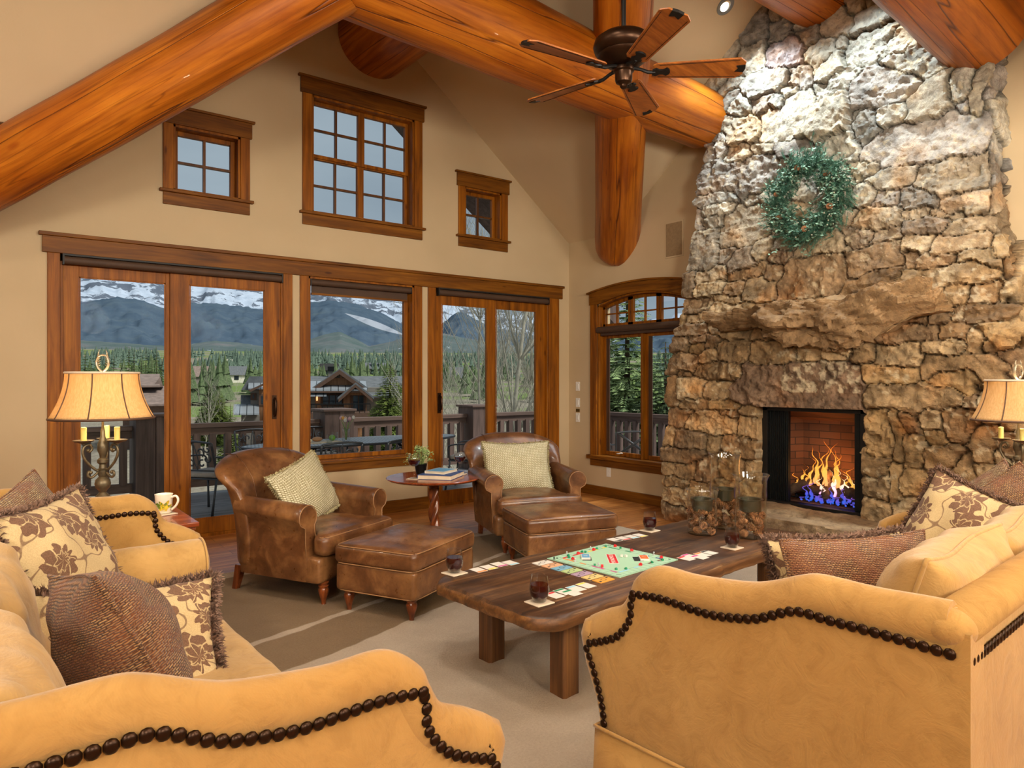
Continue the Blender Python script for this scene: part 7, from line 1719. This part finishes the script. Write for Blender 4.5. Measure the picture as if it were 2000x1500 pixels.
for k, (p, d_) in enumerate(FAR_HOUSES):
    dd = math.hypot(*p); w = {0: 7, 1: 10, 2: 8, 3: 7, 4: 5, 5: 9}[k]; z = gz(*p) + .4
    t = thing('distant_house', '%s house far across the valley%s' % (d_, (', left of the big roof ridge', ', above the lodge roof on the right', ', above the dark timber house', ', between the conifers through the left door', ', low between the bare trees', ', high in the far woods')[k]), 'house', (p[0], p[1], z), facing(p) + .2)
    MB().box(-w / 2, w / 2, 0, w * .6, -8, 2.6).build('wall', M['glaze' if k in (2, 5) else 'siding'], t)
    gable_roof(t, -w / 2, w / 2, 0, w * .6, 2.6, 5.0, M[('black', 'roof', 'roof', 'roofb', 'roof', 'glaze')[k]], 'x', .5)
    for q in (-.25, .2): MB().box(q * w, q * w + 1.4, -.1, 0, .6, 1.9).build('window', M['dkpane'], t)
# ================================================================= deck
DZ = -.12; RY = 10.2; RX = 9.26
t = NT('deck_boards'); v = t.coord((.6, 8, 8)); sp = t.sep(t.coord()); n = t.noise(v, 2, 6, .65); fr_ = t.math('FRACT', t.math('MULTIPLY', sp[1], 7.0))
col = t.ramp(n, [(.3, lin((96, 92, 94))), (.55, lin((140, 134, 134))), (.75, lin((170, 164, 162)))]); M['deck'] = t.done(t.mix(t.ramp(fr_, [(.0, 1.0), (.03, 0.0)]), col, (.02, .02, .02, 1)), .6, t.bump(n, .3, .004))
struct(MB().box(-6, RX + .2, WY + .23, RY + .15, DZ - .2, DZ).box(WX + .23, RX + .2, -2, WY + .23, DZ - .2, DZ).build('deck_floor', M['deck']))
M['railw'] = wood('weathered_brown_rail', (84, 66, 58), (112, 88, 78), (136, 110, 98), 'x', 1.0, .7, knots=False); M['railz'] = wood('weathered_brown_post', (78, 60, 52), (104, 82, 74), (130, 104, 94), 'z', 1.0, .7, knots=False)
def rail_run(label, p0, p1):
    p0 = Vector(p0 + (0,)); p1 = Vector(p1 + (0,)); L_ = (p1 - p0).length; t = thing('deck_railing', label, 'railing', (p0.x, p0.y, DZ), math.atan2(p1.y - p0.y, p1.x - p0.x), 'runs of deck railing')
    MB().box(0, L_, -.06, .06, .90, .964).build('handrail', M['railw'], t, bevel=.006); MB().box(0, L_, -.02, .02, .80, .90).build('upper_rail', M['railw'], t); MB().box(0, L_, -.03, .03, .10, .22).build('bottom_rail', M['railw'], t)
    n = max(1, int((L_ - .05) / .19)); 
    for k in range(n):
        a = L_ * (k + .5) / n; MB().box(a - .042, a + .042, -.045, .045, .20, .82).build('baluster', M['railz'], t)
    return t
posts = [(-2.4, RY, 'wide dark deck post far left'), (1.85, RY, 'wide dark deck post behind the left lamp'), (4.36, RY, 'wide dark deck post behind the tulips'), (7.02, RY, 'wide dark deck post seen through the right sliding door'), (RX, RY, 'dark deck post at the outer corner'), (RX, 6.6, 'dark deck post on the side run')]
for x, y, lb in posts[1:]:
    t = thing('deck_post', lb, 'post', (x, y, DZ), 0, 'square deck posts'); mb = MB(); w = .235
    for k in range(2): mb.box(-w + k * w + .003, -w + (k + 1) * w - .003, -w, w, -.3, 1.08)
    mb.build('post_boards', M['railz'], t, bevel=.005); MB().box(-w - .03, w + .03, -w - .03, w + .03, 1.08, 1.115).build('post_cap', M['railw'], t, bevel=.005)
runs = [((-2.2, RY), (1.61, RY), 'deck railing run left of the post behind the lamp'), ((2.09, RY), (4.12, RY), 'deck railing run seen through the left sliding door'), ((4.60, RY), (6.78, RY), 'deck railing run behind the patio table'), ((7.26, RY), (9.02, RY), 'deck railing run seen through the right pane of the right sliding door'), ((RX, 6.85), (RX, 9.96), 'deck railing run seen through the left sash of the arched window'), ((RX, 3.0), (RX, 6.35), 'deck railing run seen past the chimney through the arched window')]
for a, b, lb in runs: rail_run(lb, a, b)
# dark timber eave bracket outside
t = thing('eave_brace', 'dark timber brace under the outside eave, upper right of the right sliding door', 'brace', (0, 0, 0)); mb = MB()
mb.prism([(6.45, 2.9), (6.75, 2.9), (7.1, 2.0), (7.02, 1.75)], 7.5, 7.7, 'y'); mb.build('timber', M['railz'], t)
t = thing('roof_overhang', 'dark stained board soffit of the outside roof, seen through the upper windows', 'roof overhang', (0, 0, 0)); mb = MB()
ez = .92
mb.prism([(XR, zr - .12), (XR, zr + .2), (WX + 1.2, SP - 1.2 * PIT + .2), (WX + 1.2, SP - 1.2 * PIT - .12)], WY + .25, WY + 1.12, 'y'); mb.prism([(XR, zr - .12), (XR, zr + .2), (.0, SP + .335 * -PIT + .2), (.0, SP - .335 * PIT - .12)], WY + .25, WY + 1.12, 'y'); mb.build('soffit', M['railz'], t)
# ---- patio furniture
M['iron'] = plain('dark_cast_aluminium', (84, 84, 88), .4, .5); M['cush'] = plain('taupe_seat_cushion', (158, 146, 138), .9, bump=.2, scale=20)
t = NT('cast_table_top'); v = t.coord(rot=(0, 0, D(45))); ck = t.n('TexBrick'); ck.offset = .5; ck.inputs['Scale'].default_value = 1; ck.inputs['Brick Width'].default_value = .05; ck.inputs['Row Height'].default_value = .05; ck.inputs['Mortar Size'].default_value = .006; ck.inputs['Color1'].default_value = lin((206, 208, 210)); ck.inputs['Color2'].default_value = lin((192, 196, 200)); ck.inputs['Mortar'].default_value = lin((96, 98, 100)); t.l(v, ck.inputs['Vector'])
M['ptop'] = t.done(ck.outputs['Color'], .45)
tz = DZ + .72
pt = thing('patio_table', 'oval grey cast metal patio table on the deck', 'patio table', (4.22, 9.02, DZ), D(2))
ov = [(1.58 * math.cos(a), .50 * math.sin(a)) for a in [2 * PI * k / 60 for k in range(60)]]
MB().prism(ov, .695, .72).build('tabletop', M['ptop'], pt); mb = MB(); mb.tube([(x * 1.0, y * 1.0, .705) for x, y in ov], .016, 8, closed=True); mb.build('table_edge', M['iron'], pt, smooth=True)
for x, y in ((-1.0, -.3), (1.0, -.3), (-1.0, .3), (1.0, .3)): mb = MB(); mb.tube([(x * .7, y * .7, .69), (x, y * 1.0, .4), (x * .9, y * .9, .1), (x * 1.05, y * 1.1, 0)], .022, 8); mb.build('leg', M['iron'], pt, smooth=True)
def patio_chair(loc, rz, label, style='scroll'):
    t = thing('patio_chair', label, 'patio chair', loc, rz, 'cast metal patio chairs')       # faces -y
    for x in (-.23, .23):
        mb = MB(); mb.tube([(x, -.22, .42), (x * 1.08, -.25, .2), (x * 1.15, -.28, 0)], [.014, .012, .016], 8); mb.build('leg', M['iron'], t, smooth=True)
        mb = MB(); mb.tube([(x, .22, .42), (x * 1.05, .28, .2), (x * 1.1, .33, 0)], [.014, .012, .016], 8); mb.build('leg', M['iron'], t, smooth=True)
        mb = MB(); mb.tube(spline([(x, .20, .42), (x * 1.02, .26, .62), (x * 1.05, .33, .84)], 10), .014, 8)
        mb.tube(spline([(x * 1.03, .28, .68), (x * 1.2, .1, .66), (x * 1.22, -.15, .65), (x * 1.15, -.24, .60), (x * 1.0, -.22, .43)], 20), .011, 8); mb.build('arm', M['iron'], t, smooth=True)
    MB().box(-.24, .24, -.25, .22, .41, .43).build('seat_frame', M['iron'], t, bevel=.008)
    weld(rbox(.235, .23, .03, .025, 8, lambda x, y, z: (x, y, z + .465)).build('seat_cushion', M['cush'], t, smooth=True))
    mb = MB(); mb.tube(spline([(-.24, .33, .84), (-.12, .335, .855), (0, .335, .86), (.12, .335, .855), (.24, .33, .84)], 16), .013, 8); mb.tube([(-.235, .24, .52), (.235, .24, .52)], .011, 8)
    def yb(z): return lerp(.24, .33, (z - .5) / .34)
    if style == 'scroll':
        for s in (-1, 1):
            for cx, cz, r0, t0, tt in ((.075, .74, .055, -1.2, 5.2), (.15, .66, .06, 1.4, -5.2), (.075, .60, .05, 1.2, 5.0), (.17, .77, .045, 2.6, 5.0)):
                pts = []
                for k in range(22): u = k / 21; a = t0 + tt * u; r = r0 * (1 - .72 * u); z = cz + r * math.sin(a); pts.append((s * (cx + r * math.cos(a)), yb(z), z))
                mb.tube(pts, .0095, 6)
            mb.tube(spline([(0, yb(.53), .53), (s * .03, yb(.66), .66), (0, yb(.84), .84)], 12), .007, 6)
    else:
        mb.tube([(-.2, yb(.54), .54), (.2, yb(.83), .83)], .018, 8); mb.tube([(.2, yb(.54), .54), (-.2, yb(.83), .83)], .018, 8)
    mb.build('backrest', M['iron'], t, smooth=True)
    return t
patio_chair((3.25, 7.68, DZ), PI, 'patio chair with its back to the picture window, left of two')
patio_chair((4.02, 7.60, DZ), PI, 'patio chair with its back to the picture window, right of two')
patio_chair((2.22, 8.72, DZ), D(128), 'patio chair at the left end of the patio table, seen through the left door')
patio_chair((4.00, 9.72, DZ), D(2), 'patio chair across the patio table, behind the fruit board')
patio_chair((3.08, 9.74, DZ), D(-4), 'patio chair across the table, partly hidden by the left door stile')
patio_chair((5.62, 8.35, DZ), D(222), 'patio chair near the right end of the patio table, seen through the right door')
patio_chair((7.25, 6.75, DZ), D(140), 'cross-backed patio chair seen through the left sash of the arched window', 'cross')
patio_chair((7.45, 5.65, DZ), D(60), 'patio chair by the chimney edge seen through the arched window', 'cross')
tt_ = thing('tulip_vase', 'clear glass vase of pink, white and orange tulips on the patio table', 'vase of flowers', (4.02, 8.98, tz))
MB().lathe([(0, 0), (.045, 0), (.05, .02), (.042, .08), (.055, .17), (.058, .17), (.046, .08), (.054, .01), (.04, -.0), (0, .004)], 24).build('vase', M['glass'], tt_, smooth=True, angle=50)
rr = random.Random(6)
for k, c in enumerate(('white', 'lilac', 'peach', 'white', 'pinkp', 'orangep', 'white', 'pinkp', 'peach')):
    cm = {'white': (232, 222, 206), 'lilac': (170, 130, 160), 'peach': (226, 190, 170), 'pinkp': (224, 172, 176), 'orangep': (236, 170, 84)}[c]
    a = 2 * PI * k / 9; r = rr.uniform(.03, .13); hz = rr.uniform(.24, .31); e = Vector((r * math.cos(a), r * math.sin(a), hz))
    s = MB().tube(spline([(.01 * math.cos(a), .01 * math.sin(a), .02), (.02 * math.cos(a), .02 * math.sin(a), .16), tuple(e)], 10), .003, 6).build('stem', M['leaf'], tt_, smooth=True)
    MB().lathe([(0, -.004), (.016, .002), (.022, .018), (.019, .036), (.008, .048), (0, .046)], 10, tuple(e)).build('tulip_head', plain('tulip_' + c, cm, .6), s, smooth=True)
    mb = MB()
for k in range(8):
    a = k * .8; mb.add([(0, 0, .05), (.02 * math.cos(a + .3), .02 * math.sin(a + .3), .15), (.09 * math.cos(a), .09 * math.sin(a), .22), (.02 * math.cos(a - .3), .02 * math.sin(a - .3), .15)], [(0, 1, 2, 3)])
mb.build('leaves', M['leaf'], tt_, fix=False)
for (x, y, lb) in ((3.72, 8.83, 'clear drinking glass beside the fruit board on the patio table'), (3.93, 9.14, 'clear drinking glass just behind the tulip vase'), (4.88, 8.72, 'nearer of two clear drinking glasses at the right of the patio table'), (5.10, 8.98, 'farther of two clear drinking glasses at the right of the patio table')):
    t = thing('drinking_glass', lb, 'glass', (x, y, tz), 0, 'drinking glasses on the patio table')
    MB().lathe([(0, .004), (.032, .004), (.040, .12), (.0425, .12), (.035, 0), (0, 0)], 24).build('tumbler', M['glass'], t, smooth=True, angle=40)
    MB().lathe([(0, .006), (.031, .006), (.036, .065), (0, .065)], 24).build('water', M['pane'], t, smooth=True, angle=40)
t = thing('serving_board', 'pale wooden serving board with snacks on the patio table', 'serving board', (3.62, 8.98, tz), D(6)); MB().box(-.30, .30, -.12, .12, 0, .015).build('board', M['coaster'], t, bevel=.004)
def blob(name, label, cat, x, y, r, c, grp=None):
    o = MB().sphere((0, 0, r[2]), r, 14).build(name, plain(name + '_skin', c, .5), None, smooth=True); o.location = (x, y, tz + .015); tag(o, label, cat, grp); return o
blob('bread_loaf', 'small brown bread loaf on the serving board', 'bread', 3.62, 9.0, (.075, .04, .032), (176, 128, 88)); blob('cheese', 'pale round cheese on the serving board', 'cheese', 3.48, 8.94, (.05, .04, .024), (222, 208, 178))
blob('green_fruit', 'bunch-like green fruit at the right of the serving board', 'fruit', 3.83, 9.0, (.045, .04, .04), (120, 172, 60))
for k, (dx, dy) in enumerate(((0, 0), (.045, .02), (-.02, .045), (.03, -.03))): blob('strawberry', 'red strawberry in the heap at the left end of the serving board', 'fruit', 3.38 + dx, 8.97 + dy, (.022, .022, .026), (196, 40, 44), 'strawberries on the serving board')
